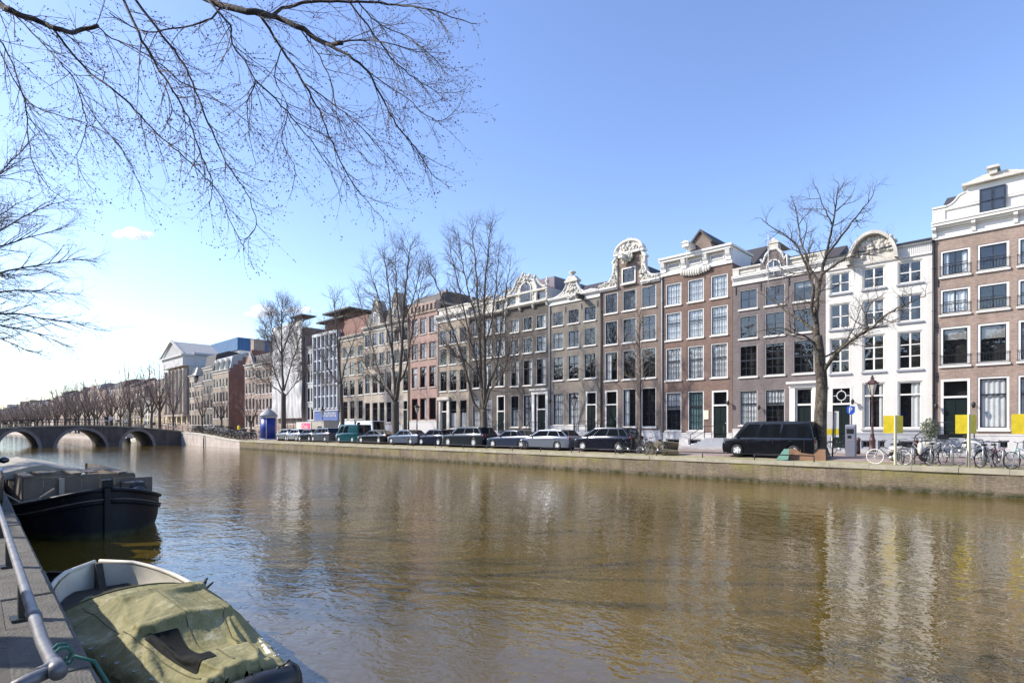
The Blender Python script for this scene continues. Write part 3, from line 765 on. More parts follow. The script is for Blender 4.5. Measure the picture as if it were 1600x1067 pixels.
h = House('plain tan brick house just past the right edge of the picture', 1664.4, 1800)
for r_ in range(4):
    for i in range(3): c = h.W*(i+.5)/3; h.win(c-.6, c+.6, 1.3+r_*3.1, 3.4+r_*3.1-.25*r_, nx=2, nz=3, fw=.07)
h.wall(WALLS['tan'], 13.6, .9, PLINTH); h.cornice(13.5, 14.2, proj=.4); h.roof(2.5, z=14)
# ---- B: white painted house
h = House('white painted house with a big semicircular gable over its middle bay', 1290, 1456.7)
B = [(1296.5,1329),(1347.5,1383),(1402.5,1441.5)]; R_ = [(407,442.5),(459,502.5),(517,577),(595,670)]
GST = dict(frame=STONE_F, sash=WHITE, fw=.07, sw=.06, mb_=.03, sillm=BLUESTONE) if 'STONE_F' in globals() else dict(frame=WHITE2, sash=WHITE, fw=.06, sw=.06, mb_=.028, sillm=BLUESTONE)
h.grid(B, R_, 1422, [dict(GST, nx=2, nz=2), dict(GST, nx=2, nz=2), dict(GST, nx=2, nz=3), dict(GST, nx=1, nz=1, hmid=.74)], skip={(3,0)},
       curt=['none','none','none','none','blind','none','none','none','none','side','right'])
h.door(1298, 1331, 604, 631, 700, 1315, fan='oval')
for a, b in ((1346,1362),(1372,1384),(1404,1441)): h.win(h.x(a), h.x(b), .12, .62, nx=2, nz=1, plinth=True, sill=False, frame=BLUESTONE)
zc = h.z(1455, 396); zt = h.z(1455, 375)
h.wall(WALLS['white'], zc+.02, h.z(1422, 676), BLUESTONE)
mb = MB(); mb.box(.004, h.W-.004, -.10, .3, zc, zc+.10); mb.box(.004, h.W-.004, -.04, .3, zc+.101, zt-.14)
n = 60
for i in range(n):
    x = .02+(h.W-.06)*i/n; mb.box(x, x+.055, -.075, -.041, zc+.12, zt-.16)
mb.box(.004, h.W-.004, -.22, .4, zt-.139, zt-.05); mb.box(.004, h.W-.004, -.30, .42, zt-.049, zt+.04, 1); mb.build('cornice', [WHITE, DARK], h.root)
x0, x1 = h.x(1326), h.x(1406); cx = (x0+x1)/2; a = (x1-x0)/2; zb = zc+.0; hgt = h.z(1368, 363)-zb
arc = [(cx+a*math.cos(t), zb+hgt*math.sin(t)) for t in [math.pi*k/20 for k in range(21)]]
inn = [(cx+(a-.2)*math.cos(t), zb+.05+(hgt-.25)*math.sin(t)) for t in [math.pi*k/20 for k in range(21)]]
mb = MB(); mb.prism(inn, -.12, .3); o = mb.build('gable', WHITE2, h.root, fix=True)
mb = MB()
for k in range(20):
    A, B2, C, D = arc[k], arc[k+1], inn[k+1], inn[k]
    mb.add([(p[0],-.62,p[1]) for p in (A,B2,C,D)]+[(p[0],.32,p[1]) for p in (A,B2,C,D)], [(3,2,1,0),(0,1,5,4),(2,3,7,6),(4,5,6,7)])
mb.build('gable_moulding', WHITE2, o, fix=True)
h.ornament([(1352,392,.42,.45),(1366,385,.5,.55),(1381,380,.5,.5),(1393,382,.3,.35),(1340,398,.3,.25)], WHITE2, y=-.18, parent=o, n=22)
h.shutters_lamp(1334, 628)
h.roof(2.5, z=zc)

MAUVEF = plain('putty_frame', (.42,.39,.36), .6, var=.06)
# ---- C: mauve-grey house
h = House('dark mauve brick house with a small arched dormer behind the nearest tree', 1145, 1289.7)
B = [(1155,1183.5),(1195,1226.5),(1239,1272.5)]; R_ = [(445,476.5),(487,524),(535,586),(607.5,664)]
s = dict(nx=3, nz=4, fw=.06, sw=.05, mb_=.016, frame=MAUVEF)
h.grid(B, R_, 1211, [dict(s, nx=2, nz=2), dict(s, nx=2, nz=2), dict(s, hmid=.52), dict(s, nz=5, hmid=.62)], skip={(3,2)}, curt=['none','none','blind','none','none','none','none','none','none','full','top'])
h.door(1243, 1270, 606, 632, 688, 1257, fw=.10)
zc = h.z(1149, 447); z1 = h.z(1149, 433)
h.wall(WALLS['mauve'], zc+.02, h.z(1211, 670), PLINTH)
h.cornice(zc, z1, proj=.3)
zt = h.z(1150, 420)
mb = MB(); mb.box(.004, h.W-.004, .02, .35, z1, zt-.12); mb.box(.004, h.W-.004, -.12, .4, zt-.119, zt)
for a in (.03, h.W-.5): mb.box(a, a+.46, -.10, .3, z1+.001, zt-.121); 
for a, b in ((h.x(1157), h.x(1180)), (h.x(1238), h.x(1276))): mb.box(a, b, -.03, .02, z1+.2, zt-.3)
mb.build('attic', WHITE2, h.root)
cx, a = h.x(1210), (h.x(1231)-h.x(1188))/2; zt2 = h.z(1210, 389)
Q = [(cx-a,z1+.01),(cx+a,z1+.01),(cx+a*.95,z1+.9),(cx+a*.8,zt2-.9),(cx+a*.55,zt2-.35),(cx+a*.25,zt2-.05),(cx-a*.25,zt2-.05),(cx-a*.55,zt2-.35),(cx-a*.8,zt2-.9),(cx-a*.95,z1+.9)]
o = h.gable(Q, -.14, 2.0, WALLS['mauve'], WHITE, .09, open_=True)
mb = MB(); mb.box(cx-.3, cx+.3, -.2, .4, zt2-.05, zt2+.35); mb.prism([(cx-.42,zt2+.351),(cx+.42,zt2+.351),(cx,zt2+.75)], -.25, 2.2); mb.build('gable_cap', WHITE2, o)
w0, w1, zz0, zz1 = h.x(1199.5), h.x(1221), h.z(1210, 431), h.z(1210, 407); wc = (w0+w1)/2; r = (w1-w0)/2
prof = [(-r,0),(r,0)]+[(r*math.cos(t), zz1-zz0-r+r*math.sin(t)) for t in [math.pi*k/10 for k in range(11)]]
mb = MB(); mb.prism(prof, -.19, -.141, 1); mb.path([(x,-.19,z) for x, z in prof[1:]+[prof[0], prof[1]]], .05, 5); mb.box(-.025, .025, -.21, -.191, 0, zz1-zz0); mb.box(-r, r, -.21, -.191, .55, .6)
w_ = mb.build('window', [WHITE, SASH], o, (wc, 0, zz0)); mb = MB(); mb.poly([(x,-.2,z) for x, z in prof]); mb.build('pane', GLASS, w_)
mb = MB(); mb.path([(cx-.1,-.9,zc-.8),(cx-.1,-.9,zt2+.9)], .025, 6); mb.path([(cx-.1,-.9,zc-.6),(cx-.1,0,zc-.9)], .02, 5); mb.build('flagpole', WHITE, h.root)
x0, x1 = h.x(1234.5), h.x(1279); zb = h.z(1257, 606)+.02; ze = h.z(1257, 596)
mb = MB(); mb.box(x0, x0+.36, -.16, -.061, 0, zb); mb.box(x1-.36, x1, -.16, -.061, 0, zb); mb.box(x0-.02, x1+.02, -.20, -.021, zb+.001, ze-.15); mb.box(x0-.14, x1+.14, -.42, -.021, ze-.149, ze); mb.build('door_surround', WHITE, h.root)
h.steps(2, 1.7, rail=False); h.shutters_lamp(1188, 637)
h.anchors([(1150,455),(1189,448),(1233,440)])
h.roof(3, z=zc)

# ---- D: red brick house
h = House('red brick house with white curtained windows and a tall panelled white attic', 1033, 1144.7)
B = [(1040,1064.5),(1074.5,1099.5),(1110.5,1137)]; R_ = [(436,471),(483,527.5),(540,592),(611,673)]
s = dict(nx=3, nz=4, fw=.075, sw=.045, mb_=.016)
h.grid(B, R_, 1087, [dict(s, nz=3), dict(s, nz=4, hmid=.62), dict(s, nz=5, hmid=.6), dict(s, nz=5, hmid=.64)], skip={(3,2)}, curt=['full']*9+['top','teal'])
h.door(1112.5, 1138, 610, 633, 684, 1125, fw=.12)
for a, b in ((1041,1062),(1076,1096)): h.win(h.x(a), h.x(b), .1, .55, nx=2, nz=1, plinth=True, sill=False)
zc = h.z(1033, 433.5); zt = h.z(1033, 407)
h.wall(WALLS['red'], zc+.02, h.z(1087, 676), PLINTH)
mb = MB(); W = h.W
mb.box(.004, W-.004, -.10, 3.5, zc, zc+.28); mb.box(.004, W-.004, .02, 3.5, zc+.281, zt-.34); mb.box(.004, W-.004, -.40, 3.6, zt-.339, zt-.15); mb.box(.004, W+.12, -.5, 3.7, zt-.149, zt, 0)
for i in range(4):
    x = .03+(W-.55)*i/3; mb.box(x, x+.46, -.16, .02, zc+.281, zt-.341); mb.prism([(-.161,zc+.5),(-.28,zc+.7),(-.38,zt-.345),(-.161,zt-.345)], x+.06, x+.40, axis='x')
for i in range(3):
    x = .62+(W-.55)*i/3; wd = (W-.55)/3-.72; mb.box(x, x+wd, -.05, .02, zc+.5, zc+.56); mb.box(x, x+wd, -.05, .02, zt-.56, zt-.50)
    mb.box(x, x+.06, -.05, .02, zc+.561, zt-.561); mb.box(x+wd-.06, x+wd, -.05, .02, zc+.561, zt-.561); mb.box(x+.061, x+wd-.061, .005, .019, zc+.561, zt-.561, 1)
mb.build('attic', [WHITE, CURT2], h.root)
mb = MB(); x0, x1 = h.x(1065), h.x(1111)
for i in range(12):
    x = x0+(x1-x0)*(i+.5)/12; q = math.sin(math.pi*(i+.5)/12); mb.lump((x, -.16, zc-.02-.12*q), (.13, .1, .22+.1*q))
mb.build('garland', WHITE2, h.root)
cx = h.x(1094); mb = MB(); Q = [(cx-.95,zt),(cx+.95,zt),(cx+.75,zt+.75),(cx,zt+1.5),(cx-.75,zt+.75)]
mb.prism(Q, .1, 5); o = mb.build('dormer', WALLS['brown'], h.root); mb = MB(); mb.prism([(cx+.9,zt+.55),(cx+1.0,zt+.66),(cx,zt+1.75),(cx-1.0,zt+.66),(cx-.9,zt+.55),(cx,zt+1.55)], -.05, 5.1); mb.build('dormer_roof', TILE, o, fix=True)
h.hoist(1081, 387.5, WHITE, out=1.1, w=.26)
mb = MB(); mb.path([(h.x(1082),-.9,zc+.2),(h.x(1082),-.9,zt+.35)], .03, 6); mb.build('flagpole', WHITE, h.root)
h.steps(4, 1.5, side=-1); h.shutters_lamp(1140, 630)
mb = MB(); x = h.x(1103.5); mb.box(x-.2, x+.2, -.05, .01, h.z(1103, 655), h.z(1103, 641)); mb.build('wall_plaque', CREAM, h.root)
h.roof(2.5, z=zc+.5, y0=3.8); h.pipe(1035)

# ---- E: neck gable house
h = House('brown brick house with a tall white carved neck gable', 938.3, 1032.7)
B = [(944.8,965),(972.5,994),(1002,1025)]; R_ = [(452.5,485),(497,535),(546.5,592.5),(607,667)]
s = dict(nx=2, nz=3, fw=.06, sw=.05, mb_=.018)
h.grid(B, R_, 983, [dict(s, nz=2, nx=2), dict(s, nz=3), dict(s, nz=3), dict(s, nz=3, nx=2)], skip={(3,0)}, curt=['none','none','none','none','none','none','left','none','none','left','none'])
h.door(945.8, 965.2, 610, 632, 672, 955)
zc = h.z(983, 445.5)
h.wall(WALLS['brown'], zc, h.z(983, 672), PLINTH)
xl, xr = h.x(965.5), h.x(1003); cx = (xl+xr)/2; zn = h.z(984, 393.5)
o = h.gable([(xl,zc-.02),(xr,zc-.02),(xr,zn),(xl,zn)], -.004, .45, WALLS['brown'], None, open_=True)
w0, w1 = h.x(972.5), h.x(994)
nw = h.win(w0, w1, h.z(983, 443), h.z(983, 418), nx=1, nz=1, fw=.10); h.ops.pop(); nw.location.y = -.10
mb = MB(); a = (w1-w0)/2; mb.box(-a+.02, a-.02, .078, .094, .02, h.z(983, 418)-h.z(983, 443)-.02); mb.build('backing', INSIDE, nw)
mb = MB(); n = 16; a = (xr-xl)/2+.18; hp = h.z(984, 376.5)-zn
Q = [(cx+a*math.cos(math.pi*k/n), zn+hp*math.sin(math.pi*k/n)) for k in range(n+1)]; mb.prism(Q, -.16, .4); mb.build('pediment', WHITE2, o, fix=True)
mb = MB(); mb.path([(x,-.2,z) for x, z in Q], .12, 7); mb.box(cx-a-.1, cx+a+.1, -.28, .4, zn-.18, zn-.001); mb.build('gable_moulding', WHITE, o)
h.ornament([(984,387,.75,.4),(977,390,.3,.22),(993,388,.3,.25),(984,376,.3,.22),(965,396,.16,.18),(1003,388,.2,.2)], WHITE2, y=-.22, parent=o, n=16)
h.ornament([(983,403,.55,.4),(980,408,.35,.3),(987,400,.4,.3)], WHITE2, y=-.30, parent=o, n=16, flat=1.0)
for sg in (-1, 1):
    bx = xl if sg < 0 else xr; wd = (xl-.02) if sg < 0 else (h.W-xr-.02)
    S = [(0,0),(wd,0),(wd,.34),(wd*.72,.36),(wd*.5,.5),(wd*.3,.95),(wd*.2,1.6),(wd*.18,2.5),(wd*.28,2.62),(0,3.2)]
    S = [(bx+sg*p, zc+.12+q*(zn-zc)/3.6) for p, q in S]
    mb = MB(); mb.prism(S, -.10, .35); mb.build('scroll', WHITE2, o, fix=True)
    mb = MB(); mb.path([(p,-.12,q) for p, q in S[2:]], .09, 6); mb.build('scroll_moulding', WHITE, o)
h.ornament([(960,438,.25,.5),(951,445,.5,.25),(942,449,.5,.2),(1007,428,.3,.5),(1015,436,.5,.3),(1026,433,.55,.22),(963,415,.14,.8),(1005.5,405,.14,.8)], WHITE2, y=-.2, parent=o, n=15)
mb = MB()
for a, b in ((.004, xl), (xr, h.W-.004)): mb.box(a, b, -.28, .3, zc-.02, zc+.12); mb.box(a, b, -.16, .3, zc-.16, zc-.021)
mb.build('cornice', WHITE, h.root)
h.hoist(979, 404, WHITE, out=1.0, w=.2); h.pipe(940.3, IRON)
h.anchors([(1022,520)])
h.steps(3, 1.4, side=-1)
mb = MB(); mb.prism([(.6,zc),(h.W-.6,zc),(cx,zn-.6)], .5, 10.5); mb.build('roof', TILE, h.root)

# ---- F: tan bell gable
h = House('grey tan brick house with a low white bell gable behind the lamp post', 857.7, 938)
B = [(863.6,880),(887.5,904.7),(912.5,931.2)]; R_ = [(483,505),(516,542.5),(555,592.5),(613,663.5)]
s = dict(nx=2, nz=2, fw=.045, sw=.055, mb_=.02)
h.grid(B, R_, 896, [s, s, dict(s, nz=3, hmid=.66), dict(s, nz=4)], skip={(3,2)}, curt=['none','none','none','blind','none','none','none','none','none','full','full'])
h.door(915.5, 932.5, 611.7, 632, 674, 924)
zc = h.z(858, 479); z1 = h.z(858, 468)
h.wall(WALLS['tan'], zc+.02, h.z(896, 664), PLINTH)
h.cornice(zc, z1, proj=.32, dent=False)
Q = [(862,470),(932,452),(926,452),(914,456),(908,453),(903,445),(901,438),(887,441),(885,449),(880,458),(872,464),(866,467)]
o = h.gable(Q, -.08, .35, WHITE2, WHITE, .09)
h.ornament([(894,458,.7,.5),(884,463,.5,.3),(906,458,.5,.35),(894,449,.5,.35)], WHITE2, y=-.16, parent=o, n=18)
mb = MB(); cx = h.x(894); z = h.z(894, 441)
mb.box(cx-.75, cx+.75, -.25, .4, z, z+.18); mb.prism([(cx-.7,z+.181),(cx+.7,z+.181),(cx+.35,z+.55),(cx-.35,z+.55)], -.2, .35); mb.lathe([(.2,z+.55),(.14,z+.7),(.32,z+.85),(.34,z+.95),(.1,z+1.05),(.02,z+1.15)], (cx,.05,0), 10); mb.build('gable_cap', WHITE2, o)
h.hoist(912, 466, DARK, out=1.0, w=.12); h.pipe(859.3)
h.anchors([(861,488),(884,484),(909,479),(934,474)])
h.steps(3, 1.3, side=-1); h.shutters_lamp(862, 627)
h.roof(3, z=zc)

# ---- G + H: dark double house
def darkhouse(label, p0, p1, B, R_, xref, doorpx, zcl, dz, big, curt):
    h = House(label, p0, p1)
    s = dict(nx=2, nz=2, fw=.05, sw=.05, mb_=.018)
    h.grid(B, R_, xref, [s, s, dict(s, nz=3, hmid=.66), dict(s, nz=4, hmid=.6)], skip={(3, doorpx[5])}, curt=curt)
    h.door(*doorpx[:5], xref)
    zc = h.z(p1, zcl); z1 = zc+.30; z2 = zc+1.45
    h.wall(WALLS['dark'], zc+.02, .72, PLINTH)
    mb = MB(); W = h.W
    mb.box(.004, W-.004, -.38, .3, zc+.12, z1); mb.box(.004, W-.004, -.22, .3, zc, zc+.119); mb.box(.004, W-.004, .0, 7, z1+.001, z2-.2); mb.box(.004, W-.004, -.3, 7, z2-.199, z2); mb.build('attic', WHITE2, h.root)
    for k in range(4):
        x = .1+(W-.2)*k/3; mb = MB(); mb.prism([(-.05,zc-.35),(-.2,zc-.3),(-.34,zc),(-.05,zc)], x-.1, x+.1, axis='x'); mb.lump((x,-.12,z1+.35), (.16,.14,.4)); mb.lump((x,-.14,z1+.8), (.2,.16,.2)); mb.build('console', WHITE2, h.root)
    for k in (0, 1, 2):
        if big and k == 1: continue
        x = W*(k+.5)/3; a = W*.11; mb = MB(); mb.box(-a, a, -.03, -.001, 0, .62); mb.box(-a+.06, a-.06, -.045, -.031, .06, .56, 1); w_ = mb.build('window', [WHITE, SASH], h.root, (x, 0, z1+.15))
        mb = MB(); mb.quad((-a+.06,-.05,.06),(a-.06,-.05,.06),(a-.06,-.05,.56),(-a+.06,-.05,.56)); mb.build('pane', GLASS, w_)
    cx = W/2; r = W*.17; zt = z2+(1.15 if big else .35)
    Q = [(cx-r*1.5,z1),(cx+r*1.5,z1),(cx+r*1.5,z2+.2),(cx+r*1.1,zt-.2),(cx+r*.5,zt),(cx-r*.5,zt),(cx-r*1.1,zt-.2),(cx-r*1.5,z2+.2)]
    o = h.gable(Q, -.2, .5, WHITE2, WHITE, .10, open_=True)
    if big:
        pr = [(-r*.75,0),(r*.75,0)]+[(r*.75*math.cos(t), 1.25+r*.75*math.sin(t)) for t in [math.pi*k/10 for k in range(11)]]
        mb = MB(); mb.prism(pr, -.25, -.201, 1); mb.path([(x,-.25,z) for x, z in pr[1:]], .07, 5); w_ = mb.build('window', [WHITE, SASH], o, (cx, 0, z1+.1)); mb = MB(); mb.poly([(x,-.265,z) for x, z in pr]); mb.build('pane', GLASS, w_)
    mb = MB()
    for k in range(46 if big else 18):
        q = h.r.gauss(0, .5); x = cx+q*r*1.6; z = zt+(.75 if big else .2)*math.exp(-q*q*2)*h.r.uniform(-.4, 1); rr = h.r.uniform(.08, .2); mb.lump((x, -.25+h.r.uniform(-.1,.1), z), (rr, rr*.8, rr*1.2))
    for sg in (-1, 1):
        for k in range(12):
            t = k/11; mb.lump((cx+sg*(r*1.5+t*(W/2-r*1.5-.3)), -.15, z2+.12+(1-t)**2*.9*(1 if big else .4)), (.16, .14, .16))
    mb.build('ornament', WHITE2, o)
    for x in (.28, W-.28):
        mb = MB(); mb.lathe([(.16,0),(.16,.2),(.06,.3),(.2,.55),(.22,.75),(.08,.85),(.1,.95),(.02,1.15)], (x,.1,z2), 8); mb.build('urn', WHITE2, o)
    mb = MB(); mb.box(.05, W-.05, .9, 8, z2+.001, z2+(1.25 if big else .5)); mb.build('roof', plain('slate_'+label[:4], (.17,.14,.17), .6, var=.15), h.root)
    h.steps(3, 1.3, side=-1 if big else 1)
    return h
g = darkhouse('dark brown brick house with an arched attic window under a crested white gable', 792.7, 857.4, [(797.5,810.5),(817,831.5),(837.5,853)],
    [(495,516),(527,551.5),(562,602),(616.5,667)], 824, (838.5,853.5,616,640,674,2), 472, 0, True, ['full','none','right','none','none','right','right','right','right','greyhalf','grey'])
x0, x1 = g.x(832.8), g.x(858); zb = g.z(845, 616)+.02; ze = g.z(845, 608); mb = MB()
mb.box(x0, x0+.3, -.2, -.061, 0, zb); mb.box(x1-.32, x1-.02, -.2, -.061, 0, zb); mb.box(x0-.03, x1-.0, -.25, -.02, zb+.001, ze-.12); mb.box(x0-.15, x1-.0, -.42, -.02, ze-.119, ze+.03); mb.build('door_surround', WHITE, g.root)
darkhouse('dark brown brick house with a plain low white attic behind the forked tree', 733, 792.4, [(738,749),(756,768),(774,788.5)],
    [(499,523),(532,559),(570,605),(621,667)], 762, (776.5,789,619,643,672,2), 487.5, 0, False, ['none','full','side','none','side','right','none','left','side','full','full'])

# ---- I: sand coloured
h = House('sand coloured narrow house with hooded white cornice beside the pink house', 683.3, 732.7)
B = [(687.3,698),(702,713.2),(718,729.3)]; R_ = [(514,537),(543,569),(578.5,610.5),(625.5,669)]
s = dict(nx=2, nz=2, fw=.045, sw=.055, mb_=.02)
h.grid(B, R_, 707, [s, s, dict(s, hmid=.7), dict(s, nx=1, nz=1, hmid=.66)], skip={(3,0)}, curt=['none','none','none','none','none','none','none','none','none','lower','lower'])
h.door(689.5, 699, 625, 643, 673, 694)
zc = h.z(683.3, 506); z1 = h.z(683.3, 495)
h.wall(WALLS['sand'], zc+.02, .65, PLINTH); h.cornice(zc, z1, proj=.5, brackets=4)
mb = MB(); mb.box(.2, h.W-.2, .1, 5, z1, z1+.7); mb.box(.1, h.W-.1, .0, 5.1, z1+.701, z1+.85); mb.build('attic', WHITE2, h.root)
mb = MB(); x0, x1 = h.x(687), h.x(703); zb = h.z(694, 625); mb.box(x0, x0+.3, -.16, -.061, 0, zb); mb.box(x1-.3, x1, -.16, -.061, 0, zb); mb.box(x0-.1, x1+.1, -.3, -.061, zb+.001, zb+.35); mb.build('door_surround', WHITE2, h.root)
h.roof(2, z=z1+.3, y0=5.2); h.pipe(685)

# ---- J: pink house
h = House('salmon pink brick house with dark red sashes and a broken dark roof', 639.5, 683)
B = [(643.3,652.5),(656.3,666.3),(670.5,681)]; R_ = [(496.5,522),(536,561),(573,605.5),(622,656)]
RED = plain('oxblood_paint', (.085,.02,.016), .5, var=.1)
s = dict(frame=RED, sash=RED, nx=2, nz=2, fw=.07, sw=.05, sillm=WHITE2)
h.grid(B, R_, 661, [s, s, dict(s, nx=1, nz=1, hmid=.7), dict(s, nx=1, nz=1)], curt=['full','right','right','none','right','none'])
zc = h.z(661, 490)
for a, b in ((644,653),(657,666),(671,680)): h.win(h.x(a), h.x(b), .15, .8, nx=1, nz=1, plinth=True, sill=False)
h.wall(WALLS['pink'], zc+.02, h.z(661, 657.5), PLINTH)
mb = MB(); z2 = h.z(661, 474); mb.box(.1, h.W-.1, -.12, .6, zc, zc+.22); mb.box(.1, h.W-.1, -.02, .6, zc+.221, z2-.3); mb.box(.0, h.W-.05, -.2, 5, z2-.299, z2)
for k in range(7): x = .3+(h.W-.9)*k/6; mb.box(x, x+.3, -.2, -.021, zc+.3, z2-.31)
mb.build('cornice', WALLS['rose'], h.root)
h.roof(1.4, TILE, z=z2, kind='mansard', y0=.4); h.chimney(h.W-1.0, 2, z2, 1.2, 1.6, 1.0, WALLS['pink'])
mb = MB(); mb.path([(-.05,-.12,.1),(-.05,-.12,zc+.3)], .07, 6); mb.build('drainpipe', RED, h.root)

# ---- K: pale stone wide house with two white dormers
h = House('wide pale stone house with two ornate white dormers behind the tall double stem tree', 568.3, 639.2)
B = [(570,578),(581.5,590),(592.5,600.5),(603.5,611.3),(615.5,623.5),(629.5,637.3)]; R_ = [(520.5,540.5),(552,572.5),(583.5,614.5),(628.5,660)]
s = dict(nx=2, nz=2, fw=.05, sw=.06, mb_=.02)
h.grid(B, R_, 586, [s, s, dict(s, hmid=.7), dict(s, hmid=.7, nx=1, nz=1)], skip={(3,5)}, curt=['none']*9+['blind','none','none','grey'])
h.door(629.5, 637.3, 625, 640, 672, 633, frame=WHITE2)
zc = h.z(586, 517.5); z1 = h.z(586, 509)
for a, b in ((571,578),(582,590),(593,600),(604,611)): h.win(h.x(a), h.x(b), .12, .62, nx=1, nz=1, plinth=True, sill=False)
h.wall(WALLS['pale'], zc+.02, h.z(586, 664), PLINTH); h.cornice(zc, z1, WHITE2, proj=.45)
h.roof(2.6, TILE, z=z1, kind='mansard')
for px, yt in ((588, 468), (619, 456)):
    cx = h.x(px); a = 1.1; zt = h.z(px, yt); zm = z1+(zt-z1)*.55
    o = h.gable([(cx-a,z1),(cx+a,z1),(cx+a,z1+(zt-z1)*.2),(cx+a*.62,zm),(cx+a*.6,zm+.5),(cx+a*.25,zt-.1),(cx-a*.25,zt-.1),(cx-a*.6,zm+.5),(cx-a*.62,zm),(cx-a,z1+(zt-z1)*.2)], -.1, 1.2, WALLS['pale'], WHITE2, .09, open_=True, name='dormer')
    mb = MB(); mb.box(-.45, .45, -.16, -.101, 0, 1.4); mb.box(-.36, .36, -.17, -.161, .08, 1.32, 1); w_ = mb.build('window', [WHITE, SASH], o, (cx, 0, z1+.3)); mb = MB(); mb.quad((-.36,-.18,.08),(.36,-.18,.08),(.36,-.18,1.32),(-.36,-.18,1.32)); mb.build('pane', GLASS, w_)
    mb = MB(); mb.lathe([(.2,0),(.1,.2),(.22,.4),(.03,.7)], (cx,.1,zt-.1), 7); mb.build('finial', WHITE2, o)

# ---- L: cream house with a big brown roof
h = House('cream brick house under a rusty brown sloping roof beside the glass fronted office', 530.7, 568)
B = [(536,543),(546.3,554),(559,566.8)]; R_ = [(541,558),(565.5,586),(593.5,618),(626,655)]
s = dict(nx=2, nz=2, fw=.06, sw=.05)
h.grid(B, R_, 550, [s, s, s, dict(s, hmid=.7)], curt=['none','blind','none'])
zc = h.z(550, 531); z1 = h.z(550, 524)
h.wall(WALLS['sand'], zc+.02, .6, PLINTH); h.cornice(zc, z1, WHITE2, proj=.4)
h.roof(3.6, TILER, z=z1, kind='mansard'); h.chimney(h.W-.8, 3, z1+2.6, 1.6)

# ---- M: office with a glass front
h = House('modern blue glass fronted office with white vertical fins and a shop sign', 491.3, 530.4, name='office_building')
FIN = plain('office_fin', (.48,.50,.53), .5, var=.06); BLUEP = plain('shop_blue', (.10,.15,.34), .5, var=.12, scale=1); BLUED = plain('office_spandrel', (.16,.19,.29), .5, var=.12)
fl = [(528,542),(545.5,561),(564.5,579),(582,600),(603,618),(621,637)]
cols = [491.8+(530-491.8)*k/6 for k in range(7)]
h.grid([(cols[k], cols[k+1]) for k in range(6)], fl, 512, dict(frame=FIN, sash=BLUED, nx=1, nz=1, fw=.12, sw=.06, sill=False), curt=['none','none','none','grey','grey','blind'])
zt = h.z(512, 524); h.wall(BLUED, zt, 0)
mb = MB()
for c in cols: x = h.x(c); x = min(max(x, .15), h.W-.15); mb.box(x-.12, x+.12, -.35, -.02, h.z(512, 639), zt)
for a, b in fl+[(638.5, 640)]: z = h.z(512, b+1); mb.box(.004, h.W-.004, -.22, -.021, z-.1, z+.1)
mb.box(.004, h.W-.004, -.4, .3, zt+.001, zt+.45); mb.build('fin_grid', FIN, h.root)
mb = MB(); mb.box(.3, h.W-.3, -.12, -.004, .1, h.z(512, 641)); so_ = mb.build('shop_front', BLUEP, h.root)
mb = MB()
for k in range(7):
    x = h.W*.36+k*.62; mb.box(x, x+.12, -.16, -.121, 3.1, 3.75); mb.box(x+.3, x+.42, -.16, -.121, 3.1, 3.75); mb.box(x+.121, x+.299, -.16, -.121, 3.6 if k%2 else 3.1, 3.75 if k%2 else 3.25)
mb.build('shop_lettering', FIN, so_)
mb = MB(); mb.box(.5, h.W-.2, 1.5, 9, zt+.45, zt+2.3, 0); mb.box(-.2, h.W+.5, .3, 9.5, zt+2.301, zt+2.5, 1); mb.box(.6, h.W+.8, 1.0, 9.5, zt+3.6, zt+3.85, 1); mb.box(1.2, h.W-.3, 2.5, 9, zt+2.501, zt+3.599, 0); mb.build('roof_pavilion', [TILER, TILE], h.root)

# ---- N: narrow grey house and white wrapped building
h = House('narrow rough grey house with a steep red tile roof beside the wrapped building', 478.3, 491)
h.grid([(480,484),(485.5,489.5)], [(552,570),(578,598),(606,628),(636,656)], 485, dict(nx=1, nz=2, fw=.06))
zt = h.z(491, 540); h.wall(WALLS['grey'], zt, .3, STONE); h.roof(2.6, TILER, kind='street'); h.cornice(zt-.3, zt, STONE, proj=.2, dent=False)
h = House('scaffolded building wrapped in billowing white sheeting', 431.8, 478, name='wrapped_building')
zt = h.z(455, 517); h.ops = []; h.wall(WALLS['rose'], zt, 0)
SHEET = plain('white_sheeting', (.52,.51,.50), .8, var=.16, scale=.8)
mb = MB(); nxx, nzz = 48, 36; vs = []; fs = []; zb = 3.0
for j in range(nzz+1):
    for i in range(nxx+1):
        u, v = i/nxx, j/nzz; bay = abs(math.sin(u*math.pi*5)); lift = abs(math.sin(v*math.pi*5))
        vs.append((u*h.W, -.7-.35*bay*lift*(.6+.4*math.sin(u*13+v*7))+.06*math.sin(u*60+v*11), zb+(zt+1.0-zb)*v))
for j in range(nzz):
    for i in range(nxx): fs.append((j*(nxx+1)+i, j*(nxx+1)+i+1, (j+1)*(nxx+1)+i+1, (j+1)*(nxx+1)+i))
mb.add(vs, fs, 0, True); sh = mb.build('sheeting', SHEET, h.root)
mb = MB()
for i in range(6): x = h.W*i/5; mb.path([(x,-.5,0),(x,-.5,zt+1.2)], .04, 5); mb.path([(x,-.05,0),(x,-.05,zt+.9)], .04, 5)
for j in range(7): mb.path([(0,-.5,2+j*2.1),(h.W,-.5,2+j*2.1)], .035, 5)
mb.build('scaffold', GALV, h.root)
mb = MB(); mb.box(h.W*.55, h.W*.9, -.6, .3, zt+1.05, zt+1.25); mb.box(h.W*.6, h.W*.95, -.5, 2, zt+1.9, zt+2.1); mb.box(h.W*.62, h.W*.66, 0, .2, zt+1.25, zt+1.9); mb.box(h.W*.86, h.W*.9, 0, .2, zt+1.25, zt+1.9); mb.build('roof_frame', TILE, h.root)

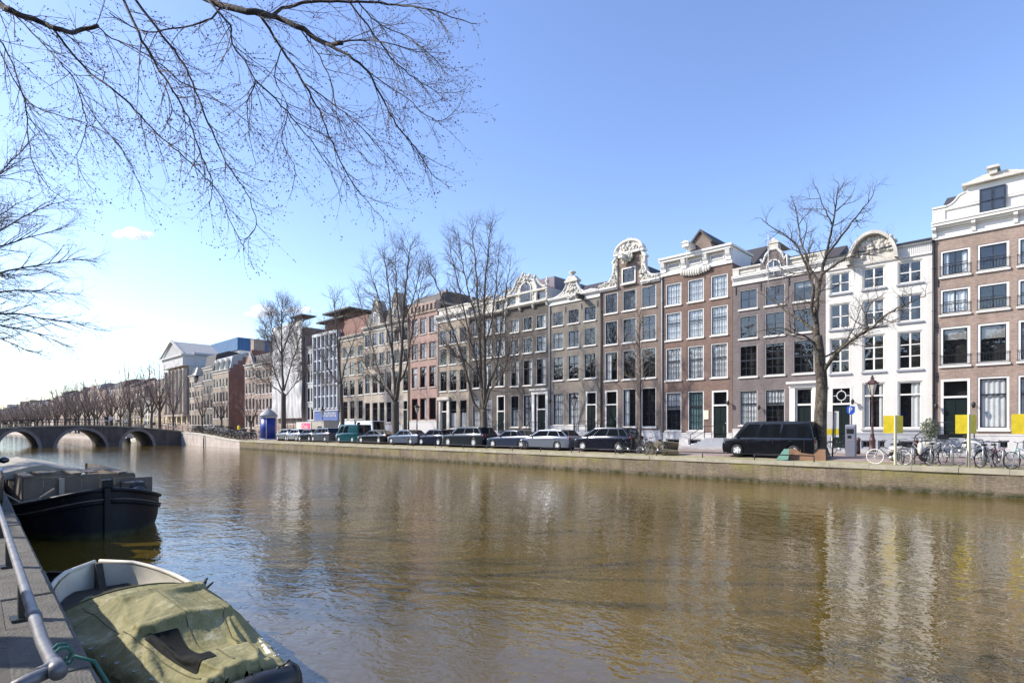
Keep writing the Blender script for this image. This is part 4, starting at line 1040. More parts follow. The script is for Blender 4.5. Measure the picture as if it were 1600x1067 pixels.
# ---- simpler houses further along
def simple(label, p0, p1, nb, rows, xref, wall, ytop, xtop, roof=None, group=None, corn=True, st=None, depth=11, plinth=.5, wfrac=.62, curt=None, side=None):
    h = House(label, p0, p1, depth, group=group)
    st = st or dict(nx=2, nz=2, fw=.07, sw=.05)
    for (yt, yb) in rows:
        for i in range(nb):
            c = h.W*(i+.5)/nb; a = h.W/nb*wfrac/2; h.win(c-a, c+a, h.z(xref, yb), h.z(xref, yt), curtain=h.r.choice(['none','none','blind','none','full']), **st)
    zt = h.z(xtop, ytop); h.wall(WALLS[wall], zt, plinth, PLINTH, side=side)
    if corn: h.cornice(zt-.05, zt+.6, WHITE2, proj=.35, dent=False)
    if roof: h.roof(roof[0], roof[1], z=zt+(.5 if corn else 0), kind=roof[2])
    return h
ROWS_O = [(577,590),(598,615),(622,640),(648,668)]
simple('rose brick house with a dark dormered roof left of the wrapped building', 398.5, 431.5, 6, [(577,590),(598,615),(622,640),(646,664)], 415, 'rose', 572, 415, (2.6, TILE, 'mansard'))
h = simple('narrow rose brick house with an ornate curved gable on the street corner', 382.5, 398.3, 3, ROWS_O, 390, 'rose', 574, 390, (2.2, TILE, 'mansard'))
cx = h.W/2; z = h.ztop+.55; h.gable([(cx-2,z),(cx+2,z),(cx+1.4,z+.7),(cx+.7,z+1.6),(cx,z+2.1),(cx-.7,z+1.6),(cx-1.4,z+.7)], -.1, .4, WALLS['rose'], WHITE2, .1, open_=True)
# P: end house with a blind brown side wall
h = simple('corner house with a blind brown brick side wall and a pale lead mansard roof', 332.5, 357, 5, [(591,605),(612,628),(634,654)], 345, 'sand', 583, 345, (3.6, LEAD, 'mansard'), side=WALLS['deep'], depth=14)
W = h.W; zt = h.ztop; st_ = [(0,0)]
Q = [(0,zt)]
for k in range(6): Q += [(.9*k, zt+.8*k+.8), (.9*(k+1), zt+.8*k+.8)]
Q += [(8.5,zt+4.8),(14,zt)]
mb = MB(); mb.prism(Q, W-.35, W-.01, axis='x'); mb.build('side_gable', WALLS['deep'], h.root, fix=True); h.chimney(W-.8, 6, zt+4.5, 2.4, 1.5, 2.2, WALLS['rose'])
for k in range(3):
    x = W*(k+.5)/3; mb = MB(); mb.box(x-.55, x+.55, .1, 1.8, zt+.6, zt+2.4); mb.prism([(x-.7,zt+2.401),(x+.7,zt+2.401),(x,zt+2.9)], -.0, 1.9); mb.box(x-.4, x+.4, .05, .099, zt+.8, zt+2.2, 1); mb.build('dormer', [WHITE2, SASH], h.root)
h = simple('tall narrow tan house with a black mansard beside the corner house', 317.5, 332.3, 3, [(583,594),(602,616),(624,638),(646,664)], 325, 'tan', 578, 325, (3.6, TILE, 'mansard'))
simple('low tan house with two white dormers left of the black mansard', 303.5, 317.3, 3, [(610,620),(628,640),(648,664)], 310, 'sand', 603, 310, (2.4, TILE, 'mansard'))
simple('slim pale house next to the columned hall', 295.3, 303.3, 2, [(597,606),(612,622),(630,642),(648,664)], 299, 'pale', 591, 299, (2.6, WHITE2, 'mansard'))
# T: hall with pediment
h = House('grand columned hall with a triangular pediment rising over the far houses', 263, 295.1, 30, name='columned_hall')
h.grid([(265+8*k, 268.5+8*k) for k in range(4)], [(650,664)], 279, dict(nx=1, nz=2, fw=.08, sill=False)); zt = h.z(279, 575)
HALLW = plain('hall_stucco', (.47,.46,.45), .8, var=.12); h.wall(WALLS['rose'], zt, .5, PLINTH, side=HALLW); mb = MB(); W = h.W
for k in range(6): x = .8+(W-1.6)*k/5; mb.lathe([(.75,4.6),(.62,5.2),(.58,zt-1.2),(.75,zt-.6)], (x,-.5,0), 10)
mb.box(0, W, -1.2, -.01, 4.1, 4.6); mb.build('columns', WALLS['pale'], h.root)
mb = MB(); mb.box(-.2, W+.2, -1.3, 1, zt, zt+2.2); mb.box(-.5, W+.5, -1.7, 1, zt+2.201, zt+2.6); mb.box(0, W, 1.001, 26, zt, h.z(297, 549)); mb.build('entablature', HALLW, h.root)
mb = MB(); mb.prism([(-.5,zt+2.601),(W+.5,zt+2.601),(W/2,zt+6.2)], -1.2, 7); pd = mb.build('pediment', STONE, h.root, fix=True)
mb = MB(); mb.prism([(-.8,zt+2.7),(W/2,zt+6.5),(W+.8,zt+2.7),(W/2,zt+6.1)], -1.7, -1.19); mb.build('pediment_moulding', WHITE2, pd, fix=True)
BLUER = brick('blue_metal_roof', (.045,.115,.24), (.055,.13,.265), (.03,.08,.17), w=.6, h=40, ms=.05, stain=.15, bump=.4, rough=.45)
xa, xb = onY(303, HY, 58).x, onY(374, HY, 58).x; zr = onY(345, 554, 58).z
root = empty('hall_building', (xa, 58, ZG), 'big hall with a blue metal roof rising behind the street near the columned hall', 'building'); W = xb-xa
mb = MB(); mb.box(0, W, 0, 18, 0, zr-ZG); mb.build('wall', WHITE, root); mb = MB(); mb.prism([(-.5,zr-ZG+.01),(W*.42,zr-ZG+3.3),(W+.4,zr-ZG+3.3),(W+.4,zr-ZG+.01)], -.6, 18); mb.build('blue_roof', BLUER, root, fix=True)
# beyond the hall
far = [('brown gabled house behind the trees left of the columned hall', 240, 262.7, 3, 'rose', 597, TILER), ('low white house with a dark steep roof behind the trees', 226, 239.7, 3, 'white', 625, TILE),
       ('brown house with a hipped roof beyond the bridge', 205, 225.7, 4, 'brown', 608, TILER)]
for lab, a, b, nb, wl, yt, rf in far:
    dy = 668-yt-8; simple(lab, a, b, nb, [(yt+5+dy*f, yt+5+dy*(f+.2)) for f in (.02, .27, .52, .77)], (a+b)/2, wl, yt, (a+b)/2, (2.8, rf, 'street'))
px = 205.0; k = 0; XX = FX(205); fr = random.Random(11)
while XX > -620:
    Wd = fr.uniform(7, 14); X0 = XX-Wd; zt = fr.uniform(11.5, 15.5)
    h = House('small canal house far along the straight row beyond the bridge', 300, 310, group='far canal houses beyond the bridge')
    h.X0 = X0; h.W = Wd; h.root.location = (X0, YF, ZG); nb = 3
    if X0 > -330:
        for r_ in range(4):
            for i in range(nb):
                c = Wd*(i+.5)/nb; h.win(c-.6, c+.6, 1+r_*2.9, 2.9+r_*2.9-.2*r_, nx=1, nz=2, fw=.09)
    h.wall(WALLS[fr.choice(['brown','rose','tan','dark','pale','red'])], zt, .5, PLINTH)
    h.roof(fr.uniform(2, 3.4), fr.choice([TILE, TILE, TILER, LEAD]), kind=fr.choice(['street','mansard','x'])); XX = X0-.02
# near side houses behind the photographer: they shade the near quay and show in the windows and water
NH = [(22,9,13),(12.9,9,15),(3.8,8.5,13.5),(-4.8,9,12.2),(-13.9,8,12.4),(-22,7,8.6),(-29.1,8,13.2),(-37.2,9,14),(-46.3,8,13),(-54.4,9,14),(-63.5,8,13),(-71.6,9,14)]+[(-80.7-k*9.1,9,12.5+(k*7)%4) for k in range(28)]
for (X0, Wd, zt), wl, dsc in zip(NH, ['brown','tan','dark','red','pinkgrey','white','brown','dark','tan','red','brown','dark']+['brown','dark','tan','deep']*7, ['broad brown','tan','tall dark','red','pinkish','low white','plain brown','wide dark','slim tan','broad red','old brown','last dark']+['plain terraced']*28):
    h = House(dsc+' brick house on the near quay behind the photographer', 300, 310, depth=10, Y=-13.0, base=1.12, group='terraced houses along the near quay' if dsc == 'plain terraced' else None)
    h.X0 = X0-Wd; h.W = Wd; h.root.location = (X0, -13.0, 1.12); h.root.rotation_euler = (0, 0, math.pi)
    for r_ in range(4 if zt > 10 else 2):
        if X0 < -80: break
        for i in range(3): c = Wd*(i+.5)/3; h.win(c-.65, c+.65, .9+r_*3.0, 3.1+r_*3.0-.2*r_, nx=2, nz=2, fw=.09)
    h.wall(WALLS[wl], zt, .4, PLINTH); h.cornice(zt-.05, zt+.5, WHITE2, proj=.35, dent=False); h.roof(2.2, TILE, kind='street', z=zt+.4)
# ================================================================== trees
BARK = plain('bark', (.10,.082,.066), .9, var=.35, scale=5, bump=.9, bscale=18)
def mottled():
    m, nt, out = newmat('mottled_bark'); b = N(nt, 'BsdfPrincipled'); b.inputs['Roughness'].default_value = .9; b.inputs['Specular IOR Level'].default_value = .2
    tc = N(nt, 'TexCoord'); v = tc.outputs['Object']
    f1 = noise_fac(nt, v, 3.2, .40, .60, 7, .72, stretch=(1,1,.55)); c = mixcol(nt, f1, (.075,.062,.048), (.205,.178,.138))
    c = mixcol(nt, noise_fac(nt, v, 12, .52, .66, 4), c, (.035,.03,.022)); c = mixcol(nt, noise_fac(nt, v, 1.4, .6, .72, 5), c, (.12,.125,.06))
    L(nt, c, b.inputs['Base Color']); bp = N(nt, 'Bump'); bp.inputs['Strength'].default_value = 1; bp.inputs['Distance'].default_value = .06
    L(nt, f1, bp.inputs['Height']); L(nt, bp.outputs['Normal'], b.inputs['Normal']); L(nt, b.outputs[0], out.inputs[0]); return m
BARKL = mottled(); BARKD = plain('dark_bark', (.06,.05,.043), .9, var=.35, scale=5, bump=.9, bscale=18)
TWIG = plain('twig', (.125,.10,.085), .85, var=.2)
TWIGG = plain('grey_twig', (.29,.24,.215), .85, var=.2)
TWIGB = plain('brown_twig', (.23,.185,.16), .85, var=.2)
TWIGL = plain('pale_twig', (.30,.25,.19), .85, var=.2)
TWIGR = plain('reddish_twig', (.40,.28,.245), .85, var=.25)
BUD = plain('tree_bud', (.12,.07,.055), .7, var=.3)
BUDP = plain('pink_bud', (.38,.13,.14), .7, var=.3)
def rvec(r):
    while True:
        v = Vector((r.uniform(-1,1), r.uniform(-1,1), r.uniform(-1,1)))
        if .05 < v.length < 1: return v.normalized()
class Tree:
    def __init__(s, seed): s.r = random.Random(seed); s.wood = MB(); s.twig = MB(); s.bud = MB(); s.nb = 0
    def limb(s, pts, r0, r1, n=8, wob=0.0):
        """smooth a polyline (Catmull-Rom), add it and return the points"""
        P = [Vector(p) for p in pts]; out = []
        for i in range(len(P)-1):
            a = P[max(i-1,0)]; b = P[i]; c = P[i+1]; d = P[min(i+2,len(P)-1)]
            for k in range(4):
                t = k/4; out.append(.5*((2*b)+(c-a)*t+(2*a-5*b+4*c-d)*t*t+(3*b-a-3*c+d)*t**3))
        out.append(P[-1]); m = len(out)
        if wob: out = [p+rvec(s.r)*wob*min(1, i/3) for i, p in enumerate(out)]
        rad = [r0+(r1-r0)*(i/(m-1))**.8 for i in range(m)]
        s.wood.path(out, rad, n); return out, rad
    def spawn(s, pts, rad, spec, level, t0=.15, t1=1.0, density=None):
        """side shoots along a limb; spec[level] = dict(L, ang, up, den, wob, r)"""
        if level >= len(spec): return
        q = spec[level]; tot = sum((pts[i+1]-pts[i]).length for i in range(len(pts)-1))
        n = max(1, int(tot*(density or q['den'])+s.r.random()))
        for k in range(n):
            t = t0+(t1-t0)*(k+s.r.random())/n; f = min(t, .999)*(len(pts)-1); i = int(f)
            p = pts[i].lerp(pts[i+1], f-i); d = (pts[i+1]-pts[i]).normalized()
            s.shoot(p, d, q['L']*s.r.uniform(.55, 1.2)*(1-(.62 if level == 0 else .35)*t), min(q['r'], rad[i]*.75), spec, level)
    def shoot(s, p, d, Ln, r0, spec, level):
        q = spec[level]; r = s.r
        ax = d.cross(rvec(r)); 
        if ax.length < 1e-3: return
        d = Quaternion(ax.normalized(), R(q['ang']*r.uniform(.6, 1.3))) @ d
        if 'bias' in q: d = (d+Vector(q['bias'])*r.uniform(.5, 1.2)).normalized()
        n = q.get('n', 3); pts = [p]; step = Ln/n
        for k in range(n):
            d = (d+rvec(r)*q['wob']+Vector((0,0,q['up']))).normalized(); pts.append(pts[-1]+d*step)
        rad = [r0*(1-.7*k/n) for k in range(n+1)]
        (s.wood if q.get('wood') else s.twig).path(pts, rad, q.get('sides', 3), caps=False)
        if q.get('bud'):
            for k in range(q['bud']):
                if r.random() < .8:
                    t = r.uniform(.25, 1) if k else 1.0; f = min(t, .999)*n; i = int(f); c = pts[i].lerp(pts[i+1], f-i)
                    b = (d+rvec(r)*.9).normalized(); u, w_ = frame_of(b); l = r.uniform(.016, .034); e = l*.24; mi = 1 if r.random() < .14 else 0
                    s.bud.add([tuple(c), tuple(c+b*l*.5+u*e), tuple(c+b*l*.5+w_*e), tuple(c+b*l*.5-u*e), tuple(c+b*l*.5-w_*e), tuple(c+b*l)], [(0,2,1),(0,3,2),(0,4,3),(0,1,4),(5,1,2),(5,2,3),(5,3,4),(5,4,1)], mi)
        s.nb += 1
        s.spawn(pts, rad, spec, level+1, t0=q.get('t0', .2))
    def build(s, loc, label, bark, twig, group=None, name='bare_tree'):
        root = empty(name, loc, label, 'tree', group)
        M = Matrix.Translation(-Vector(loc))
        for mb, nm, m in ((s.wood, 'trunk', bark), (s.twig, 'crown', twig), (s.bud, 'buds', [BUD, BUDP])):
            if mb.f:
                mb.v = [(a-loc[0], b-loc[1], c-loc[2]) for a, b, c in mb.v]; mb.build(nm, m, root)
        return root
def px_limb(pts, Y, dys=None):
    out = []
    for k, (a, b) in enumerate(pts):
        dy = dys[k] if isinstance(dys, (list, tuple)) else (dys or 0)*k/(max(1, len(pts)-1)); out.append(onY(a, b, Y+dy))
    return out
def base(px, Y):
    p = onY(px, HY, Y); return Vector((p.x, Y, gz(p.x, Y)-.05))

# --- nearest tree on the far quay
TY = 32.6
t = Tree(3); b = base(1281, TY)
trunk = [b]+px_limb([(1281,690),(1282,650),(1284,600),(1281,560),(1277,525)], TY)
pts, rad = t.limb(trunk, .38, .23, 12); 
t.wood.path([b+Vector((0,0,-.1)), b+Vector((0,0,.18)), b+Vector((0,0,.6))], [.62,.50,.36], 12)
S1 = [dict(L=1.7, ang=55, up=.10, den=2.3, wob=.24, r=.026, n=4, sides=4, wood=True), dict(L=.85, ang=48, up=.08, den=5.0, wob=.30, r=.014, n=3), dict(L=.45, ang=45, up=.0, den=5.2, wob=.25, r=.009, n=2)]
LB = [([(1277,525),(1275,490),(1279,455),(1285,420),(1294,385),(1302,345),(1308,310),(1311,290)], .17, .015, [0,.1,.2,.3,.5,.6,.6,.7]),
      ([(1285,585),(1300,560),(1322,538),(1345,523),(1362,513),(1380,495),(1402,482),(1428,470),(1448,462)], .13, .015, -2.2),
      ([(1345,523),(1356,512),(1352,492),(1366,470),(1384,458)], .06, .01, [-1,-1,-1.2,-1.4,-1.6]),
      ([(1277,525),(1262,508),(1245,497),(1228,486),(1212,472),(1196,463),(1180,455)], .12, .012, 1.6),
      ([(1276,505),(1268,480),(1272,455),(1262,425),(1254,400),(1241,378),(1222,365),(1200,352),(1188,340)], .12, .012, -1.8),
      ([(1281,445),(1266,420),(1258,395),(1250,370),(1246,340),(1241,320),(1236,305)], .09, .01, 1.0),
      ([(1290,400),(1312,372),(1330,348),(1345,330),(1362,310),(1366,298)], .085, .01, 1.2),
      ([(1283,430),(1308,412),(1326,402),(1346,398),(1366,392),(1385,388)], .08, .01, -1.4),
      ([(1280,545),(1258,525),(1240,520),(1220,512),(1200,515),(1178,520)], .07, .01, -2.5),
      ([(1284,560),(1310,545),(1330,520),(1340,495),(1350,470)], .06, .01, 2.0),
      ([(1262,425),(1240,428),(1220,420),(1205,405),(1190,400)], .05, .01, .8),
      ([(1300,350),(1290,330),(1280,305),(1276,292)], .05, .008, -.8), ([(1306,330),(1325,312),(1335,296)], .045, .008, .9)]
for P, r0, r1, dy in LB:
    q, rr = t.limb(px_limb(P, TY, dy), r0*.86, r1, 7, .03); t.spawn(q, rr, S1, 0, .12)
t.build(tuple(b), 'nearest bare tree on the far quay, thick mottled trunk beside the black van', BARKL, TWIG)
# --- thin young tree
t = Tree(5); b = base(1000, 32.2); top = onY(1000, 487, 32.2)
pts, rad = t.limb([b, onY(1000.5,640,32.2), onY(1000,580,32.2), onY(999,530,32.2), top], .11, .012, 8)
S2 = [dict(L=1.9, ang=42, up=.10, den=6.2, wob=.13, r=.020, n=4, wood=True), dict(L=.7, ang=32, up=.06, den=5, wob=.15, r=.007, n=2), dict(L=.35, ang=30, up=.05, den=4, wob=.15, r=.004, n=2)]
t.spawn(pts, rad, S2, 0, .30, .98)
t.build(tuple(b), 'slender young bare tree with pale feathery twigs in front of the neck gable house', BARKL, TWIGL)
# --- vase shaped elms on the quay
def vase(seed, px, Y, limbs, label, r0=.30, bark=BARK, twig=TWIG, sc=1.0, den=1.0, fork=None):
    t = Tree(seed); b = base(px, Y)
    P = [b]+px_limb(fork, Y); pts, rad = t.limb(P, r0, r0*.8, 10)
    t.wood.path([b, b+Vector((0,0,.3)), b+Vector((0,0,.9))], [r0*1.5, r0*1.2, r0*.98], 10)
    S = [dict(L=3.0*sc, ang=40, up=.09, den=1.8*den, wob=.14, r=.035, n=4, sides=4, wood=True), dict(L=1.45*sc, ang=40, up=.05, den=3.3*den, wob=.19, r=.019, n=3), dict(L=.7*sc, ang=40, up=.03, den=4.8*den, wob=.2, r=.012, n=2)]
    for Q, a, c, dy in limbs:
        q, rr = t.limb(px_limb(Q, Y, dy), a*1.15, c, 7, .05); t.spawn(q, rr, S, 0, .18, .93)
    return t.build(tuple(b), label, bark, twig)
vase(8, 757, 32.4, [([(756,645),(741,632),(733,600),(726,570),(712,530),(700,495),(686,455),(672,420),(668,395)], .14, .015, -2),
  ([(757,640),(752,600),(751,560),(749,510),(746,460),(743,410),(738,370),(735,345)], .17, .012, 1),
  ([(755,620),(746,575),(736,535),(726,490),(716,445),(706,400),(700,372)], .13, .012, 2.2),
  ([(758,630),(757,580),(757,530),(756,480),(759,430),(763,390),(766,360),(768,347)], .15, .012, -1),
  ([(757,622),(768,590),(778,565),(783,520),(789,470),(795,425),(799,398)], .11, .012, 1.4),
  ([(757,640),(766,610),(783,588),(793,560),(800,530),(806,500)], .09, .012, -2.6),
  ([(752,590),(735,572),(715,555),(700,540),(684,520)], .06, .01, -2.8), ([(757,540),(768,500),(775,450),(779,405),(782,375)], .08, .01, 2.8),
  ([(749,520),(736,470),(725,425),(718,385),(716,362)], .08, .01, -1.8)],
  'large bare elm forking low into many stems in front of the dark double house', r0=.30, fork=[(757,680),(757,662),(756,640)])
vase(9, 618, 32.2, [([(618,628),(616,590),(613,540),(611,490),(606,440),(600,405),(596,388)], .17, .012, 1.5),
  ([(619,625),(624,590),(628,545),(630,500),(633,455),(638,415),(640,390),(641,380)], .19, .012, -1.4),
  ([(616,622),(601,600),(590,575),(583,545),(573,505),(562,470),(552,440)], .10, .012, 2.4),
  ([(616,628),(606,612),(592,596),(580,585),(570,570),(556,545)], .08, .01, -2.8),
  ([(622,600),(635,575),(641,540),(647,500),(655,460),(662,425),(664,408)], .10, .012, 2.0),
  ([(615,560),(606,520),(594,475),(582,435),(575,408)], .09, .01, -2.2), ([(628,540),(622,490),(619,440),(618,400),(620,382)], .10, .01, .5),
  ([(630,500),(645,470),(654,430),(657,400)], .07, .01, -2.6)],
  'tall double stemmed bare elm beside the pink house and the black coupe', r0=.40, sc=1.1, fork=[(618,680),(618,655),(618,628)])
vase(10, 533, 32.4, [([(533,600),(529,560),(527,520),(524,490),(521,470),(519,463)], .13, .012, .6), ([(532,602),(518,585),(508,565),(500,545),(494,520)], .08, .01, -2),
  ([(533,600),(540,570),(548,545),(556,520),(566,498)], .08, .01, 1.8), ([(530,580),(520,550),(512,520),(505,497)], .06, .01, 2), ([(528,545),(536,515),(541,490),(546,475)], .06, .01, -1.5), ([(533,606),(518,600),(505,590),(495,578)], .05, .01, 2.4)],
  'slim bare elm leaning slightly left in front of the glass fronted office', r0=.26, fork=[(534.5,680),(535,650),(533,622),(533,600)])
vase(12, 443, 32.4, [([(443,610),(441,575),(440,540),(440,505),(441,480),(442,472)], .16, .012, .5), ([(443,615),(432,590),(424,560),(417,525),(410,498)], .11, .01, 2),
  ([(444,610),(452,580),(462,550),(472,520),(478,500)], .10, .01, -2), ([(443,618),(430,606),(415,598),(402,588),(394,572)], .08, .01, -2.6), ([(442,560),(430,530),(422,500),(418,484)], .08, .01, -1.5),
  ([(442,550),(452,520),(458,495),(462,480)], .08, .01, 2.2), ([(445,620),(460,600),(472,580),(482,560)], .06, .01, 2.4)],
  'bushy bare elm beside the blue round kiosk', r0=.36, sc=1.15, den=1.35, fork=[(443,675),(443,650),(443,615)])
# --- trees further along: three grown shapes, copied
def generic(seed, h, spread, r0, twig, label, loc, nl=7, group='bare trees along the far quay beyond the bridge'):
    t = Tree(seed); b = Vector((0,0,0)); z0 = h*.28
    t.limb([b, Vector((.05,0,z0*.6)), Vector((0,.05,z0))], r0, r0*.8, 8)
    S = [dict(L=2.4, ang=36, up=.08, den=1.5, wob=.14, r=.04, n=3, sides=3, wood=True), dict(L=1.2, ang=38, up=.05, den=2.8, wob=.18, r=.024, n=2), dict(L=.6, ang=38, up=.03, den=3.0, wob=.2, r=.017, n=1)]
    for k in range(nl):
        a = 2*math.pi*k/nl+t.r.uniform(-.3,.3); q = spread*t.r.uniform(.6,1); hh = h*t.r.uniform(.82,1)
        if k == 0: q *= .1; hh = h
        P = [Vector((0,0,z0*.95))]+[Vector((q*math.cos(a)*f**.8, q*math.sin(a)*f**.8, z0+(hh-z0)*f)) for f in (.2,.45,.75,1)]
        o, rr = t.limb(P, r0*.5, .012, 6, .06); t.spawn(o, rr, S, 0, .15)
    r = t.build((0,0,0), label, BARK, twig, group); r.location = loc; return r
FL = 'bare reddish tree among the row beyond the bridge'
protos = [generic(21+k, 12+k*.8, 3.6, .24, (TWIGR, TWIGG)[k%2], FL, (0,0,0)) for k in range(4)]
used = [False]*4
def place(k, x, y, sc, rz, label=None):
    global used
    o = protos[k] if not used[k] else copy_tree(protos[k]); used[k] = True
    o.location = (x, y, gz(x, y)-.05); o.rotation_euler = (0,0,rz); o.scale = (sc,)*3
    if label:
        o['label'] = label
        if 'group' in o.keys(): del o['group']
    return o
fr = random.Random(4)
for j, (px, sc, lab) in enumerate([(392, .62, 'small bare tree in front of the rose gable house on the street corner'), (346, .62, 'thin bare tree in front of the corner house with the lead mansard'), (316, .60, 'thin bare tree before the slim houses right of the columned hall'),
                      (271, .80, 'bare tree in front of the columned hall at the bridge end')]):
    p = onY(px, HY, 32.5); o = place(j, p.x, 32.5, sc, j*1.3, lab)
x = -128.0
while x > -560:
    o = place(fr.randrange(4), x, 32.6+fr.uniform(-.4,.8), fr.uniform(.95, 1.32)*(1.0 if x > -300 else .95), fr.uniform(0, 6)); o['label'] = FL; o['group'] = 'bare trees along the far quay beyond the bridge'
    x -= fr.uniform(5.8, 9.0)

for k, (x, y, lab) in enumerate(((-23.5, -4.9, 'bare tree on the near quay left of the picture, its shadow on the water'), (-33, -5.2, 'further bare tree on the near quay left of the picture'))):
    o = copy_tree(protos[k+1]); o.location = (x, y, 1.05); o.scale = (1.4,)*3; o['label'] = lab; o.pop('group', None)
# --- tree on the near quay at the left edge
t = Tree(31); b = Vector((-35.5, -1.6, 1.05)); pts, rad = t.limb([b, b+Vector((.1,.1,2.5)), b+Vector((.2,.3,5))], .38, .3, 10)
NS = [dict(L=2.6, ang=34, up=.0, den=2.7, wob=.14, r=.022, n=4, sides=4, wood=True, bias=(0,.12,-.03)), dict(L=1.2, ang=36, up=-.01, den=3.0, wob=.18, r=.009, n=3), dict(L=.55, ang=38, up=.0, den=4.0, wob=.2, r=.006, n=2, bud=1)]
top = pts[-1]
for (px, py, dd) in [(158,518,-2),(150,405,1.5),(110,310,2),(60,215,0),(125,460,3.5),(95,360,-3),(112,545,1),(30,250,-4),(70,560,4),(45,430,-5),(15,340,-2),(50,310,4)]:
    tip = atT(px, py, 29+dd); mid1 = top.lerp(tip, .35)+Vector((0,0,1.2)); mid2 = top.lerp(tip, .7)+Vector((0,0,.9)); q, rr = t.limb([top, mid1, mid2, tip], .09, .008, 7, .08); t.spawn(q, rr, NS, 0, .2)
t.build(tuple(b), 'bare tree on the near quay reaching over the water from the left edge', BARKD, TWIGB)

# --- overhanging boughs of a tree right beside the photographer
t = Tree(41); b = Vector((-8.9, -2.3, 1.05))
pts, rad = t.limb([b, b+Vector((.1,.1,3)), b+Vector((.4,.5,5.2)), b+Vector((.8,1.0,6.6))], .34, .24, 12); crown = pts[-1]
OV = [([(-60,-60),(0,6),(25,20),(60,34),(95,48),(122,49),(152,39)], 7.0, .075, .03),
 ([(80,42),(130,103),(175,140),(210,170),(245,210),(280,238),(310,268),(342,300),(360,345),(378,382)], 7.2, .026, .005),
 ([(185,-20),(215,50),(240,95),(262,130),(290,175),(305,215),(320,255),(332,290),(326,325)], 6.6, .030, .005),
 ([(200,-15),(245,45),(280,90),(300,130),(320,180),(340,225),(360,265),(385,300),(400,350),(382,375)], 7.6, .034, .005),
 ([(10,10),(19,19),(60,62),(100,105),(118,128),(150,185),(190,230),(212,275),(228,312)], 8.0, .022, .004),
 ([(300,-14),(345,8),(400,20),(432,27),(475,47),(509,69),(533,67)], 7.4, .078, .035),
 ([(425,25),(450,10),(500,2),(560,3),(620,8),(660,14),(690,22),(745,38)], 7.8, .045, .006),
 ([(510,69),(545,88),(575,112),(600,160),(620,195),(645,225),(660,250),(676,272),(700,292)], 7.0, .032, .004),
 ([(405,22),(440,75),(475,130),(500,175),(520,225),(545,275),(570,310),(600,345)], 7.2, .034, .004),
 ([(540,-5),(585,55),(620,100),(660,130),(690,146),(728,140)], 8.2, .026, .004),
 ([(530,66),(570,62),(610,70),(650,80),(695,82)], 7.6, .022, .004),
 ([(325,0),(360,41),(364,68),(397,124),(386,160),(388,200),(400,255)], 6.8, .026, .004),
 ([(397,124),(440,165),(470,200),(500,240),(520,275),(535,320)], 7.1, .020, .004),
 ([(-30,40),(5,70),(30,130),(42,175),(45,220),(55,265),(90,305),(120,320)], 7.7, .022, .004),
 ([(-10,60),(30,140),(60,170),(110,185),(150,200),(190,225)], 8.3, .016, .004),
 ([(118,128),(130,170),(135,200),(122,240),(125,270),(150,300)], 7.9, .014, .004),
 ([(255,130),(270,170),(262,195),(300,215),(345,250)], 6.9, .013, .004),
 ([(470,47),(500,90),(520,140),(530,190),(560,235),(585,260)], 7.6, .018, .004),
 ([(560,4),(590,35),(640,60),(680,95),(700,120)], 8.0, .018, .004),
 ([(150,39),(175,60),(230,85),(280,125),(330,150),(380,185),(420,230)], 7.5, .018, .004),
 ([(345,8),(330,30),(270,45),(220,48),(170,20)], 7.3, .024, .008),
 ([(575,112),(630,150),(660,175),(690,190),(720,165)], 7.4, .014, .004),
 ([(440,75),(430,120),(450,170),(440,220),(460,260),(455,300)], 7.0, .014, .004),
 ([(475,130),(530,170),(570,205),(610,250),(632,285)], 7.3, .016, .004)]
right = Vector((CA, SA, 0)); 
OS = [dict(L=.95, ang=34, up=-.02, den=5.4, wob=.14, r=.0062, n=5, sides=4, bud=3, bias=tuple(right*.10+Vector((0,0,-.07))), t0=.15),
      dict(L=.42, ang=40, up=-.02, den=6.8, wob=.2, r=.0044, n=3, sides=3, bud=2), dict(L=.16, ang=45, up=.0, den=5.5, wob=.2, r=.004, n=1, sides=3, bud=2)]
ro = random.Random(77)
for P, dep, r0, r1 in OV:
    n = len(P); A = [atT(a, c, dep+ro.uniform(-.25,.25)+.6*(k/(n-1))*ro.uniform(-1,1)) for k, (a, c) in enumerate(P)]
    q, rr = t.limb(A, r0*.56, r1*.8, 7, .012); t.spawn(q, rr, OS, 0, .06)
for k in (0, 5, 2, 3): 
    e = atT(OV[k][0][0][0], OV[k][0][0][1], OV[k][1]); t.limb([crown, crown.lerp(e, .5)+Vector((0,0,.4)), e], .12, OV[k][2]*.56, 8)
t.build(tuple(b), 'budding tree beside the photographer with long boughs hanging across the upper left sky', BARKD, TWIGB, name='overhanging_tree')
print('twigs', t.nb)
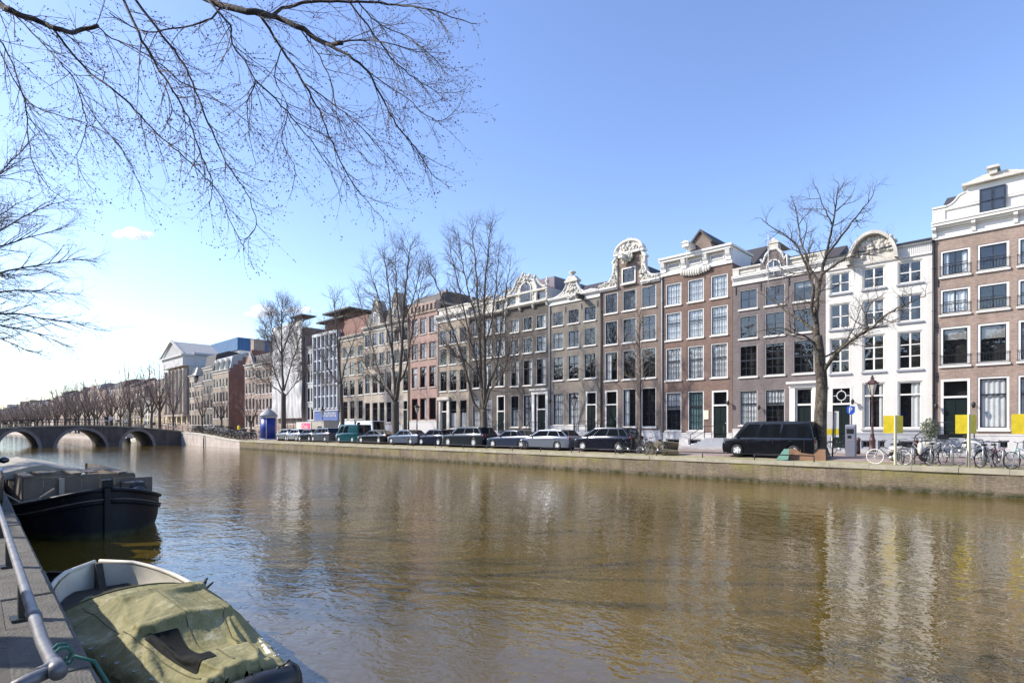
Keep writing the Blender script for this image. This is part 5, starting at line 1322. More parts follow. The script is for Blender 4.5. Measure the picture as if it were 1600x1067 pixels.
# ================================================================== vehicles
PAINTS = {}
def paint(name, c, metal=.35, rough=.22):
    if name not in PAINTS: PAINTS[name] = plain('paint_'+name, c, rough, metal=metal, var=.03, coat=.9)
    return PAINTS[name]
SILL = plain('dark_trim', (.02,.02,.022), .6, var=.1)
PLATEW = PLATE
def wheel_meshes(r, w):
    k = ('wheel', r, w)
    if k not in MESHES:
        t = MB(); t.lathe([(r*.62,-w/2),(r*.9,-w/2),(r,-w*.32),(r,w*.32),(r*.9,w/2),(r*.62,w/2),(r*.62,-w/2)], n=24, axis='y', caps=False)
        rm = MB(); rm.lathe([(r*.70,-w*.49),(r*.60,-w*.47),(r*.56,-w*.2),(.001,-w*.1)], n=20, axis='y', caps=False)
        rm.lathe([(.001,-w*.44),(r*.15,-w*.43),(r*.17,-w*.12)], n=10, axis='y')
        for q in range(5):
            a = 2*math.pi*q/5; d = Vector((math.cos(a),0,math.sin(a))); e = Vector((-math.sin(a),0,math.cos(a)))
            rm.obox(d*r*.36+Vector((0,-w*.42,0)), d*r*.25, e*r*.075, Vector((0,w*.07,0)))
        dk = MB()
        MESHES[k] = (t.mesh('tyre', TYRE), rm.mesh('rim', RIM))
    return MESHES[k]
def lerp(a, b, t): return a+(b-a)*t
SHAPES = {   # body outline (x as a fraction of length from the nose, z in fractions of height), greenhouse (front base, front top, rear top, rear base), axles
 'hatch': dict(H=1.47, W=1.77, out=[(.015,.17),(0,.30),(.005,.42),(.03,.50),(.12,.57),(.27,.635),(.60,.665),(.955,.685),(.99,.60),(1,.40),(.99,.20)], gh=(.235,.43,.85,.975), ax=(.185,.80), r=.315, zb=.615, win=[(.06,.47),(.50,.80),(.83,.97)]),
 'sedan': dict(H=1.42, W=1.80, out=[(.012,.17),(0,.30),(.004,.42),(.03,.50),(.12,.565),(.30,.64),(.60,.67),(.86,.70),(.985,.685),(1,.55),(1,.35),(.99,.20)], gh=(.27,.43,.70,.87), ax=(.175,.80), r=.32, zb=.63, win=[(.06,.48),(.51,.80),(.83,.97)]),
 'coupe': dict(H=1.38, W=1.80, out=[(.012,.17),(0,.30),(.004,.42),(.03,.50),(.12,.565),(.30,.64),(.60,.68),(.90,.70),(.985,.67),(1,.50),(1,.35),(.99,.20)], gh=(.27,.45,.66,.93), ax=(.175,.79), r=.33, zb=.63, win=[(.06,.55),(.59,.90)]),
 'suv': dict(H=1.68, W=1.88, out=[(.015,.20),(0,.30),(.004,.47),(.03,.545),(.12,.595),(.25,.635),(.60,.665),(.95,.68),(.985,.62),(1,.42),(.985,.24)], gh=(.225,.38,.88,.98), ax=(.185,.80), r=.37, zb=.62, win=[(.06,.42),(.45,.75),(.78,.95)]),
 'mpv': dict(H=1.62, W=1.80, out=[(.015,.17),(0,.28),(.005,.42),(.03,.50),(.12,.57),(.22,.62),(.60,.65),(.96,.66),(.99,.58),(1,.38),(.99,.20)], gh=(.16,.38,.88,.985), ax=(.18,.80), r=.32, zb=.60, win=[(.05,.20),(.23,.50),(.53,.78),(.81,.96)]),
 'van': dict(H=1.98, W=1.92, out=[(.012,.14),(0,.20),(.003,.36),(.02,.43),(.06,.475),(.17,.54),(.40,.55),(.97,.55),(.995,.50),(1,.30),(.995,.15)], gh=(.135,.275,.955,.99), ax=(.185,.795), r=.335, zb=.52, win=[(.05,.27),(.30,.58),(.61,.955)]),
 'oldvan': dict(H=1.95, W=1.84, out=[(.01,.14),(0,.22),(.003,.34),(.02,.40),(.07,.455),(.12,.52),(.40,.53),(.985,.53),(.995,.48),(1,.30),(.995,.15)], gh=(.10,.25,.975,.995), ax=(.20,.78), r=.32, zb=.50, win=[(.05,.24),(.30,.50)]),
}
def car(kind, Ln, col, X, Y, label, group='cars parked along the far quay', cat='car', name='parked_car', flip=False, H=None, glassall=True, win=None, z=None, rz=0.0):
    S = SHAPES[kind]; Hh = H or S['H']; W = S['W']; hw = W/2
    zz = gz(X, Y) if z is None else z
    root = empty(name, (X, Y, zz), label, cat, group, rz+(math.pi if flip else 0))
    m = paint(*col); r = S['r']; ax = [Ln*a for a in S['ax']]; o0 = -Ln/2
    out = [(x*Ln, zf*Hh) for x, zf in S['out']]
    zl = .19
    # closed silhouette with two wheel arches
    P = list(out)
    bot = [(out[-1][0], zl)]
    for cx in reversed(ax):
        R2 = r+.055
        bot += [(cx+R2, zl)]+[(cx+R2*math.cos(t), r+R2*math.sin(t)) for t in [math.pi*k/8 for k in range(1, 8)]]+[(cx-R2, zl)]
    bot += [(out[0][0], zl)]
    P = P+bot
    cxm, czm = Ln*.5, Hh*.42
    def plan(x):      # the nose and the tail are narrower
        f = x/Ln; return 1-.16*max(0, (.13-f)/.13)**2-.09*max(0, (f-.88)/.12)**2
    slices = [(-1.012, .45), (-.992, .90), (-.95, 1), (.95, 1), (.992, .90), (1.012, .45)]
    mb = MB(); n = len(P); vs = []
    for s, full in slices:
        for x, zq in P:
            x2 = cxm+(x-cxm)*(1-.02*(1-full)); z2 = czm+(zq-czm)*full if zq > czm else zq
            # tumblehome: waist is widest below the belt
            wv = hw*(1-.03*max(0, (z2-Hh*.45)/(Hh*.2))**1.5)
            vs.append((x2+o0, s*wv*plan(x), z2))
    fs = []
    for k in range(5):
        for i in range(n): fs.append((k*n+i, k*n+(i+1)%n, (k+1)*n+(i+1)%n, (k+1)*n+i))
    fs += [tuple(range(n-1, -1, -1)), tuple(range(5*n, 6*n))]
    mb.add(vs, fs)
    # greenhouse
    g0, g1, g2, g3 = [q*Ln+o0 for q in S['gh']]; zb = S['zb']*Hh; zr = Hh-.015; wb_ = hw*.925; wr = hw*(.885 if kind in ('van','oldvan') else .85)
    G = MB(); nn = 6
    xm = [g1+(g2-g1)*k/nn for k in range(nn+1)]
    top = [(x, zr-.045*(2*k/nn-1)**2*(1 if kind not in ('van','oldvan') else .5)) for k, x in enumerate(xm)]
    prof = [(g0, zb)]+top+[(g3, zb)]
    vs = []
    for s in (-1, 1):
        for k, (x, zq) in enumerate(prof): vs.append((x, s*(wb_ if k in (0, len(prof)-1) else wr), zq))
    c = len(prof); fs = [tuple(range(c-1, -1, -1)), tuple(range(c, 2*c))]+[(k, k+1, c+k+1, c+k) for k in range(c-1)]
    G.add(vs, fs)
    bmb = mb.mesh('body', [m]); gm = G.mesh('g', [m])
    bm = bmesh.new(); bm.from_mesh(gm); bmesh.ops.recalc_face_normals(bm, faces=bm.faces)
    bmesh.ops.bevel(bm, geom=[e for e in bm.edges if len(e.link_faces) == 2 and e.calc_face_angle(0) > .35 and max(v.co.z for v in e.verts) > zb+.1], offset=.05, segments=3, profile=.6, affect='EDGES')
    bm.from_mesh(bmb); bmesh.ops.recalc_face_normals(bm, faces=bm.faces)
    for f in bm.faces: f.smooth = len(f.verts) <= 4
    me = bpy.data.meshes.new('body'); bm.to_mesh(me); bm.free(); me.materials.append(m); bpy.data.meshes.remove(bmb); bpy.data.meshes.remove(gm)
    try: me.set_sharp_from_angle(angle=R(38))
    except Exception: pass
    body = link('body', me, root)
    # glass set on the greenhouse
    def side(s, u, v):
        a = Vector((g0, s*wb_, zb)); b = Vector((g3, s*wb_, zb)); cc = Vector((g2, s*wr, top[-1][1])); d = Vector((g1, s*wr, top[0][1]))
        return a.lerp(b, u).lerp(d.lerp(cc, u), v)
    for s in (-1, 1):
        nrm = Vector((0, s*(zr-zb), (wb_-wr))).normalized()*.008
        for a, b in (win or S['win']):
            w_ = MB(); zt_ = .86
            q = [side(s, a, .05)+nrm, side(s, b, .05)+nrm, side(s, b, zt_)+nrm, side(s, a, zt_)+nrm]
            if a < .1: q[3] = side(s, a+.035, zt_)+nrm
            w_.poly(q); w_.build('side_window', CARGLASS, body)
    def face(xa, za, xb, zb2, nm, d):
        w_ = MB(); A = [Vector((xa, -wb_, za)), Vector((xa, wb_, za)), Vector((xb, wr, zb2)), Vector((xb, -wr, zb2))]
        nrm = (A[1]-A[0]).cross(A[3]-A[0]).normalized(); nrm = nrm if nrm.x*d > 0 else -nrm
        cen = sum(A, Vector())/4; w_.poly([cen+(p-cen)*.86+nrm*.010 for p in A]); return w_.build(nm, SCREEN if d < 0 else CARGLASS, body)
    face(g0, zb, g1, top[0][1], 'windscreen', -1); face(g3, zb, g2, top[-1][1], 'rear_window', 1)
    tm, rm = wheel_meshes(r, .205)
    for cx in ax:
        for s in (-1, 1):
            wh = link('wheel', tm, root, (cx+o0, s*(hw*.97-.075), r), (0, 0, 0 if s < 0 else math.pi)); link('rim', rm, wh)
    mb = MB()
    for cx in ax: mb.lathe([(r+.05,-hw*.80),(r+.05,hw*.80)], (cx+o0, 0, r), 16, axis='y', smooth=False)
    mb.box(o0+.25, -o0-.25, -hw*.8, hw*.8, .17, .30); mb.build('underbody', SILL, root)
    zl_ = Hh*.47 if kind != 'van' else Hh*.385
    if kind == 'oldvan': zl_ = Hh*.36
    for s in (-1, 1):
        mb = MB(); x = o0+.035*Ln; y = s*hw*.72
        mb.lump((x+.02, y, zl_), (.15, .20, .085), n=10); mb.build('headlight', LAMPG, body)
        mb = MB(); mb.lump((-o0-.07, s*hw*.80, Hh*.56 if kind not in ('van','oldvan') else Hh*.44), (.10, .10, .15), n=8); mb.build('tail_light', TAIL, body)
        mb = MB(); mb.lump((g0+.28*(g1-g0)+.1, s*(hw+.07), zb+.07), (.07, .10, .075), n=8); mb.build('mirror', m, body)
        mb = MB()
        for cut in (.30, .58, .82 if kind not in ('van','oldvan') else .9):
            xx = lerp(o0, -o0, cut); mb.box(xx-.008, xx+.008, s*(hw-.012)-.01, s*(hw-.012)+.0115, .30, zb*.93)
        for cut in (.53, .76): xx = lerp(o0, -o0, cut); mb.box(xx-.08, xx+.08, s*(hw-.01)-.02, s*(hw-.01)+.02, zb*.86, zb*.88)
        mb.build('door_seam', SILL, body)
    mb = MB(); mb.box(o0-.014, o0+.05, -.26, .26, .33 if kind not in ('van','oldvan') else .42, .44 if kind not in ('van','oldvan') else .53); mb.build('number_plate', PLATE, body)
    mb = MB(); mb.box(o0-.008, o0+.09, -hw*.55, hw*.55, Hh*.30 if kind not in ('van','oldvan') else Hh*.30, Hh*.395 if kind not in ('van','oldvan') else Hh*.36); mb.build('grille', SILL, body)
    return root
def span(pl, pr, Yn):
    a, b = onY(pl, HY, Yn).x, onY(pr, HY, Yn).x; return a, b
CARS = [('van',1131,1276,('black_gloss',(.007,.0075,.010)),'black van with a yellow number plate parked beside the nearest tree',32.3,None),
 ('mpv',900,989,('navy',(.010,.012,.022)),'dark navy compact car in front of the neck gable house, nearest of the cars',32.3,None),
 ('hatch',811,893,('silver_blue',(.17,.19,.23)),'silver hatchback second in the row, right behind the navy car',32.3,None),
 ('sedan',763,834,('slate',(.030,.042,.075)),'slate blue saloon parked between the silver hatchback and the dark SUV',32.3,None),
 ('suv',685,769,('green_black',(.020,.026,.032)),'large dark SUV parked beside the forked elm',32.2,None),
 ('hatch',655,688,('deep_blue',(.010,.014,.032)),'small deep blue hatchback half hidden in front of the dark SUV',32.5,4.0),
 ('sedan',608,656,('steel',(.10,.125,.17)),'steel blue saloon in front of the pink house',32.3,None),
 ('coupe',561,606,('black',(.008,.009,.011)),'black coupe between the teal van and the double stemmed elm',32.3,None),
 ('oldvan',527,563,('teal',(.006,.075,.095)),'old teal green van with a slanted front',32.4,None),
 ('mpv',488,518,('grey',(.10,.11,.13)),'grey people carrier in front of the teal van',32.4,None),
 ('hatch',468,488,('charcoal',(.02,.022,.028)),'small charcoal car ahead of the grey people carrier',32.4,3.9),
 ('hatch',449,468,('pale_silver',(.34,.36,.38)),'pale silver hatchback by the trunk of the bushy elm',32.4,3.9),
 ('hatch',434,449,('dull_silver',(.24,.25,.26)),'dull silver car last in the row beside the round kiosk',32.4,3.8)]
for kind, pl, pr_, c, lab, Y, Lf in CARS:
    hw = SHAPES[kind]['W']/2; a, b = span(pl, pr_, Y-hw*.6); Ln = Lf or max(3.9, min(5.3, b-a))
    car(kind, Ln, c, a+Ln/2 if Lf else (a+b)/2, Y, lab, H=1.93 if kind == 'van' else None, name='parked_van' if 'van' in kind else 'parked_car', cat='van' if 'van' in kind else 'car')
for pl, lab in ((548, 'white van across the street behind the teal van, its rear doors towards the trees'), (575, 'white panel van across the street in front of the pale stone house')):
    p = onY(pl, HY, 37); car('van', 4.9, ('white', (.75,.76,.77), 0.0), p.x, 37, lab, group='white vans across the street', name='parked_van', cat='van', H=2.4, win=[(.05,.27)])
# the car whose end just shows at the left edge
car('hatch', 4.2, ('midnight', (.01,.012,.02)), -17.6, .30, 'dark car with a yellow plate parked on the near quay above the barge', group='cars on the near quay', z=1.12, flip=True)
# ================================================================== street furniture, bicycles, signs, people
CRANKM = plain('faded_maroon_iron', (.075,.035,.035), .5, var=.3, scale=6)
LAMPGLASS = plain('lantern_glass', (.50,.48,.42), .15, var=.1)
def lamppost(px, Y, H, label, mat=IRON, group='crown street lamps along the far quay'):
    p = onY(px, HY, Y); z = gz(p.x, Y) if Y < 38.3 else 1.40
    root = empty('street_lamp', (p.x, Y, z), label, 'street lamp', group); s = H/4.5
    mb = MB(); mb.lathe([(.21,0),(.21,.10),(.17,.14),(.17,.62),(.20,.66),(.14,.74),(.10,.98),(.13,1.02),(.075,1.10),(.062,1.7),(.08,1.74),(.055,1.80),(.045,3.15*s),(.07,3.18*s),(.05,3.24*s),(.09,3.34*s)], n=12)
    mb.path([(-.28,0,3.02*s),(.28,0,3.02*s)], .018, 5); mb.build('post', mat, root)
    z0, z1 = 3.36*s, 4.02*s; hd = MB()
    for k in range(6):
        a = math.pi*k/3; hd.path([(.12*math.cos(a),.12*math.sin(a),z0),(.27*math.cos(a),.27*math.sin(a),z1)], .014, 4)
    hd.lathe([(.30,z1-.03),(.33,z1+.02),(.20,z1+.17),(.10,z1+.23),(.08,z1+.30),(.13,z1+.34),(.05,z1+.40),(.07,z1+.46),(.01,z1+.52)], n=6, smooth=False)
    for k in range(6):
        a = math.pi*k/3; hd.lump((.33*math.cos(a), .33*math.sin(a), z1+.06), (.03,.03,.06), n=5)
    ln = hd.build('lantern', mat, root); mb = MB(); mb.lathe([(.10,z0),(.25,z1-.03)], n=6, smooth=False); mb.build('glass', LAMPGLASS, ln)
    return root
lamppost(1363, 39.6, 4.55, 'old maroon crown lamp post in front of the white house', CRANKM)
lamppost(897, 38.6, 4.4, 'dark crown lamp post in front of the tan bell gable house')
lamppost(651.5, 38.6, 4.2, 'dark crown lamp post in front of the pink house')
lamppost(504, 38.6, 4.4, 'dark crown lamp post in front of the glass fronted office')
lamppost(1337, 40.9, 3.9, 'small dark lantern on a post at the white house door') if False else None
h0 = None
# parking meter with P sign
p = onY(1329.5, HY, 35.4); z = gz(p.x, 35.4); root = empty('parking_meter', (p.x, 35.4, z), 'grey parking meter with a blue P sign on top next to the nearest tree', 'parking meter')
METER = plain('meter_grey', (.16,.17,.22), .45, var=.08)
mb = MB(); mb.box(-.24, .24, -.17, .17, 0, 1.58); mb.prism([(-.19,1.581),(.17,1.581),(.17,1.72),(-.10,1.72)], -.24, .24, axis='x'); mb.build('cabinet', METER, root, bevel=.02)
mb = MB(); mb.box(-.17, .17, -.185, -.172, 1.22, 1.48); mb.box(-.12, .05, -.19, -.172, .98, 1.12); mb.build('screen', DARK, root)
mb = MB(); mb.box(-.19, .19, -.18, -.172, .86, .90); mb.build('coin_shelf', GALV, root)
mb = MB(); mb.path([(0,.05,1.7),(0,.05,2.75)], .03, 8); sp = mb.build('sign_pole', GALV, root)
mb = MB(); Q = [(-.19,2.72),(-.19,2.40),(-.07,2.27),(.07,2.27),(.19,2.40),(.19,2.72)]; mb.prism(Q, -.02, .02); sg = mb.build('parking_sign', BLUE, sp)
mb = MB(); mb.box(-.08, -.04, -.032, -.021, 2.36, 2.66); mb.path([(-.04,-.027,2.64),(.03,-.027,2.632),(.07,-.027,2.59),(.07,-.027,2.555),(.03,-.027,2.512),(-.04,-.027,2.504)], .021, 6); mb.build('letter', WHITE, sg)
# yellow folded boards on cream posts
POSTC = plain('cream_post', (.62,.55,.38), .6, var=.1)
def yboard(px, lab, Y=30.75, ph=2.25):
    p = onY(px, HY, Y); z = gz(p.x, Y); root = empty('yellow_sign', (p.x, Y, z), lab, 'sign', 'folded yellow boards on posts above the bicycle racks', rz=YAW)
    mb = MB(); mb.box(-.045, .045, -.045, .045, 0, ph); mb.build('post', POSTC, root, bevel=.01)
    for e, L0 in ((Vector((-.86,.5,0)), .42), (Vector((.90,.43,0)), .52)):
        e.normalize(); nn = Vector((-e.y, e.x, 0)); mb = MB(); mb.obox(e*(.04+L0/2)+Vector((0,0,ph-.42)), e*L0/2, nn*.008, Vector((0,0,.40))); mb.build('board', YELLOW, root)
yboard(1399, 'folded yellow board on a cream post in front of the white house'); yboard(1514, 'folded yellow board on a cream post in front of the brown house door'); yboard(1604, 'yellow board cut off by the right edge of the picture')
# white notice board behind the nearest tree
p = onY(1300, HY, 34.2); z = gz(p.x, 34.2); root = empty('notice_board', (p.x, 34.2, z), 'white notice board with a yellow band on a dark post right of the nearest tree', 'notice board', rz=YAW-.5)
mb = MB(); mb.path([(.02,-.05,0),(.07,-.05,2.45)], .04, 6); mb.build('post', DARK, root)
mb = MB(); mb.box(-.30, .32, -.02, .02, 1.05, 2.45); bd = mb.build('board', WHITE, root); mb = MB(); mb.box(-.295, .315, -.026, -.021, 1.2, 1.5); mb.build('band', YELLOW, bd)
# folded boards by the van
OLDG = plain('faded_green_board', (.06,.17,.125), .7, var=.15); OLDB = plain('brown_board', (.20,.105,.05), .7, var=.25, scale=4)
p = onY(1238, HY, 31.25); z = gz(p.x, 31.0); root = empty('folding_board', (p.x, 31.0, z), 'green and brown folding board standing tent like beside the nearest tree', 'folding board')
def slab(mb, a, b, c, d, t=.03):
    a, b, c, d = map(Vector, (a, b, c, d)); n_ = (b-a).cross(d-a).normalized()*t
    mb.add([tuple(q) for q in (a,b,c,d,a+n_,b+n_,c+n_,d+n_)], [(3,2,1,0),(4,5,6,7),(0,1,5,4),(1,2,6,5),(2,3,7,6),(3,0,4,7)])
mb = MB(); slab(mb, (-.65,-.2,0),(.0,-.35,0),(-.02,-.05,.58),(-.30,.0,.58)); mb.build('green_panel', OLDG, root)
mb = MB(); slab(mb, (-.6,.05,.05),(1.55,.35,.0),(1.45,.65,.58),(-.25,.3,.58)); mb.build('brown_panel', OLDB, root)
# blue round kiosk
p = onY(419.5, HY, 33.0); z = gz(p.x, 33); root = empty('kiosk', (p.x, 33, z), 'blue round kiosk with a grey conical roof on the far quay', 'kiosk')
BLK = plain('deep_blue_wrap', (.012,.035,.26), .4, var=.06, scale=2); BLKW = plain('kiosk_frame', (.45,.52,.60), .5, var=.08)
mb = MB(); mb.lathe([(1.0,.12),(1.0,2.95)], n=28); mb.build('drum', BLK, root)
mb = MB(); mb.lathe([(1.06,0),(1.06,.119)], n=28); mb.lathe([(1.07,2.951),(1.12,3.05),(1.12,3.2)], n=28); 
for k in range(5): a = 2*math.pi*k/5+.6; mb.path([(1.03*math.cos(a),1.03*math.sin(a),.1),(1.03*math.cos(a),1.03*math.sin(a),3.0)], .05, 6)
mb.build('frame', BLKW, root); mb = MB(); mb.lathe([(1.22,3.201),(1.15,3.34),(.75,3.8),(.25,4.15),(.12,4.3),(.14,4.42),(.01,4.6)], n=24); mb.build('roof', LEAD, root)
# site cabin and poster
CABIN = plain('site_cabin', (.42,.40,.35), .7, var=.12); PINK = plain('pink_poster', (.82,.12,.24), .5, var=.05); 
a, b = onY(486, HY, 37.5), onY(507, HY, 37.5); root = empty('site_cabin', ((a.x+b.x)/2, 37.5, 1.3), 'beige site cabin across the street before the glass fronted office', 'site cabin'); w2 = (b.x-a.x)/2
mb = MB(); mb.box(-w2, w2, -.1, 2.2, 0, 2.45); cb = mb.build('body', CABIN, root, bevel=.03); mb = MB(); mb.box(.2, w2-.5, -.12, -.101, 1.5, 1.75); mb.build('vent', SASH, cb); mb = MB(); mb.box(-w2-.05, w2+.05, -.15, 2.25, 2.451, 2.55); mb.build('roof', LEAD, root)
a, b = onY(463.5, HY, 36.5), onY(486, HY, 36.5); root = empty('poster_board', ((a.x+b.x)/2, 36.5, 1.3), 'white hoarding with a pink poster across the street', 'hoarding'); w2 = (b.x-a.x)/2
mb = MB(); mb.box(-w2, w2, -.05, .05, .2, 2.35); pb = mb.build('panel', WHITE, root); mb = MB(); mb.box(-w2*.25, w2-.15, -.062, -.051, .35, 2.2); pk = mb.build('poster', PINK, pb)
def text(body, size, loc, rot, mat, parent, name='lettering', ext=.004):
    cu = bpy.data.curves.new('txt', 'FONT'); cu.body = body; cu.size = size; cu.extrude = ext; cu.align_x = 'CENTER'; cu.space_line = .85
    o = bpy.data.objects.new('txt', cu); COL.objects.link(o); bpy.context.view_layer.update()
    me = bpy.data.meshes.new_from_object(o.evaluated_get(bpy.context.evaluated_depsgraph_get())); bpy.data.objects.remove(o); bpy.data.curves.remove(cu)
    me.materials.clear(); me.materials.append(mat); return link(name, me, parent, loc, rot)
text('Dek\nRet', .95, (w2*.25, -.068, 1.38), (R(90),0,0), WHITE, pk)
for k in (0, 1): mb = MB(); mb.box(-w2+.1+k*(2*w2-.3), -w2+.2+k*(2*w2-.3), .06, .14, 0, 2.3); mb.build('post', WOODG, root)
# low pipe rail on the quay edge beside the cars
def qrail(px0, px1, label):
    a, b = onY(px0, HY, 30.4).x, onY(px1, HY, 30.4).x; root = empty('quay_rail', (a, 30.4, gz(a, 30.4)), label, 'quay rail', 'low rails along the far quay edge'); n = max(2, round((b-a)/3.0))
    mb = MB(); mb.path([(0,0,.30),(b-a,0,.30)], .03, 6); mb.build('rail', IRON, root)
    for k in range(n+1): mb = MB(); mb.path([((b-a)*k/n,0,0),((b-a)*k/n,0,.30)], .028, 6); mb.build('post', IRON, root)
qrail(905, 1272, 'low black pipe rail on the quay edge from the navy car to the nearest tree'); qrail(690, 893, 'low black pipe rail on the quay edge before the SUV and silver hatchback'); qrail(470, 680, 'low black pipe rail on the quay edge before the teal van and coupe')

# ---------------- bicycles
TY2 = TYRE
def bike(label, loc, rz, col, wheelcol=None, group=None, basket=None, tilt=0.0, name='bicycle', fancy=True, light=False):
    """step-through town bike, length along local x, front wheel at +x"""
    root = empty(name, loc, label, 'bicycle', group, rz); root.rotation_euler = (tilt, 0, rz)
    r = .34; m = plain('cycle_'+col[0], col[1], .4, var=.15, metal=.1) if 'cycle_'+col[0] not in MATS else MATS['cycle_'+col[0]]
    wm = (plain('cycle_'+wheelcol[0], wheelcol[1], .5, var=.08) if 'cycle_'+wheelcol[0] not in MATS else MATS['cycle_'+wheelcol[0]]) if wheelcol else TYRE
    kk = ('bw', wm.name)
    if kk not in MESHES:
        t = MB(); n = 22; t.path([(r*math.cos(2*math.pi*k/n), 0, r*math.sin(2*math.pi*k/n)) for k in range(n+1)], .022, 6, caps=False)
        sp = MB()
        for k in range(9):
            a = math.pi*k/9; sp.path([(r*.96*math.cos(a),0,r*.96*math.sin(a)),(-r*.96*math.cos(a),0,-r*.96*math.sin(a))], .0035, 3, caps=False)
        sp.lathe([(.03,-.04),(.03,.04)], n=8, axis='y'); MESHES[kk] = (t.mesh('wheel', wm), sp.mesh('spokes', wm if wheelcol else GALV))
    for x in (-.52, .54):
        w_ = link('wheel', MESHES[kk][0], root, (x, 0, r), (0, .3, 0)); link('spokes', MESHES[kk][1], w_)
    fr_ = MB(); bb = (-.08,0,.29); hd = (.34,0,.86); st = (-.24,0,.80); rr = (-.52,0,.34); ft = (.54,0,.34)
    for a, b, q in ((bb,(.37,0,.74),.019),(bb,st,.017),(hd,(-.20,0,.62),.016),(bb,rr,.012),(st,rr,.010),(hd,(.43,0,.62),.017),((.43,0,.62),ft,.013)): fr_.path([a,b], q, 5)
    fr_.path([(-.52+.37*math.cos(t),0,.34+.37*math.sin(t)) for t in [math.pi*(.15+.85*k/8) for k in range(9)]], .018, 4); fr_.path([(-.82,0,.74),(-.24,0,.74)], .014, 4); fr_.path([(-.8,0,.74),(-.52,.07,.34)], .008, 3)
    fr_.build('frame', m, root)
    hb = MB(); hb.path([hd,(.30,0,1.04),(.30,0,1.05)], .014, 5); hb.path([(.10,-.29,1.06),(.24,-.27,1.10),(.31,0,1.06),(.24,.27,1.10),(.10,.29,1.06)], .013, 5); hb.build('handlebar', IRON, root)
    sd = MB(); sd.path([st,(-.27,0,.92)], .013, 5); sd.lump((-.30,0,.95), (.15,.10,.05), n=8); sd.build('saddle', IRON, root)
    cw = MB(); cw.lathe([(.10,-.02),(.10,.02)], bb, 10, axis='y'); cw.path([(-.08,-.09,.29),(.02,-.10,.14)], .012, 4); cw.path([(-.08,.09,.29),(-.18,.10,.44)], .012, 4); cw.build('crank', GALV, root)
    if basket:
        bk = MB(); bk.box(.34, .74, -.20, .20, .80, .82); bk.box(.34, .36, -.2, .2, .82, 1.02); bk.box(.72, .74, -.2, .2, .82, 1.02); bk.box(.36, .72, -.2, -.18, .82, 1.02); bk.box(.36, .72, .18, .2, .82, 1.02); bk.build('crate', basket, root)
    return root
def bp(px, Y, dz=0): p = onY(px, HY, Y); return (p.x, Y, gz(p.x, Y)+dz)
BLK_ = ('black', (.012,.012,.014)); WHT = ('white', (.75,.74,.70)); GRN = ('green', (.03,.30,.22)); RD = ('maroon', (.16,.03,.04)); GRY = ('grey', (.25,.26,.27))
bike('white wheeled bicycle left of the first yellow board', bp(1389, 30.95), .02+math.pi, BLK_, WHT, tilt=-.10)
bike('black bicycle standing across the rack under the first yellow board', bp(1407, 31.6), 1.9, GRY)
bike('white framed bicycle with a raised white front wheel in the rack', bp(1497, 32.0, .25), math.pi+.15, WHT, WHT, basket=DARK, tilt=.05)
bike('dark bicycle behind the second yellow board', bp(1522, 31.7), .25, BLK_, GRY)
bike('black upright bicycle with wide handlebars right of the second yellow board', bp(1546, 31.2), 1.05, BLK_)
bike('maroon bicycle leaning in the rack with its wheel towards the water', bp(1563, 31.2), -1.0, RD, GRY, tilt=.08)
bike('green bicycle cut off by the right edge', bp(1602, 31.1), -2.4, GRN)
bike('dark bicycle standing at the rack post between the two yellow boards', bp(1462, 31.3), 1.2, BLK_)
bike('grey bicycle parked before the white house plinth', bp(1438, 33.5), 2.6, GRY)
bike('black bicycle leaning behind the white notice board', bp(1314, 37.0), .3, BLK_)
bike('dark bicycle against the lamp post by the silver hatchback', bp(897, 36.8), .9, BLK_)
for px, Y, a, t_, lab in ((984, 31.3, .5, .15, 'black bicycle at the left of the heap by the young tree'), (993, 31.9, -.4, -.2, 'black bicycle in the middle of the heap by the young tree'), (1003, 31.3, 2.6, .12, 'dark bicycle at the foot of the young tree'), (1027, 31.2, 2.9, -.15, 'dark bicycle leaning on the wooden cargo boxes')):
    bike(lab, bp(px, Y), a, BLK_, tilt=t_, group='bicycles heaped by the young tree')
# moped
root = empty('moped', bp(1421, 32.0), 'white moped parked behind the first yellow board', 'moped', rz=.35); MW = plain('moped_white', (.62,.60,.58), .35, var=.08, coat=.5)
for x in (-.58, .60):
    mb = MB(); mb.lathe([(.13,-.05),(.22,-.055),(.255,-.02),(.255,.02),(.22,.055),(.13,.05)], (0,0,0), 18, axis='y', caps=False); w_ = mb.build('wheel', TYRE, root, (x,0,.255)); mb = MB(); mb.lathe([(.135,-.03),(.02,-.05),(.02,.05),(.135,.03)], n=12, axis='y'); mb.build('rim', GALV, w_)
mb = MB(); mb.lump((-.45,0,.55), (.42,.17,.20), n=10); mb.lump((-.1,0,.33), (.38,.15,.09), n=10); mb.lump((.42,0,.62), (.12,.20,.34), n=10); mb.lump((.60,0,.52), (.24,.09,.10), n=8); mb.build('body', MW, root)
mb = MB(); mb.lump((-.38,0,.80), (.40,.15,.07), n=10); mb.build('saddle', DARK, root)
mb = MB(); mb.path([(.60,0,.26),(.40,0,1.0)], .03, 6); mb.path([(.28,-.32,1.05),(.38,0,1.0),(.28,.32,1.05)], .02, 6); mb.lump((.44,0,.98), (.10,.11,.11), n=8); mb.path([(.34,-.25,1.05),(.34,-.36,1.3)], .008, 4); mb.lump((.34,-.36,1.32), (.02,.06,.04)); mb.build('handlebar', GALV, root)
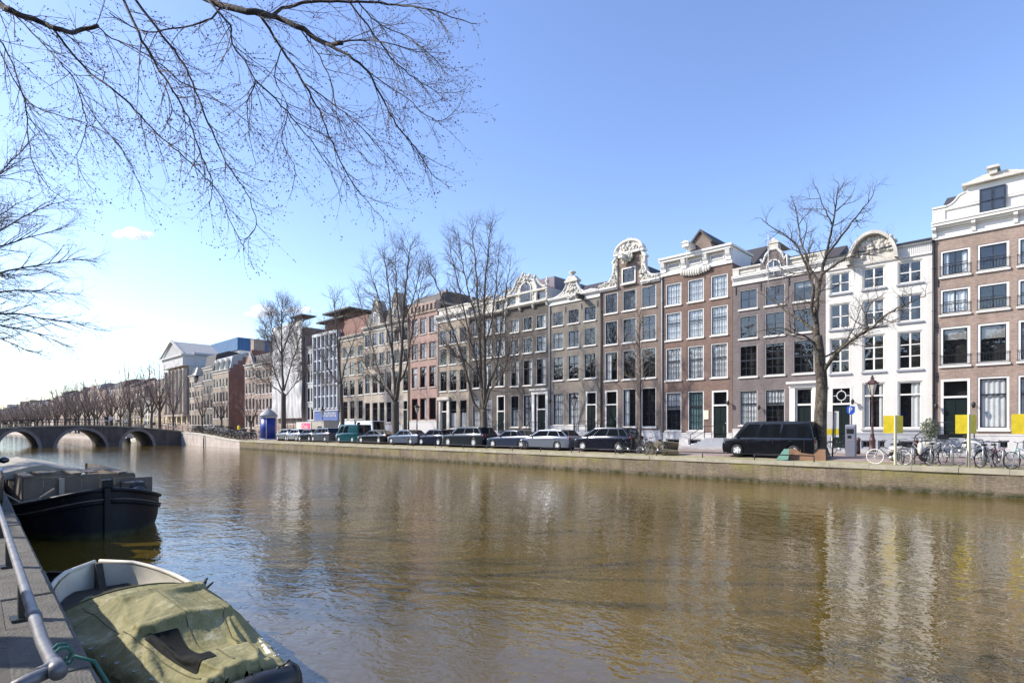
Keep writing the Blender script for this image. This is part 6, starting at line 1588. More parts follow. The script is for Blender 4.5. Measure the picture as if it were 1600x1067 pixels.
# racks
for k, px in enumerate((1427, 1456, 1488, 1512, 1537, 1568, 1592)):
    root = empty('bicycle_rack', bp(px, 31.0), ['steel hoop rack beside the first yellow board','steel hoop rack midway between the two yellow boards','steel hoop rack under the raised white wheel','steel hoop rack at the foot of the second yellow board','steel hoop rack before the wide handlebars','steel hoop rack beside the maroon bicycle','steel hoop rack by the green bicycle'][k], 'bicycle rack', 'hoop racks along the far quay edge')
    mb = MB(); mb.path([(0,-.32,0),(0,-.32,.66),(0,-.24,.76),(0,.24,.76),(0,.32,.66),(0,.32,0)], .027, 7); mb.build('hoop', GALV, root); mb = MB()
    for y in (-.32, .32): mb.box(-.07, .07, y-.06, y+.06, 0, .015)
    mb.path([(0,-.32,.25),(0,.32,.25)], .018, 5); mb.build('foot_bar', GALV, root)
for px, lab in ((1341, 'dark maroon bollard right of the parking meter'), (1432, 'dark maroon bollard before the white house plinth')):
    root = empty('bollard', bp(px, 37.8), lab, 'bollard'); mb = MB(); mb.lathe([(.11,0),(.10,.75),(.13,.78),(.13,.86),(.08,.92),(.01,.98)], n=10); mb.build('post', CRANKM, root)
p = onY(1453, HY, 40.2); root = empty('potted_shrub', (p.x, 40.2, 1.4), 'leafy grey green shrub in a pale pot between the white and the brown house', 'plant'); mb = MB(); mb.lathe([(.28,0),(.42,.55),(.45,.6),(.40,.6)], n=14); mb.build('pot', WHITE2, root)
LEAF = plain('shrub_leaf', (.14,.16,.10), .8, var=.4, scale=20); mb = MB(); rr = random.Random(3)
for k in range(520):
    d = rvec(rr); c = Vector((0,0,1.35))+Vector((d.x*.48, d.y*.46, d.z*.62))*rr.random()**.4; u = rvec(rr)*.07; v = u.cross(rvec(rr)).normalized()*.04; mb.quad(c-u, c+v, c+u, c-v)
for k in range(6): mb.path([(0,0,.5),tuple(Vector((0,0,1.2))+rvec(rr)*.35)], .012, 4)
mb.build('foliage', LEAF, root)
# tipped wooden cargo boxes by the young tree
CRATE = plain('grey_brown_boards', (.30,.255,.19), .85, var=.2, scale=6, bump=.3)
def crate(px, Y, rot, lab, s=1.0):
    root = empty('cargo_box', bp(px, Y, .04), lab, 'wooden box', 'tipped wooden boxes by the young tree'); root.rotation_euler = rot; a, b, h_ = .42*s, .32*s, .62*s
    mb = MB(); mb.box(-a,a,-b,b,0,.03); mb.box(-a,-a+.03,-b,b,.031,h_); mb.box(a-.03,a,-b,b,.031,h_); mb.box(-a+.031,a-.031,-b,-b+.03,.031,h_); mb.box(-a+.031,a-.031,b-.03,b,.031,h_); mb.build('boards', CRATE, root)
    mb = MB()
    for z_ in (.1, .3, .5): mb.box(-a-.012, a+.012, -b-.012, -b-.001, z_*s, z_*s+.05)
    mb.build('battens', WOODG, root)
crate(1016, 31.7, (.1,.45,.3), 'tipped wooden box nearest the young tree'); crate(1031, 32.1, (.0,.5,.2), 'tipped wooden box in the middle of the three', 1.05); crate(1047, 31.6, (.75,.1,.5), 'wooden box lying on its side, rightmost of the three', 1.1)

# far bicycles along the rising quay and the bridge
FB = []
root = empty('bicycle', (0,0,0), 'small dark bicycle in the long row on the quay before the bridge', 'bicycle', 'bicycles parked before the bridge')
mb = MB()
for x in (-.52,.54): mb.path([(x+.34*math.cos(2*math.pi*k/12),0,.34+.34*math.sin(2*math.pi*k/12)) for k in range(13)], .03, 4, caps=False)
mb.build('wheels', TYRE, root); mb = MB()
for a, b in (((-.08,0,.29),(.37,0,.74)),((-.08,0,.29),(-.27,0,.92)),((.34,0,.86),(-.2,0,.62)),((-.08,0,.29),(-.52,0,.34)),((.30,0,1.05),(.54,0,.34)),((.2,-.28,1.08),(.2,.28,1.08))): mb.path([a,b], .022, 4)
mb.lump((-.3,0,.95),(.15,.1,.05)); mb.box(.35,.72,-.18,.18,.78,1.0); mb.build('frame', IRON, root)
root2 = empty('bicycle', (0,0,0), 'small pale bicycle in the long row on the quay before the bridge', 'bicycle', 'bicycles parked before the bridge')
for ch in root.children:
    c = ch.copy(); c.data = ch.data.copy(); COL.objects.link(c); c.parent = root2; c.data.materials.clear(); c.data.materials.append(TYRE if 'wheel' in ch.name else plain('cycle_pale', (.5,.5,.48), .5) if 'cycle_pale' not in MATS else MATS['cycle_pale'])
fr = random.Random(9); first = {0: True, 1: True}
def fb(x, y, z, rz, lab=None, grp=None):
    k = 0 if fr.random() < .68 else 1; src = (root, root2)[k]; o = src if first[k] else copy_tree(src); first[k] = False
    o.location = (x, y, z); o.rotation_euler = (fr.uniform(-.15,.15), 0, rz)
    if lab: o['label'] = lab.replace('%', 'dark' if k == 0 else 'pale'); o['group'] = grp
x = -80.5
while x > -104:
    fb(x, 31.3+fr.uniform(-.1,.3), gz(x, 31.3), 1.57+fr.uniform(-.35,.35)); x -= fr.uniform(.42,.8)
    if fr.random() < .5: fb(x+.2, 34.2+fr.uniform(-.5,.5), gz(x, 34.2), fr.uniform(0, 3))
y = 29.0
while y > 7:
    if fr.random() < .8: fb(BX0-.7, y, bz(y)+.02, 1.57+fr.uniform(-.2,.2), 'small % bicycle leaning on the bridge railing', 'bicycles on the bridge')
    y -= fr.uniform(.9, 1.7)
# ---------------- people
SKIN = plain('skin', (.45,.27,.19), .6, var=.05); HAIR = plain('dark_hair', (.03,.022,.018), .7)
def person(label, loc, rz, top, legs, stride=.18, hgt=1.75, name='person'):
    s = hgt/1.75; root = empty(name, loc, label, 'person', rz=rz)
    J = dict(pel=(0,0,.93), wa=(0,.01,1.10), ch=(0,.0,1.32), nk=(0,.0,1.47), hd0=(0,-.015,1.55), hd1=(0,-.02,1.68),
      hl=(.10,0,.90), kl=(.11,-stride*.6,.50), al=(.11,-stride*.3,.09), tl=(.11,-stride*.3-.17,.04), hr=(-.10,0,.90), kr=(-.11,stride*.3,.50), ar=(-.11,stride,.12), tr=(-.11,stride-.15,.04),
      sl=(.19,0,1.42), el=(.24,.04,1.14), wl=(.23,-.10,.92), fl=(.225,-.13,.83), sr=(-.19,0,1.42), er=(-.24,.06,1.14), wr=(-.23,-.06,.92), fr=(-.225,-.09,.83))
    names = list(J); E = [('pel','wa'),('wa','ch'),('ch','nk'),('nk','hd0'),('hd0','hd1'),('pel','hl'),('hl','kl'),('kl','al'),('al','tl'),('pel','hr'),('hr','kr'),('kr','ar'),('ar','tr'),('ch','sl'),('sl','el'),('el','wl'),('wl','fl'),('ch','sr'),('sr','er'),('er','wr'),('wr','fr')]
    rad = dict(pel=.15, wa=.14, ch=.16, nk=.06, hd0=.085, hd1=.095, hl=.10, kl=.065, al=.045, tl=.04, hr=.10, kr=.065, ar=.045, tr=.04, sl=.075, el=.05, wl=.035, fl=.03, sr=.075, er=.05, wr=.035, fr=.03)
    me = bpy.data.meshes.new('b'); me.from_pydata([tuple(v*s for v in J[n_]) for n_ in names], [(names.index(a), names.index(b)) for a, b in E], []); me.update()
    o = bpy.data.objects.new('b', me); COL.objects.link(o); md = o.modifiers.new('s', 'SKIN'); md.use_smooth_shade = True; o.modifiers.new('u', 'SUBSURF').levels = 1
    for i, n_ in enumerate(names):
        sv = me.skin_vertices[0].data[i]; sv.radius = (rad[n_]*s, rad[n_]*s*(.8 if n_ in ('ch','wa','pel') else 1)); sv.use_root = (n_ == 'pel')
    bpy.context.view_layer.update(); m2 = bpy.data.meshes.new_from_object(o.evaluated_get(bpy.context.evaluated_depsgraph_get())); bpy.data.objects.remove(o); m2.name = 'body'
    m2.materials.clear()
    for m in (SKIN, top, legs, HAIR, DARK): m2.materials.append(m)
    for p_ in m2.polygons:
        c = p_.center; z_ = c.z/s
        p_.material_index = 4 if z_ < .10 else 2 if z_ < .95 and abs(c.x) < .19*s else (0 if z_ < .93 or z_ > 1.50 else 1)
        if z_ > 1.66 or (z_ > 1.56 and c.y > .02*s): p_.material_index = 3
    return link('body', m2, root)
NAVY = plain('navy_coat', (.015,.018,.035), .8); WTOP = plain('white_jacket', (.72,.72,.72), .8); YJ = plain('yellow_jacket', (.80,.62,.03), .7); JEANS = plain('jeans', (.03,.04,.07), .8)
for px, m, lab in ((166.5, NAVY, 'person in a long dark coat walking over the bridge'), (174, WTOP, 'person in a white jacket walking over the bridge')):
    p = onX(px, HY, BX0-1.3); person(lab, (p.x, p.y, bz(p.y)+.01), 1.4, m, JEANS)
p = onY(373, HY, 33.4); person('person in a yellow jacket among the parked bicycles', (p.x, 33.4, gz(p.x, 33.4)), .5, YJ, JEANS)
# ================================================================== boats
def oldhull():
    m, nt, out = newmat('black_hull_paint'); b = N(nt, 'BsdfPrincipled'); b.inputs['Roughness'].default_value = .5; b.inputs['Specular IOR Level'].default_value = .25
    tc = N(nt, 'TexCoord'); v = tc.outputs['Object']
    c = mixcol(nt, noise_fac(nt, v, 1.3, .35, .65, 6), (.006,.007,.012), (.013,.014,.020))
    c = mixcol(nt, noise_fac(nt, v, 2.2, .60, .74, 8, .75, stretch=(1,1,.35)), c, (.060,.036,.022)); c = mixcol(nt, noise_fac(nt, v, 7, .66, .76, 6, .7, stretch=(.5,.5,2)), c, (.11,.105,.10))
    sp = N(nt, 'SeparateXYZ'); L(nt, v, sp.inputs[0]); lo = N(nt, 'MapRange'); lo.inputs[1].default_value = .22; lo.inputs[2].default_value = .10; L(nt, sp.outputs[2], lo.inputs[0])
    mu = N(nt, 'Math', operation='MULTIPLY'); L(nt, lo.outputs[0], mu.inputs[0]); L(nt, noise_fac(nt, v, 4, .3, .6, 5), mu.inputs[1]); c = mixcol(nt, mu.outputs[0], c, (.045,.048,.022))
    L(nt, c, b.inputs['Base Color']); nz = N(nt, 'TexNoise'); nz.inputs['Scale'].default_value = 5; nz.inputs['Detail'].default_value = 5; L(nt, v, nz.inputs['Vector'])
    bp_ = N(nt, 'Bump'); bp_.inputs['Strength'].default_value = .35; bp_.inputs['Distance'].default_value = .03; L(nt, nz.outputs['Fac'], bp_.inputs['Height']); L(nt, bp_.outputs['Normal'], b.inputs['Normal']); L(nt, b.outputs[0], out.inputs[0]); return m
HULLB = oldhull()
HULLR = plain('worn_strake', (.10,.085,.07), .7, var=.4, scale=3)
HULLW = plain('dirty_white_hull', (.62,.58,.48), .55, var=.18, scale=2.5, bump=.1)
OLDW = plain('grey_old_planks', (.15,.125,.10), .85, var=.3, scale=2.5, bump=.4, bscale=25)
CANV = plain('pale_canvas', (.36,.33,.27), .85, var=.15, scale=2, bump=.2)
def hull(st, n=9, flare=.75):
    """st: [(x, y_centre, half beam, gunwale z, keel z, bilge)]  -> vertex rows port..keel..starboard"""
    rows = []
    for x, yc, hb, zg, zk, e in st:
        row = []
        for k in range(2*n+1):
            a = math.pi*k/(2*n); c, s_ = math.cos(a), math.sin(a)
            row.append((x, yc+hb*(1 if c > 0 else -1)*abs(c)**e, zg+(zk-zg)*abs(s_)**.8))
        rows.append(row)
    return rows
def loft(mb, rows, mi=0, smooth=True, caps=True):
    m = len(rows[0]); vs = [p for r in rows for p in r]; fs = []
    for i in range(len(rows)-1):
        for k in range(m-1): fs.append((i*m+k, i*m+k+1, (i+1)*m+k+1, (i+1)*m+k))
    mb.add(vs, fs, mi, smooth)
    if caps: mb.add(rows[0], [tuple(range(m))], mi); mb.add(rows[-1], [tuple(range(m-1, -1, -1))], mi)

# ---- black barge moored ahead
root = empty('barge', (-22, 3.1, 0), 'old black barge with a blunt bow and grey wooden hold boards', 'barge')
cy = 3.25-3.1
ST = []
for k in range(27):
    s = 14.5*(k/26)**1.8 if k else 0.0
    x = 4.6-s; f = min(1, s/3.4); hb = 1.8*math.sqrt(max(0.0, 1-(1-f)**2.2)) if s < 3.4 else 1.8
    hb = max(hb, .02); zg = .64+.60*math.exp(-s/1.5); ST.append((x, cy, hb, zg, -.5, .42))
mb = MB(); loft(mb, hull(ST, 10)); hl = mb.build('hull', HULLB, root, fix=True)
for dz, rr, mt, nm in ((.0, .055, HULLB, 'gunwale'), (-.30, .06, HULLB, 'rubbing_strake')):
    mb = MB()
    for sg in (-1, 1): mb.path([(x+.02, yc+sg*(hb*(1 if dz == 0 else .985)+.01), zg+dz) for x, yc, hb, zg, zk, e in ST], rr, 7)
    mb.build(nm, mt, hl)
mb = MB()
for sg in (-1, 1): mb.path([(x+.06, yc+sg*(hb*.985+.045), zg-.235) for x, yc, hb, zg, zk, e in ST], .022, 5)
mb.build('strake_edge', HULLR, hl)
mb = MB(); mb.box(4.52, 4.70, cy-.07, cy+.07, -.4, 1.30); mb.box(4.50, 4.72, cy-.11, cy+.11, 1.301, 1.50); mb.build('stem_post', HULLB, root, bevel=.02)
mb = MB(); pts = [(x, cy+hb*.96, zg-.12) for x, yc, hb, zg, zk, e in ST]+[(x, cy-hb*.96, zg-.12) for x, yc, hb, zg, zk, e in reversed(ST)]; mb.poly(pts); mb.build('deck', OLDW, root)
# hold with upright boards and coaming
mb = MB(); r2 = random.Random(8)
def boards(p0, p1, z0, z1, t=.05, w=.42):
    p0, p1 = Vector(p0), Vector(p1); d = (p1-p0); n_ = max(1, int(d.length/w)); u = d.normalized(); nn = Vector((-u.y, u.x, 0))
    for k in range(n_):
        a = p0+d*(k/n_); b = p0+d*((k+1)/n_); c = (a+b)/2; zt = z1+r2.uniform(-.02,.02)
        mb.obox((c.x, c.y, (z0+zt)/2), u*(d.length/n_/2-.006), nn*(t/2+r2.uniform(0,.008)), Vector((0,0,(zt-z0)/2)))
boards((1.2,cy-1.3,0),(1.2,cy+1.35,0), .5, 1.42); boards((1.2,cy+1.35,0),(-7,cy+1.45,0), .5, 1.38); boards((1.2,cy-1.3,0),(-7,cy-1.3,0), .5, 1.38); boards((1.55,cy+.75,0),(1.55,cy+1.75,0), .5, 1.30)
mb.build('hold_boards', OLDW, root)
mb = MB(); mb.box(1.22,1.34,cy-.52,cy-.40,.5,1.36); mb.build('centre_post', CANV, root)
mb = MB(); vs = []; fs = []
for i in range(9):
    for j in range(9):
        u, v = i/8, j/8; vs.append((-.6-7.0*u, cy-1.6+1.9*v, 1.46+.20*(1-abs(2*v-1))+.03*math.sin(u*19+v*5)))
for i in range(8):
    for j in range(8): fs.append((i*9+j, i*9+j+1, (i+1)*9+j+1, (i+1)*9+j))
mb.add(vs, fs, 0, False); mb.poly([vs[j] for j in range(9)]+[(-.6,cy+.3,1.28),(-.6,cy-1.6,1.28)]); mb.build('canvas_cover', CANV, root)
mb = MB(); mb.lump((2.0,cy+1.2,1.0),(.35,.3,.25)); mb.lump((2.3,cy+1.2,.9),(.3,.25,.2)); mb.box(1.62,2.2,cy+.9,cy+1.4,.7,1.2); mb.build('deck_gear', DARK, root)
for k in range(7):
    mb = MB(); y0 = cy-1.2+.37*k; mb.obox((-.2-.3*(k%3), y0, 1.45+.03*(k%2)), Vector((1.5-.2*(k%3),.12*math.sin(k*2.1),.01*(k%3))), Vector((0,.11,.01)), Vector((0,0,.018))); mb.build('loose_plank', (OLDW, HULLR, WOODG)[k%3], root)
mb = MB()
for k in range(5): mb.path([(2.9+.3*math.cos(2*math.pi*q/14), cy-1.0+.3*math.sin(2*math.pi*q/14), .74+.03*k) for q in range(15)], .022, 5, caps=False)
mb.build('rope_coil', plain('coil_rope', (.30,.25,.18), .9, var=.2, scale=30), root)
mb = MB(); mb.box(2.9,3.1,cy-.6,cy-.4,.7,1.0); mb.box(2.9,3.1,cy+.4,cy+.6,.7,1.0); mb.path([(3.0,cy-.75,.9),(3.0,cy+.75,.9)], .06, 7); mb.build('bitts', HULLB, root)
RP = plain('pale_rope', (.42,.36,.27), .9, var=.2, scale=30)
mb = MB(); mb.path([(-19.0,1.45,1.14),(-18.6,1.7,.95),(-18.4,2.0,1.02),(-18.2,2.3,1.28)], .022, 6); props(mb.build('mooring_rope', RP), 'pale mooring rope from the barge bow to the near quay', 'rope')

from mathutils.noise import noise as mnoise
# ---- small boat under a khaki tarpaulin
TX0, TX1, TY = -10.85, -4.95, 1.90
root = empty('tarp_boat', (-7.7, TY, 0), 'small white boat under a sagging khaki tarpaulin moored at the near quay', 'boat')
ox = -7.7
ST = []
for k in range(22):
    s = k/21; x = TX0+(TX1-TX0)*s; 
    hb = .80*math.sqrt(max(0, 1-(1-min(1, s/.36))**2.3)) if s < .36 else .80*(1-max(0, (s-.46)/.54)**1.5*.58)
    zg = .50+.20*math.exp(-s*5)+.10*max(0, (s-.7)/.3); ST.append((x-ox, 0, max(hb, .03), zg, -.25, .55))
mb = MB(); loft(mb, hull(ST, 9)); hl = mb.build('hull', HULLW, root, fix=True)
INN = [(x+.02*(1 if x < 0 else -1), 0, max(hb-.045, .01), zg+.001, .05, .6) for x, _, hb, zg, zk, e in ST]
mb = MB(); loft(mb, hull(INN, 9)); mb.build('lining', HULLW, hl, fix=True)
mb = MB()
for sg in (-1, 1): mb.path([(x, sg*hb, zg+.015) for x, _, hb, zg, zk, e in ST], .035, 8)
mb.build('gunwale', HULLW, hl)
mb = MB(); mb.poly([(x, max(hb-.10,0), .37) for x, _, hb, zg, zk, e in ST[1:]]+[(x, -max(hb-.10,0), .37) for x, _, hb, zg, zk, e in reversed(ST[1:])]); mb.build('floor', plain('mucky_floor', (.03,.026,.018), .9, var=.6, scale=9, bump=1.0, bscale=14), hl)
mb = MB(); mb.prism([(-3.10,.30),(-3.08,.71),(-3.0,.71),(-2.72,.38),(-2.68,.30)], -.045, .045); mb.build('stem_knee', plain('rotten_wood', (.05,.042,.03), .9, var=.4, scale=8), hl)
TARP = None
def tarp_mat():
    m, nt, out = newmat('khaki_tarpaulin'); b = N(nt, 'BsdfPrincipled'); b.inputs['Roughness'].default_value = .75; b.inputs['Specular IOR Level'].default_value = .25
    tc = N(nt, 'TexCoord'); v = tc.outputs['Object']
    c = mixcol(nt, noise_fac(nt, v, 1.6, .35, .65, 7, .7), (.165,.152,.062), (.30,.272,.14))
    c = mixcol(nt, noise_fac(nt, v, 3.2, .56, .72, 7, .75), c, (.42,.395,.28))
    c = mixcol(nt, noise_fac(nt, v, 2.3, .60, .74, 8, .75, stretch=(1,2,1)), c, (.085,.09,.032))
    c = mixcol(nt, noise_fac(nt, v, 26, .60, .75, 4, .6), c, (.12,.11,.05))
    L(nt, c, b.inputs['Base Color'])
    nz = N(nt, 'TexNoise'); nz.inputs['Scale'].default_value = 9; nz.inputs['Detail'].default_value = 6; L(nt, v, nz.inputs['Vector'])
    bp_ = N(nt, 'Bump'); bp_.inputs['Strength'].default_value = .9; bp_.inputs['Distance'].default_value = .03
    L(nt, nz.outputs['Fac'], bp_.inputs['Height']); L(nt, bp_.outputs['Normal'], b.inputs['Normal']); L(nt, b.outputs[0], out.inputs[0]); return m
TARPM = tarp_mat()
def at(s):
    f = s*21; i = min(20, int(f)); t = f-i; return [ST[i][q]+(ST[i+1][q]-ST[i][q])*t for q in range(4)]
S0, S1 = .40, .985
# the sheet is laid over two frames, a pole and a chest and left to settle under its own weight
NU, NV = 84, 60
def settle():
    ts = bpy.data.scenes.new('drape_test'); made = []
    vs = []; fs = []
    for i in range(NU+1):
        u = i/NU; s = S0+(S1-S0)*u; x, _, hb, zg = at(s)
        for j in range(NV+1):
            v = -1+2*j/NV; vs.append((x, (hb+.045)*v, zg+.05+.34*(1-abs(v)**2.2)*(.35+.65*math.sin(math.pi*min(1, .12+u*.8)))))
    for i in range(NU):
        for j in range(NV): fs.append((i*(NV+1)+j, (i+1)*(NV+1)+j, (i+1)*(NV+1)+j+1, i*(NV+1)+j+1))
    me = bpy.data.meshes.new('sheet'); me.from_pydata(vs, [], fs); me.update(); o = bpy.data.objects.new('sheet', me); ts.collection.objects.link(o); made.append(o)
    vg = o.vertex_groups.new(name='pin'); pins = [i*(NV+1)+j for i in range(NU+1) for j in (0, NV)]+list(range(NV+1))+[NU*(NV+1)+j for j in range(0, NV+1, 10)]
    vg.add(pins, 1.0, 'REPLACE')
    X = lambda s: at(s)[0]
    for x0, x1, y0, y1, z1 in ((X(.50),X(.53),-.30,.55,.84), (X(.57),X(.74),-.06,.02,.90), (X(.60),X(.70),.25,.50,.80), (X(.72),X(.745),-.42,.40,.86), (X(.90),X(.93),-.2,.25,.76)):
        b_ = MB(); b_.box(x0, x1, y0, y1, .3, z1); m = bpy.data.meshes.new('prop'); m.from_pydata(b_.v, [], b_.f); q = bpy.data.objects.new('prop', m); ts.collection.objects.link(q); made.append(q)
        q.modifiers.new('collision', 'COLLISION'); q.collision.thickness_outer = .012; q.collision.cloth_friction = 20
    md = o.modifiers.new('cloth', 'CLOTH'); c = md.settings; c.quality = 8; c.mass = .25; c.tension_stiffness = 40; c.compression_stiffness = 40; c.shear_stiffness = 20; c.bending_stiffness = .35; c.air_damping = 2
    c.vertex_group_mass = 'pin'; c.pin_stiffness = 1; c.shrink_min = -.045; c.shrink_max = -.045; md.collision_settings.distance_min = .012
    ts.frame_start = 1; ts.frame_end = 70; md.point_cache.frame_end = 70
    for f in range(1, 71): ts.frame_set(f)
    ev = o.evaluated_get(ts.view_layers[0].depsgraph).to_mesh(); out = [tuple(v.co) for v in ev.vertices]
    for q in made:
        m = q.data; bpy.data.objects.remove(q); bpy.data.meshes.remove(m)
    bpy.data.scenes.remove(ts); return out
DR = settle(); print('sheet height', min(p[2] for p in DR), max(p[2] for p in DR)); fs = []
for i in range(NU):
    for j in range(NV): fs.append((i*(NV+1)+j, (i+1)*(NV+1)+j, (i+1)*(NV+1)+j+1, i*(NV+1)+j+1))
mb = MB(); mb.add(DR, fs, 0, True)
rs = random.Random(12)
def skirt(idx, out, drop):
    base_ = [DR[k] for k in idx]; low = [(p[0]+out[0]*.03, p[1]+out[1]*.03, p[2]-drop*(.8+.35*math.sin(k*.55)+.2*math.sin(k*1.3))) for k, p in enumerate(base_)]
    n = len(idx); mb.add(base_+low, [(k, k+1, n+k+1, n+k) for k in range(n-1)], 0, True)
skirt([i*(NV+1) for i in range(NU+1)], (0,-1), .13); skirt([i*(NV+1)+NV for i in range(NU+1)], (0,1), .11); skirt([NU*(NV+1)+j for j in range(NV+1)], (1,0), .20)
tp = mb.build('tarpaulin', TARPM, root, merge=True)
for f_ in tp.data.polygons: f_.use_smooth = True
sm = tp.modifiers.new('t', 'SUBSURF'); sm.levels = 1; sm.render_levels = 1
def piece(i0, i1, j0, j1, name, mat, lift):
    vs = []; fs = []; w_ = j1-j0+1
    for i in range(i0, i1+1):
        for j in range(j0, j1+1):
            p = Vector(DR[i*(NV+1)+j]); du = Vector(DR[min(NU,i+1)*(NV+1)+j])-Vector(DR[max(0,i-1)*(NV+1)+j]); dv = Vector(DR[i*(NV+1)+min(NV,j+1)])-Vector(DR[i*(NV+1)+max(0,j-1)]); vs.append(tuple(p+du.cross(dv).normalized()*lift))
    for i in range(i1-i0):
        for j in range(w_-1): fs.append((i*w_+j, (i+1)*w_+j, (i+1)*w_+j+1, i*w_+j+1))
    mb = MB(); mb.add(vs, fs, 0, True); o = mb.build(name, mat, tp); m_ = o.modifiers.new('t', 'SUBSURF'); m_.levels = 1; m_.render_levels = 1; return o
piece(52, 76, 11, 25, 'painted_opening', plain('opening_black', (.011,.012,.011), .85, var=.5, scale=7, spec=.15), .007)  # black piece added on the cover, painting the dark of an opening
STRAP = plain('seam_olive', (.10,.095,.04), .8, var=.2)
for j in (9, 29, 44): mb = MB(); mb.path([tuple(Vector(DR[i*(NV+1)+j])+Vector((0,0,.004))) for i in range(3, NU-2)], .0055, 5); mb.build('seam', STRAP, tp)
mb = MB(); mb.path([tuple(Vector(DR[j])+Vector((-.01,0,.006))) for j in range(NV+1)], .012, 6); mb.build('edge_rope', STRAP, tp)
for i in range(4, NU, 8):
    for j in (1, NV-1): mb = MB(); c = Vector(DR[i*(NV+1)+j])+Vector((0,0,.006)); mb.path([c+Vector((.018*math.cos(q),.018*math.sin(q),0)) for q in [math.pi*k/4 for k in range(9)]], .005, 4); mb.build('eyelet', GALV, tp)
# second crumpled sheet at the open end
TARP2 = plain('moss_green_sheet', (.13,.14,.05), .85, var=.35, scale=4, bump=.4, bscale=15)
mb = MB(); vs = []; fs = []
for i in range(25):
    for j in range(25):
        u, v = i/24, -1+2*j/24; x = TX0-ox+.95+u*1.8; hh = .36+.32*u**.7*(1-abs(v)**1.5)+.05*math.sin(v*8+u*5)+.04*math.sin(u*14+v*11); vs.append((x, v*.74*(.45+.55*min(1,.3+u)), hh))
for i in range(24):
    for j in range(24): fs.append((i*25+j, i*25+j+1, (i+1)*25+j+1, (i+1)*25+j))
mb.add(vs, fs, 0, True); mb.build('inner_sheet', TARP2, root)
r2 = random.Random(6)
mb = MB()
x, _, hb, zg = at(.40); mb = MB()
for k in range(9):
    y = .9*hb; mb.path([(x+r2.uniform(-.05,.05), hb*.98, zg+.03), (x+r2.uniform(-.15,.15), hb*1.0+r2.uniform(-.05,.12), zg+r2.uniform(.08,.26))], .008, 4)
mb.build('tie_rope', DARK, tp)
# stern end with outboard fenders and ties
x, _, hb, zg = at(.99); mb = MB(); mb.lathe([(.03,-.32),(.13,-.26),(.15,0),(.13,.26),(.03,.32)], (x+.12, hb*.3, zg-.02), 12, axis='y'); mb.lathe([(.12,-.06),(.17,0),(.12,.06)], (x+.02, hb+.05, zg-.05), 12, axis='y'); mb.build('fender', DARK, root)
for k in range(10):
    mb = MB() if k == 0 else mb; mb.path([(x-.04, hb*(.9-.18*k), zg+.04), (x+.10+r2.uniform(-.05,.05), hb*(.92-.18*k)+r2.uniform(-.05,.05), zg+r2.uniform(.05,.16))], .009, 4)
mb.build('tie_end', DARK, tp)
# dark low skiff beside it, by the wall
root = empty('skiff', (-11.6, 1.55, 0), 'low dark skiff lying half hidden between the quay wall and the white boat', 'boat')
ST2 = [(-1.4+2.8*k/10, 0, max(.02, .33*math.sqrt(max(0, 1-(2*k/10-1)**4))), .22, -.15, .6) for k in range(11)]
mb = MB(); loft(mb, hull(ST2, 6)); mb.build('hull', HULLB, root, fix=True); mb = MB()
for sg in (-1, 1): mb.path([(x, sg*hb, zg+.01) for x, _, hb, zg, zk, e in ST2], .022, 6)
mb.build('gunwale', HULLR, root)

# ---- boats seen through the arches and beyond the bridge
def smallboat(loc, Ln, mat, lab, cabin=True):
    root = empty('moored_boat', loc, lab, 'boat', 'boats moored beyond the bridge'); S = [(-Ln/2+Ln*k/10, 0, max(.03, Ln*.17*math.sqrt(max(0, 1-abs(2*k/10-1)**3))), .75+.2*abs(2*k/10-1), -.3, .6) for k in range(11)]
    mb = MB(); loft(mb, hull(S, 6)); mb.poly([(x, hb*.95, zg-.1) for x, _, hb, zg, zk, e in S]+[(x, -hb*.95, zg-.1) for x, _, hb, zg, zk, e in reversed(S)]); mb.build('hull', mat, root, fix=True)
    if cabin:
        mb = MB(); mb.box(-Ln*.25, Ln*.2, -Ln*.1, Ln*.1, .6, 1.5); mb.box(-Ln*.27, Ln*.22, -Ln*.11, Ln*.11, 1.501, 1.58); cb = mb.build('cabin', WHITE2, root, bevel=.04)
        for sg in (-1, 1): mb = MB(); mb.box(-Ln*.2, Ln*.15, sg*Ln*.1-.01+sg*.012, sg*Ln*.1+.01+sg*.012, 1.0, 1.35); mb.build('window', CARGLASS, cb)
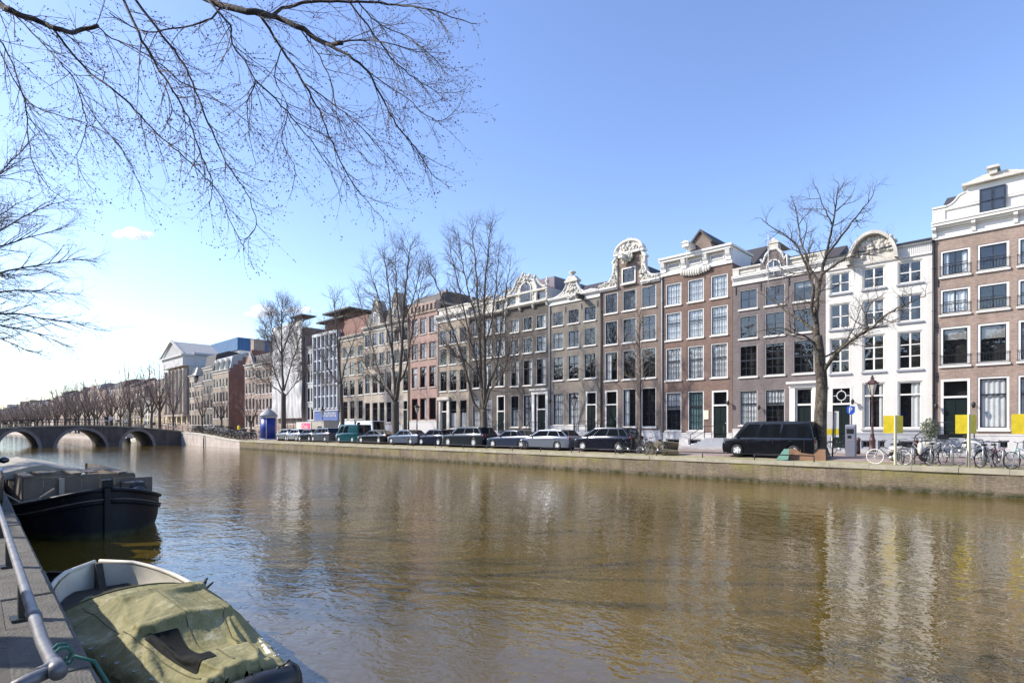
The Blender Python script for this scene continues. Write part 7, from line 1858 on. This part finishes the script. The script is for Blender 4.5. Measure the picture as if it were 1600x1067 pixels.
smallboat((-124, 28.2, 0), 6.5, HULLW, 'white cabin boat moored behind the right hand bridge arch'); smallboat((-133, 28.4, 0), 6, HULLB, 'dark cabin boat moored behind the middle bridge arch'); smallboat((-142, 28.3, 0), 7, HULLW, 'white boat moored further off past the bridge'); smallboat((-190, 12, 0), 9, HULLB, 'dark cruise boat far off under the left bridge arch')

# ---------------- clouds: thin bodies of droplets far away
def cloudmat():
    m, nt, out = newmat('cloud_vapour'); pv = N(nt, 'VolumePrincipled'); pv.inputs['Density'].default_value = .030; pv.inputs['Color'].default_value = (1,1,1,1); pv.inputs['Anisotropy'].default_value = .2
    L(nt, pv.outputs[0], out.inputs['Volume']); return m
CLOUD = cloudmat()
def cloud(px, py, T, wpx, hpx, lab, seed, dens=1):
    r_ = random.Random(seed); c = atT(px, py, T); root = empty('cloud', tuple(c), lab, 'cloud'); mb = MB(); k_ = T/F; rt = Vector((CA, SA, 0)); fw = Vector((-SA, CA, 0))
    bm = bmesh.new()
    for k in range(11):
        u = r_.uniform(-1, 1); q = rt*(u*wpx/2*k_)+Vector((0,0,1))*(r_.uniform(-.2,.5)*hpx*k_*(1-abs(u)))+fw*r_.uniform(-10,10); s = hpx*k_*r_.uniform(.22,.42)*(1.1-.5*abs(u))
        bmesh.ops.create_icosphere(bm, subdivisions=3, radius=1, matrix=Matrix.Translation(q) @ Matrix.Diagonal((s*1.9, s*1.5, s, 1)))
    for v in bm.verts: v.co += v.normal*(math.sin(v.co.x*.21+seed)*math.sin(v.co.y*.19)*math.sin(v.co.z*.33))*hpx*k_*.10
    me = bpy.data.meshes.new('puff'); bm.to_mesh(me); bm.free(); me.materials.append(CLOUD)
    o = link('puff', me, root); md = o.modifiers.new('r', 'REMESH'); md.mode = 'VOXEL'; md.voxel_size = max(1.5, hpx*k_*.06)
cloud(207, 367, 2200, 60, 22, 'small bright white cloud alone in the pale sky on the left', 1)
cloud(408, 490, 2600, 46, 20, 'white cloud behind the bushy elm', 2); cloud(470, 486, 2600, 50, 12, 'thin flat cloud right of the bushy elm', 5)
